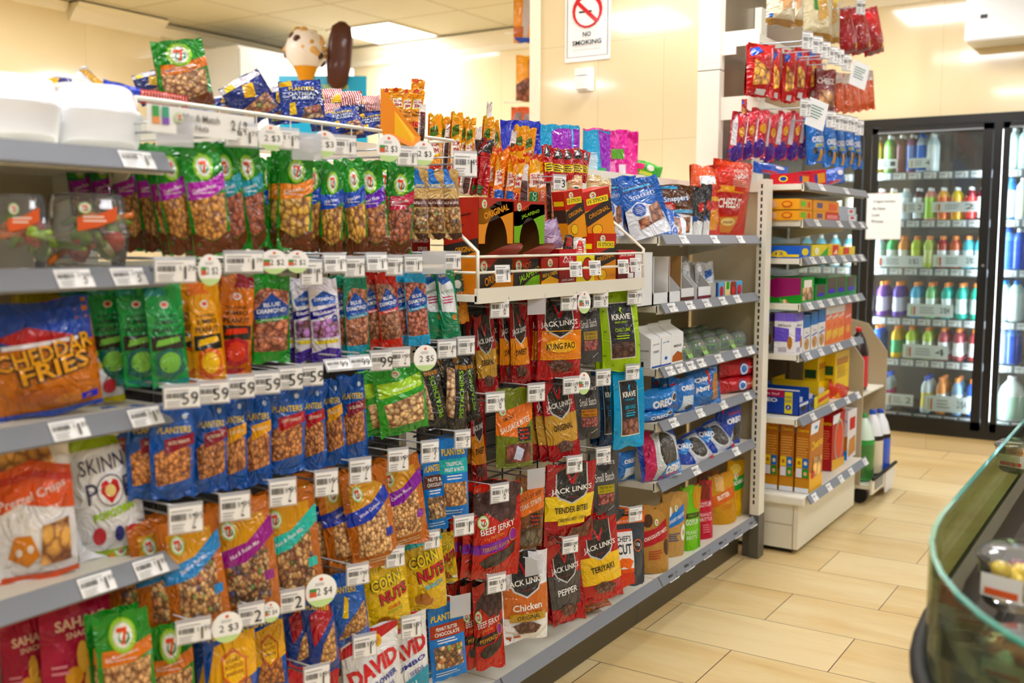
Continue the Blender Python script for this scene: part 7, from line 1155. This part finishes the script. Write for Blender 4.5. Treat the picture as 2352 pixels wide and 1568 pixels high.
for i,z in enumerate(CZs):
    for k,(a,b) in enumerate([(.82,1.475),(1.545,2.37),(.06,.752)]):
        s=empty('cooler_shelf',(CX0+a,YB+.06,z),0,'%s wire shelf with price strip behind the %s cooler door'%(nmz[i],('middle','right','left')[k]),'shelf','shelves inside the drinks cooler'); w_=b-a
        mb=MB(); mb.box(0,0,-.012,w_,.012,0); mb.box(0,.6,-.012,w_,.612,0); n=int(w_/.03)
        for q in range(n+1): mb.box(w_*q/n-.002,0,-.006,w_*q/n+.002,.61,-.002) 
        obj('wire_board',mb,'darkwire',s); st=obj('price_strip',MB().box(0,-.004,-.045,w_,0,.0),'railblue' if 'railblue' in M else 'greyrail',s)
        u=.01
        while u<w_-.08: put('price_label',label_mesh('2',.07,.036,' '),s,(u+.035,-.005,-.022)); u+=.088
# drinks: px x, body, cap, label
GC='drinks on the %s cooler shelf'
OR='f08a3a'
rows=[(0,308,'juice',[(2012,'f0a01e','f4f4f4','f4b84a','orange juice'),(2043,'6aa84a','f4f4f4','8ac06a','green juice'),(2070,'5a2a2a','f4f4f4','6a2a34','dark red juice'),(2094,'7a3a6a','f4f4f4','3a6ac0','purple juice with blue label'),(2116,'c8d8e8','2a70d0','2a70d0','small blue capped water'),(2140,'c8dce0','e4ecec','e8f0f0','clear water')]),
 (1,432,'flat',[(2022,'c84a5a','f4f4f4','f0f0f0','red vitamin'),(2049,'d8b04a','f4f4f4','f0f0f0','gold vitamin'),(2078,'c0d8e0','f4f4f4','e8f4f8','clear vitamin'),(2108,'5a3a3a','f4f4f4','e8e8e8','dark brown vitamin'),(2135,'e09a84','f4f4f4','a8d84a','pink and green vitamin'),(2164,'f0a83a','f4f4f4','e86a2a','amber vitamin'),(2196,'d8b81e','f4f4f4','e8a81e','yellow vitamin'),(2228,'8a1a2a','f4f4f4','e83a3a','ruby vitamin'),(2255,'6a1424','f4f4f4','e8e8e8','wine red vitamin')]),
 (2,542,'sport',[(2016,'c8dce4',OR,'f0f4f4','clear sports'),(2048,'1a9a4a',OR,'c8d8c8','green sports'),(2074,'d88a3a',OR,'e8e8e0','orange sports'),(2103,'b8c83a',OR,'d0d85a','lime sports left'),(2132,'b8c85a',OR,'d8dc90','lime sports right'),(2163,'a82a2a',OR,'e8e8e8','red sports'),(2192,'b84a24',OR,'e8e8e8','rust sports'),(2222,'3ab0c8',OR,'e0f0f4','aqua sports'),(2250,'3ab8cc',OR,'e0f0f4','aqua sports at the right')]),
 (3,648,'sport',[(2025,'7a4aa8',OR,'d8d0e4','violet sports left'),(2062,'5a3aa0',OR,'d8d4e8','violet sports right'),(2103,'4aa8cc',OR,'e0eef4','sky blue sports'),(2137,'7ac07a',OR,'e4f0e4','pale green sports'),(2173,'1cb0a0',OR,'e4f4f0','teal sports left'),(2207,'1cb09c',OR,'e4f4f0','teal sports middle'),(2241,'1ca890',OR,'e4f4f0','teal sports right')]),
 (4,750,'sport',[(2014,'1c64d8',OR,'2a70e0','royal blue sports'),(2058,'e0b41e',OR,'3aa86a','yellow and green sports'),(2092,'b0c83a',OR,'dce8c8','lime sports left'),(2130,'b0c84a',OR,'dce8c8','lime sports right'),(2165,'b04a54',OR,'f0ecec','rose sports left'),(2200,'a84450',OR,'f0ecec','rose sports middle'),(2237,'b03a44',OR,'f0ecec','rose sports right')]),
 (5,862,'sport',[(2034,'c8d4dc','2a60d0','d83a8a','pink labelled water'),(2127,'d0dce0','2a58d0','e8d44a','clear blue capped lemonade'),(2161,'e08a3a',OR,'e8e8e8','orange sports low'),(2197,'7a9ab8',OR,'e0e8f0','grey blue sports'),(2232,'2a5ab0',OR,'e0e8f4','navy sports')])]
for i,yt,st,lst in rows:
    z=CZs[i]; top=at(2100,yt,y=YB+.1).z; h=top-z
    for q,(cx,body,cap,lab_,lb) in enumerate(lst):
        P=at(cx,yt+30,y=YB+.1); r=.032 if st!='flat' else .031; hh=h*(.86 if 'small' in lb else 1)
        me=bottle('drink_bottle',round(h,3),r,body,cap,lab_,None,.2,.55,'sport' if st=='sport' else 'flat')
        for b_ in range(3 if i in (3,4,5) else 2):
            o=put('drink_bottle',me,None,(P.x,YB+.11+.075*b_,z+.001)); tagit(o,lb+' drink bottle, '+['front','second','third'][b_]+' in line on the '+nmz[i]+' cooler shelf','bottle',GC%nmz[i])
for i,lst in enumerate([[(2316,'c8e4e0','e8f0f0','d0ece0','clear glass water left'),(2340,'c8e4e0','e8f0f0','d0ece0','clear glass water right')],[(2314,'3a8ae0','4a9ae8','e0ecf8','blue labelled water'),(2340,'e8eef0','f4f4f4','e8f0d8','white yoghurt drink')],[(2312,'6aa8e8','2a60d0','4a80e0','light blue water'),(2338,'3a60c0','e8e8f0','2a50c8','navy labelled water')],[(2310,'d0e8e8','3a90d8','e8f4f4','wrapped spring water left'),(2336,'d0e8e4','3a80d8','e8f4f4','wrapped spring water right')],[(2308,'c8d8f0','e8f0f8','c8d8f0','tall clear water'),(2334,'5a80d0','f0f4f8','3a5ac8','tall blue labelled water')],[(2324,'e8f0ec','f4f4f4','b8dcc8','white gallon jug')]]):
    for q,(cx,body,cap,lab_,lb) in enumerate(lst):
        P=at(cx,600,y=YB+.1); jug='jug' in lb; me=bottle('drink_bottle',.24 if not jug else .26,.04 if not jug else .075,body,cap,lab_,None,.2,.55,'flat' if not jug else 'jug')
        for b_ in range(2 if not jug else 1): o=put('drink_bottle',me,None,(P.x+(.03 if jug else 0),YB+.12+.09*b_+(.03 if jug else 0),CZs[i]+.001)); tagit(o,lb+(' bottle' if not jug else '')+', '+['front','second'][b_]+' behind the right hand cooler door','bottle','drinks behind the right hand cooler door')
for i,cl in ((4,'e8c43a'),(3,'e8b83a'),(2,'5ab0c8'),(1,'e0b83a'),(5,'c84a3a')):
    me=bottle('drink_bottle',.2,.034,cl,'f0f0f0','f0ece0',None,.2,.55,'flat')
    for q in range(7): o=put('drink_bottle',me,None,(CX0+.12+.088*q,YB+.12,CZs[i]+.001)); tagit(o,['first','second','third','fourth','fifth','sixth','seventh'][q]+' bottle from the left on the '+nmz[i]+' shelf behind the half hidden left cooler door','bottle','drinks behind the left cooler door')
def pcard(cx0,cx1,cy0,cy1,txt,lab):
    a=at(cx0,cy1,y=YB+.045); b=at(cx1,cy0,y=YB+.045); w=b.x-a.x;h=b.z-a.z; mb=MB(); mb.box(0,0,0,w,.001,h,hx('eef4f4')); S=Surf(mb,[[Vector((0,0,0)),Vector((0,0,h))],[Vector((w,0,0)),Vector((w,0,h))]],[[Vector((0,-1,0))]*2]*2,w,h)
    S.draw([('r',.08,.1,.12,.8,'c8d48a'),('r',.14,.1,.18,.8,'d84a3a'),('lines',.28,.62,.2,.8,3,'a8b0b0'),('t',txt,.82,.5,.5,'3a4444',.2,0,0)],{}); o=obj('promo_card',mb,'paper',None,a); tagit(o,'white promotion card inside the cooler '+lab,'sign','promotion cards inside the cooler')
for a in [(2003,2062,365,388,'1','under the orange juice'),(2086,2141,362,386,'4','under the purple juice'),(2072,2122,464,488,'2','left of the second shelf'),(2140,2247,462,487,'2','right of the second shelf'),(2004,2120,588,612,'2/$2','left of the third shelf'),(2142,2250,586,612,'2/$2','right of the third shelf'),(2083,2190,700,725,'2/$4','on the fourth shelf'),(2073,2178,795,820,'4','on the fifth shelf'),(2034,2098,907,928,'2','left of the lowest shelf'),(2122,2228,914,942,'2/$4','right of the lowest shelf')]: pcard(*a)
a=at(1988,549,y=YB-.055); b=at(2072,443,y=YB-.055)
arts=[('t','Cigarettes',.5,.82,.06,'5a6a68',.64,0,.02),('t','At New',.36,.67,.06,'5a6a68',.38,0,.02),('t','Low',.28,.53,.06,'5a6a68',.22,0,.02),('t','Prices.',.34,.39,.06,'5a6a68',.36,0,.02)]
flat('paper_notice','white paper notice about cigarette prices taped on the left cooler door','sign',a.x,a.z,b.x,b.z,YB-.053,arts,base='eef2f4')
# ================================================================ GLASS FRONTED COUNTER CASE
M['blackdeck']=solid('dark_brown_case_liner','4a4030',.4,noise=.2,nscale=6); M['grille']=solid('black_brown_grille','1d1813',.35,noise=.2,nscale=20)
def plan(off=0):
    pts=[(-.287-off,4.9),(-.287-off,3.2),(-.287-off,2.0),(-.2865-off,1.643)]
    for k in range(1,13): a=math.radians(90*k/12); pts.append((.115-(.4+off)*math.cos(a),1.643-(.6+off)*math.sin(a)))
    pts.append((1.3,1.043-off)); return pts
t=empty('glass_counter_case',(.3,2.2,0),0,'open food counter case with curved green edged glass at the lower right','counter'); t.location=(0,0,0)
def wallp(mb,z0,z1,o0,o1,col=(.8,.8,.8,1)):
    A=plan(o0);B=plan(o1)
    for i in range(len(A)-1):
        a0,a1,b0,b1=A[i],A[i+1],B[i],B[i+1]
        mb.face([(*a0,z0),(*a1,z0),(*a1,z1),(*a0,z1)],col); mb.face([(*b0,z1),(*b1,z1),(*b1,z0),(*b0,z0)],col); mb.face([(*a0,z1),(*a1,z1),(*b1,z1),(*b0,z1)],col); mb.face([(*a0,z0),(*b0,z0),(*b1,z0),(*a1,z0)],col)
mb=MB(); wallp(mb,.70,.851,.0,-.006); obj('curved_glass',mb,'tintglass',t)
mb=MB(); wallp(mb,.851,.8545,.0005,-.0065); obj('glass_edge',mb,'glassedge',t)
mb=MB(); A=plan(.006); mb.tube([(x,y,.69) for x,y in A],.014,n=10); obj('bumper_rail',mb,'rubber',t)
mb=MB(); wallp(mb,.03,.676,.006,-.02); obj('base_cabinet',mb,'white',t); mb=MB(); wallp(mb,0,.03,-.03,-.06); obj('plinth',mb,'black',t)
mb=MB(); P0=plan(-.02); mb.face([(1.3,4.9,.68)]+[(x,y,.68) for x,y in P0[:-1]]+[(1.3,P0[-1][1],.68)],(.8,.8,.8,1)); obj('case_floor',mb,'blackdeck' if 'blackdeck' in M else 'black',t)
mb=MB(); wallp(mb,.68,.755,-.02,-.04); obj('inner_rim',mb,'blackdeck',t)
mb=MB(); 
for k in range(9): x=-.2+.05*k; mb.box(x,1.5,.69,x+.012,4.6,.735 if k%2 else .72)
for k in range(40): mb.box(-.02,1.6+.07*k,.70,.1,1.62+.07*k,.728)
obj('deck_grille',mb,'grille',t)['kind']='stuff'
# fruit cups in the case
def cup(cx,cy,z,r,h,desc,fr):
    P=at(cx,cy,z=z+h*.6); t=empty('fruit_cup',(P.x,P.y,z),0,desc,'food cup','clear food cups in the counter case'); mb=MB(); mb.lathe([(r*.001,0),(r*.8,0),(r*.84,.004),(r,h*.8),(r*1.04,h*.82)],24); obj('cup',mb,'clear',t); mb=MB(); mb.lathe([(r*1.04,h*.83),(r*1.05,h*.86),(r*.98,h*.9),(r*.8,h),(r*.001,h*1.0)],24); obj('lid',mb,'clear',t)
    rr=random.Random(desc)
    for nm,c,n,s in fr:
        for q in range(n):
            a=rr.uniform(0,6.28); d=rr.uniform(0,r*.6); mb=MB(); zz=rr.uniform(.02,h*.65); mb.lathe([(.0005,-s*.8),(s*.8,-s*.4),(s,0),(s*.8,s*.5),(.0005,s*.8)],9,hx(c)); obj(nm,mb,'plain',t,(d*math.cos(a),d*math.sin(a),zz),(rr.uniform(0,3),rr.uniform(0,3),0))
    mb=MB(); S=Surf(mb,[[Vector((-r*.5,0,0)),Vector((-r*.5,0,h*.4))],[Vector((r*.5,0,0)),Vector((r*.5,0,h*.4))]],[[Vector((0,-1,0))]*2]*2,r,h*.4); S.base(hx('f0ece4')); S.draw([('r',.1,.1,.9,.4,'e8622a')],{}); obj('paper_label',mb,'paper',t,(-r*.3,-r*.98,h*.25),(0,0,-.3))
cup(2345,1310,.735,.06,.085,'clear cup of yellow and red fruit in the counter case',[('pineapple_chunk','f2d24a',12,.016),('egg_half','f0ece0',4,.018),('berry','8a2440',4,.012),('orange_chunk','e88a1e',3,.014)])
cup(2350,1040,.735,.06,.07,'clear cup far down the counter case at the photo edge',[('melon_chunk','e8a86a',6,.016),('bread_cube','e0c8a0',5,.016)])
cup(2350,1500,.70,.055,.06,'clear cup low in the front corner of the counter case',[('melon_chunk','e87a5a',5,.016),('mint_chunk','b8e0d0',4,.015)])
# ================================================================ ICE CREAM SIGN
a=at(680,165,y=4.8); b=at(800,215,y=4.8)
t=empty('ice_cream_sign',(-4.5,4.8,0),0,'blue sign topped by a big ice cream cone and chocolate bar','sign'); rz=math.radians(33)
H=Matrix.Rotation(rz,4,'Z'); t.rotation_euler=(0,0,rz)
mb=MB(); mb.box(-.27,-.01,1.78,.27,.01,2.26,hx('4ab0dc')); S=Surf(mb,[[Vector((-.27,-.01,1.78)),Vector((-.27,-.01,2.26))],[Vector((.27,-.01,1.78)),Vector((.27,-.01,2.26))]],[[Vector((0,-1,0))]*2]*2,.54,.48)
S.draw([('t','WE ALL SCREAM FOR',.5,.86,.06,'d8d84a',.6,0,.02),('t','ICE CREAM',.5,.68,.16,'e0eef4',.86,0,.03)],{}); obj('sign_panel',mb,'card',t)
mb=MB(); mb.lathe([(.001,0),(.025,.02),(.075,.14),(.08,.15)],18,hx('e0a050')); obj('cone',mb,'card',t,(-.1,-.02,2.17))
mb=MB(); mb.lathe([(.08,0),(.118,.05),(.122,.12),(.1,.18),(.06,.22),(.001,.23)],18,hx('ece4dc')); obj('ice_cream',mb,'card',t,(-.1,-.02,2.31))
rr=random.Random(5)
for k in range(44):
    an=rr.uniform(0,6.28); z=rr.uniform(.04,.22); r=(.12 if z<.14 else .12-(z-.14)*.9); mb=MB(); s=rr.uniform(.018,.034); mb.lathe([(.0005,-s),(s*.8,-s*.5),(s,0),(s*.7,s*.6),(.0005,s*.9)],8,hx(rr.choice(['4a2a1c','3a2016','d8b07a','c89a5c']))); obj('topping',mb,'card',t,(-.1+r*math.cos(an),-.02+r*.8*math.sin(an),2.31+z))
mb=MB(); loft(mb,[supring(.02,.02,0,20,2.4),supring(.06,.03,.04,20,2.4),supring(.075,.035,.14,20,2.4),supring(.075,.035,.3,20,2.4),supring(.06,.03,.38,20,2.4),supring(.02,.02,.41,20,2.4)],hx('4a2416')); obj('chocolate_bar',mb,'card',t,(.09,-.04,2.17),(0,.1,0))
mb=MB(); mb.tube([(0,.03,0),(0,.03,1.8)],.02); obj('pole',mb,'wire',t); obj('foot',MB().box(-.2,-.15,0,.2,.2,.012),'black',t)
# bags hanging in the next aisle, seen left of the pillar
T('b_org','snack_bag','snack bag','orange and white snack bag with blue foot','pillow',.2,.3,.06,'e89a3a',[('r',0,0,1,.1,'2a50b8'),('p',[(.3,.1),(.6,.1),(.8,1),(.4,1)],'c8c0c4'),('r',0,.1,.4,.3,'b8602a')],'film'); T('b_nut','snack_bag','snack bag','orange snack bag with dark nut picture','pillow',.2,.3,.06,'eaa03a',[('p',[(.6,.3),(1,.3),(1,1),(.6,.9)],'a8301e'),('n',[(0,0),(1,0),(1,.4),(.5,.5),(0,.35)],'8a4a3a',22,'nuts')],'film'); T('b_rst','snack_bag','snack bag','rust orange chip bag with grey patches','pillow',.2,.3,.06,'d2541e',[('e',.3,.7,.2,.16,'8a7a7a'),('e',.8,.7,.2,.16,'8a7a7a')],'film')
gb='bags hanging in the next aisle'
for k_,cx,yt,yb,w,lb in [('b_org',1206,-20,98,52,'at the top beside the pillar edge'),('b_nut',1208,128,232,46,'in the middle beside the pillar edge'),('b_rst',1202,246,330,56,'lowest, behind the blue candy bag'),('b_rst',1218,250,330,40,'half behind the pillar')]: place(k_,cx,yt,yb,w,None,40,0,0,lb,gb,yp=5.0)
t=empty('side_rack',(-3.25,5.05,0),0,'cream wire rack behind the pillar holding orange bags','rack'); P=at(1225,100,y=5.05); t.location=(P.x+.1,5.1,0)
mb=MB(); mb.box(-.02,-.02,0,.02,.02,2.75); obj('post',mb,'cream',t); mb=MB()
for z in (2.72,2.42,2.04): mb.tube([(0,-.02,z),(-.25,-.12,z)],.006)
obj('peg',mb,'creamwire',t)
t=empty('counter_block',(0,0,0),0)
bpy.data.objects.remove(t)
# ================================================================ LIGHT / VIEW
w=bpy.data.worlds.new('world'); sc.world=w; w.use_nodes=True; w.node_tree.nodes['Background'].inputs[0].default_value=(.9,.93,1,1); w.node_tree.nodes['Background'].inputs[1].default_value=.3
vs=sc.view_settings; vs.view_transform='Standard'; vs.look='None'; vs.gamma=1; vs.exposure=EXPO; vs.use_curve_mapping=False
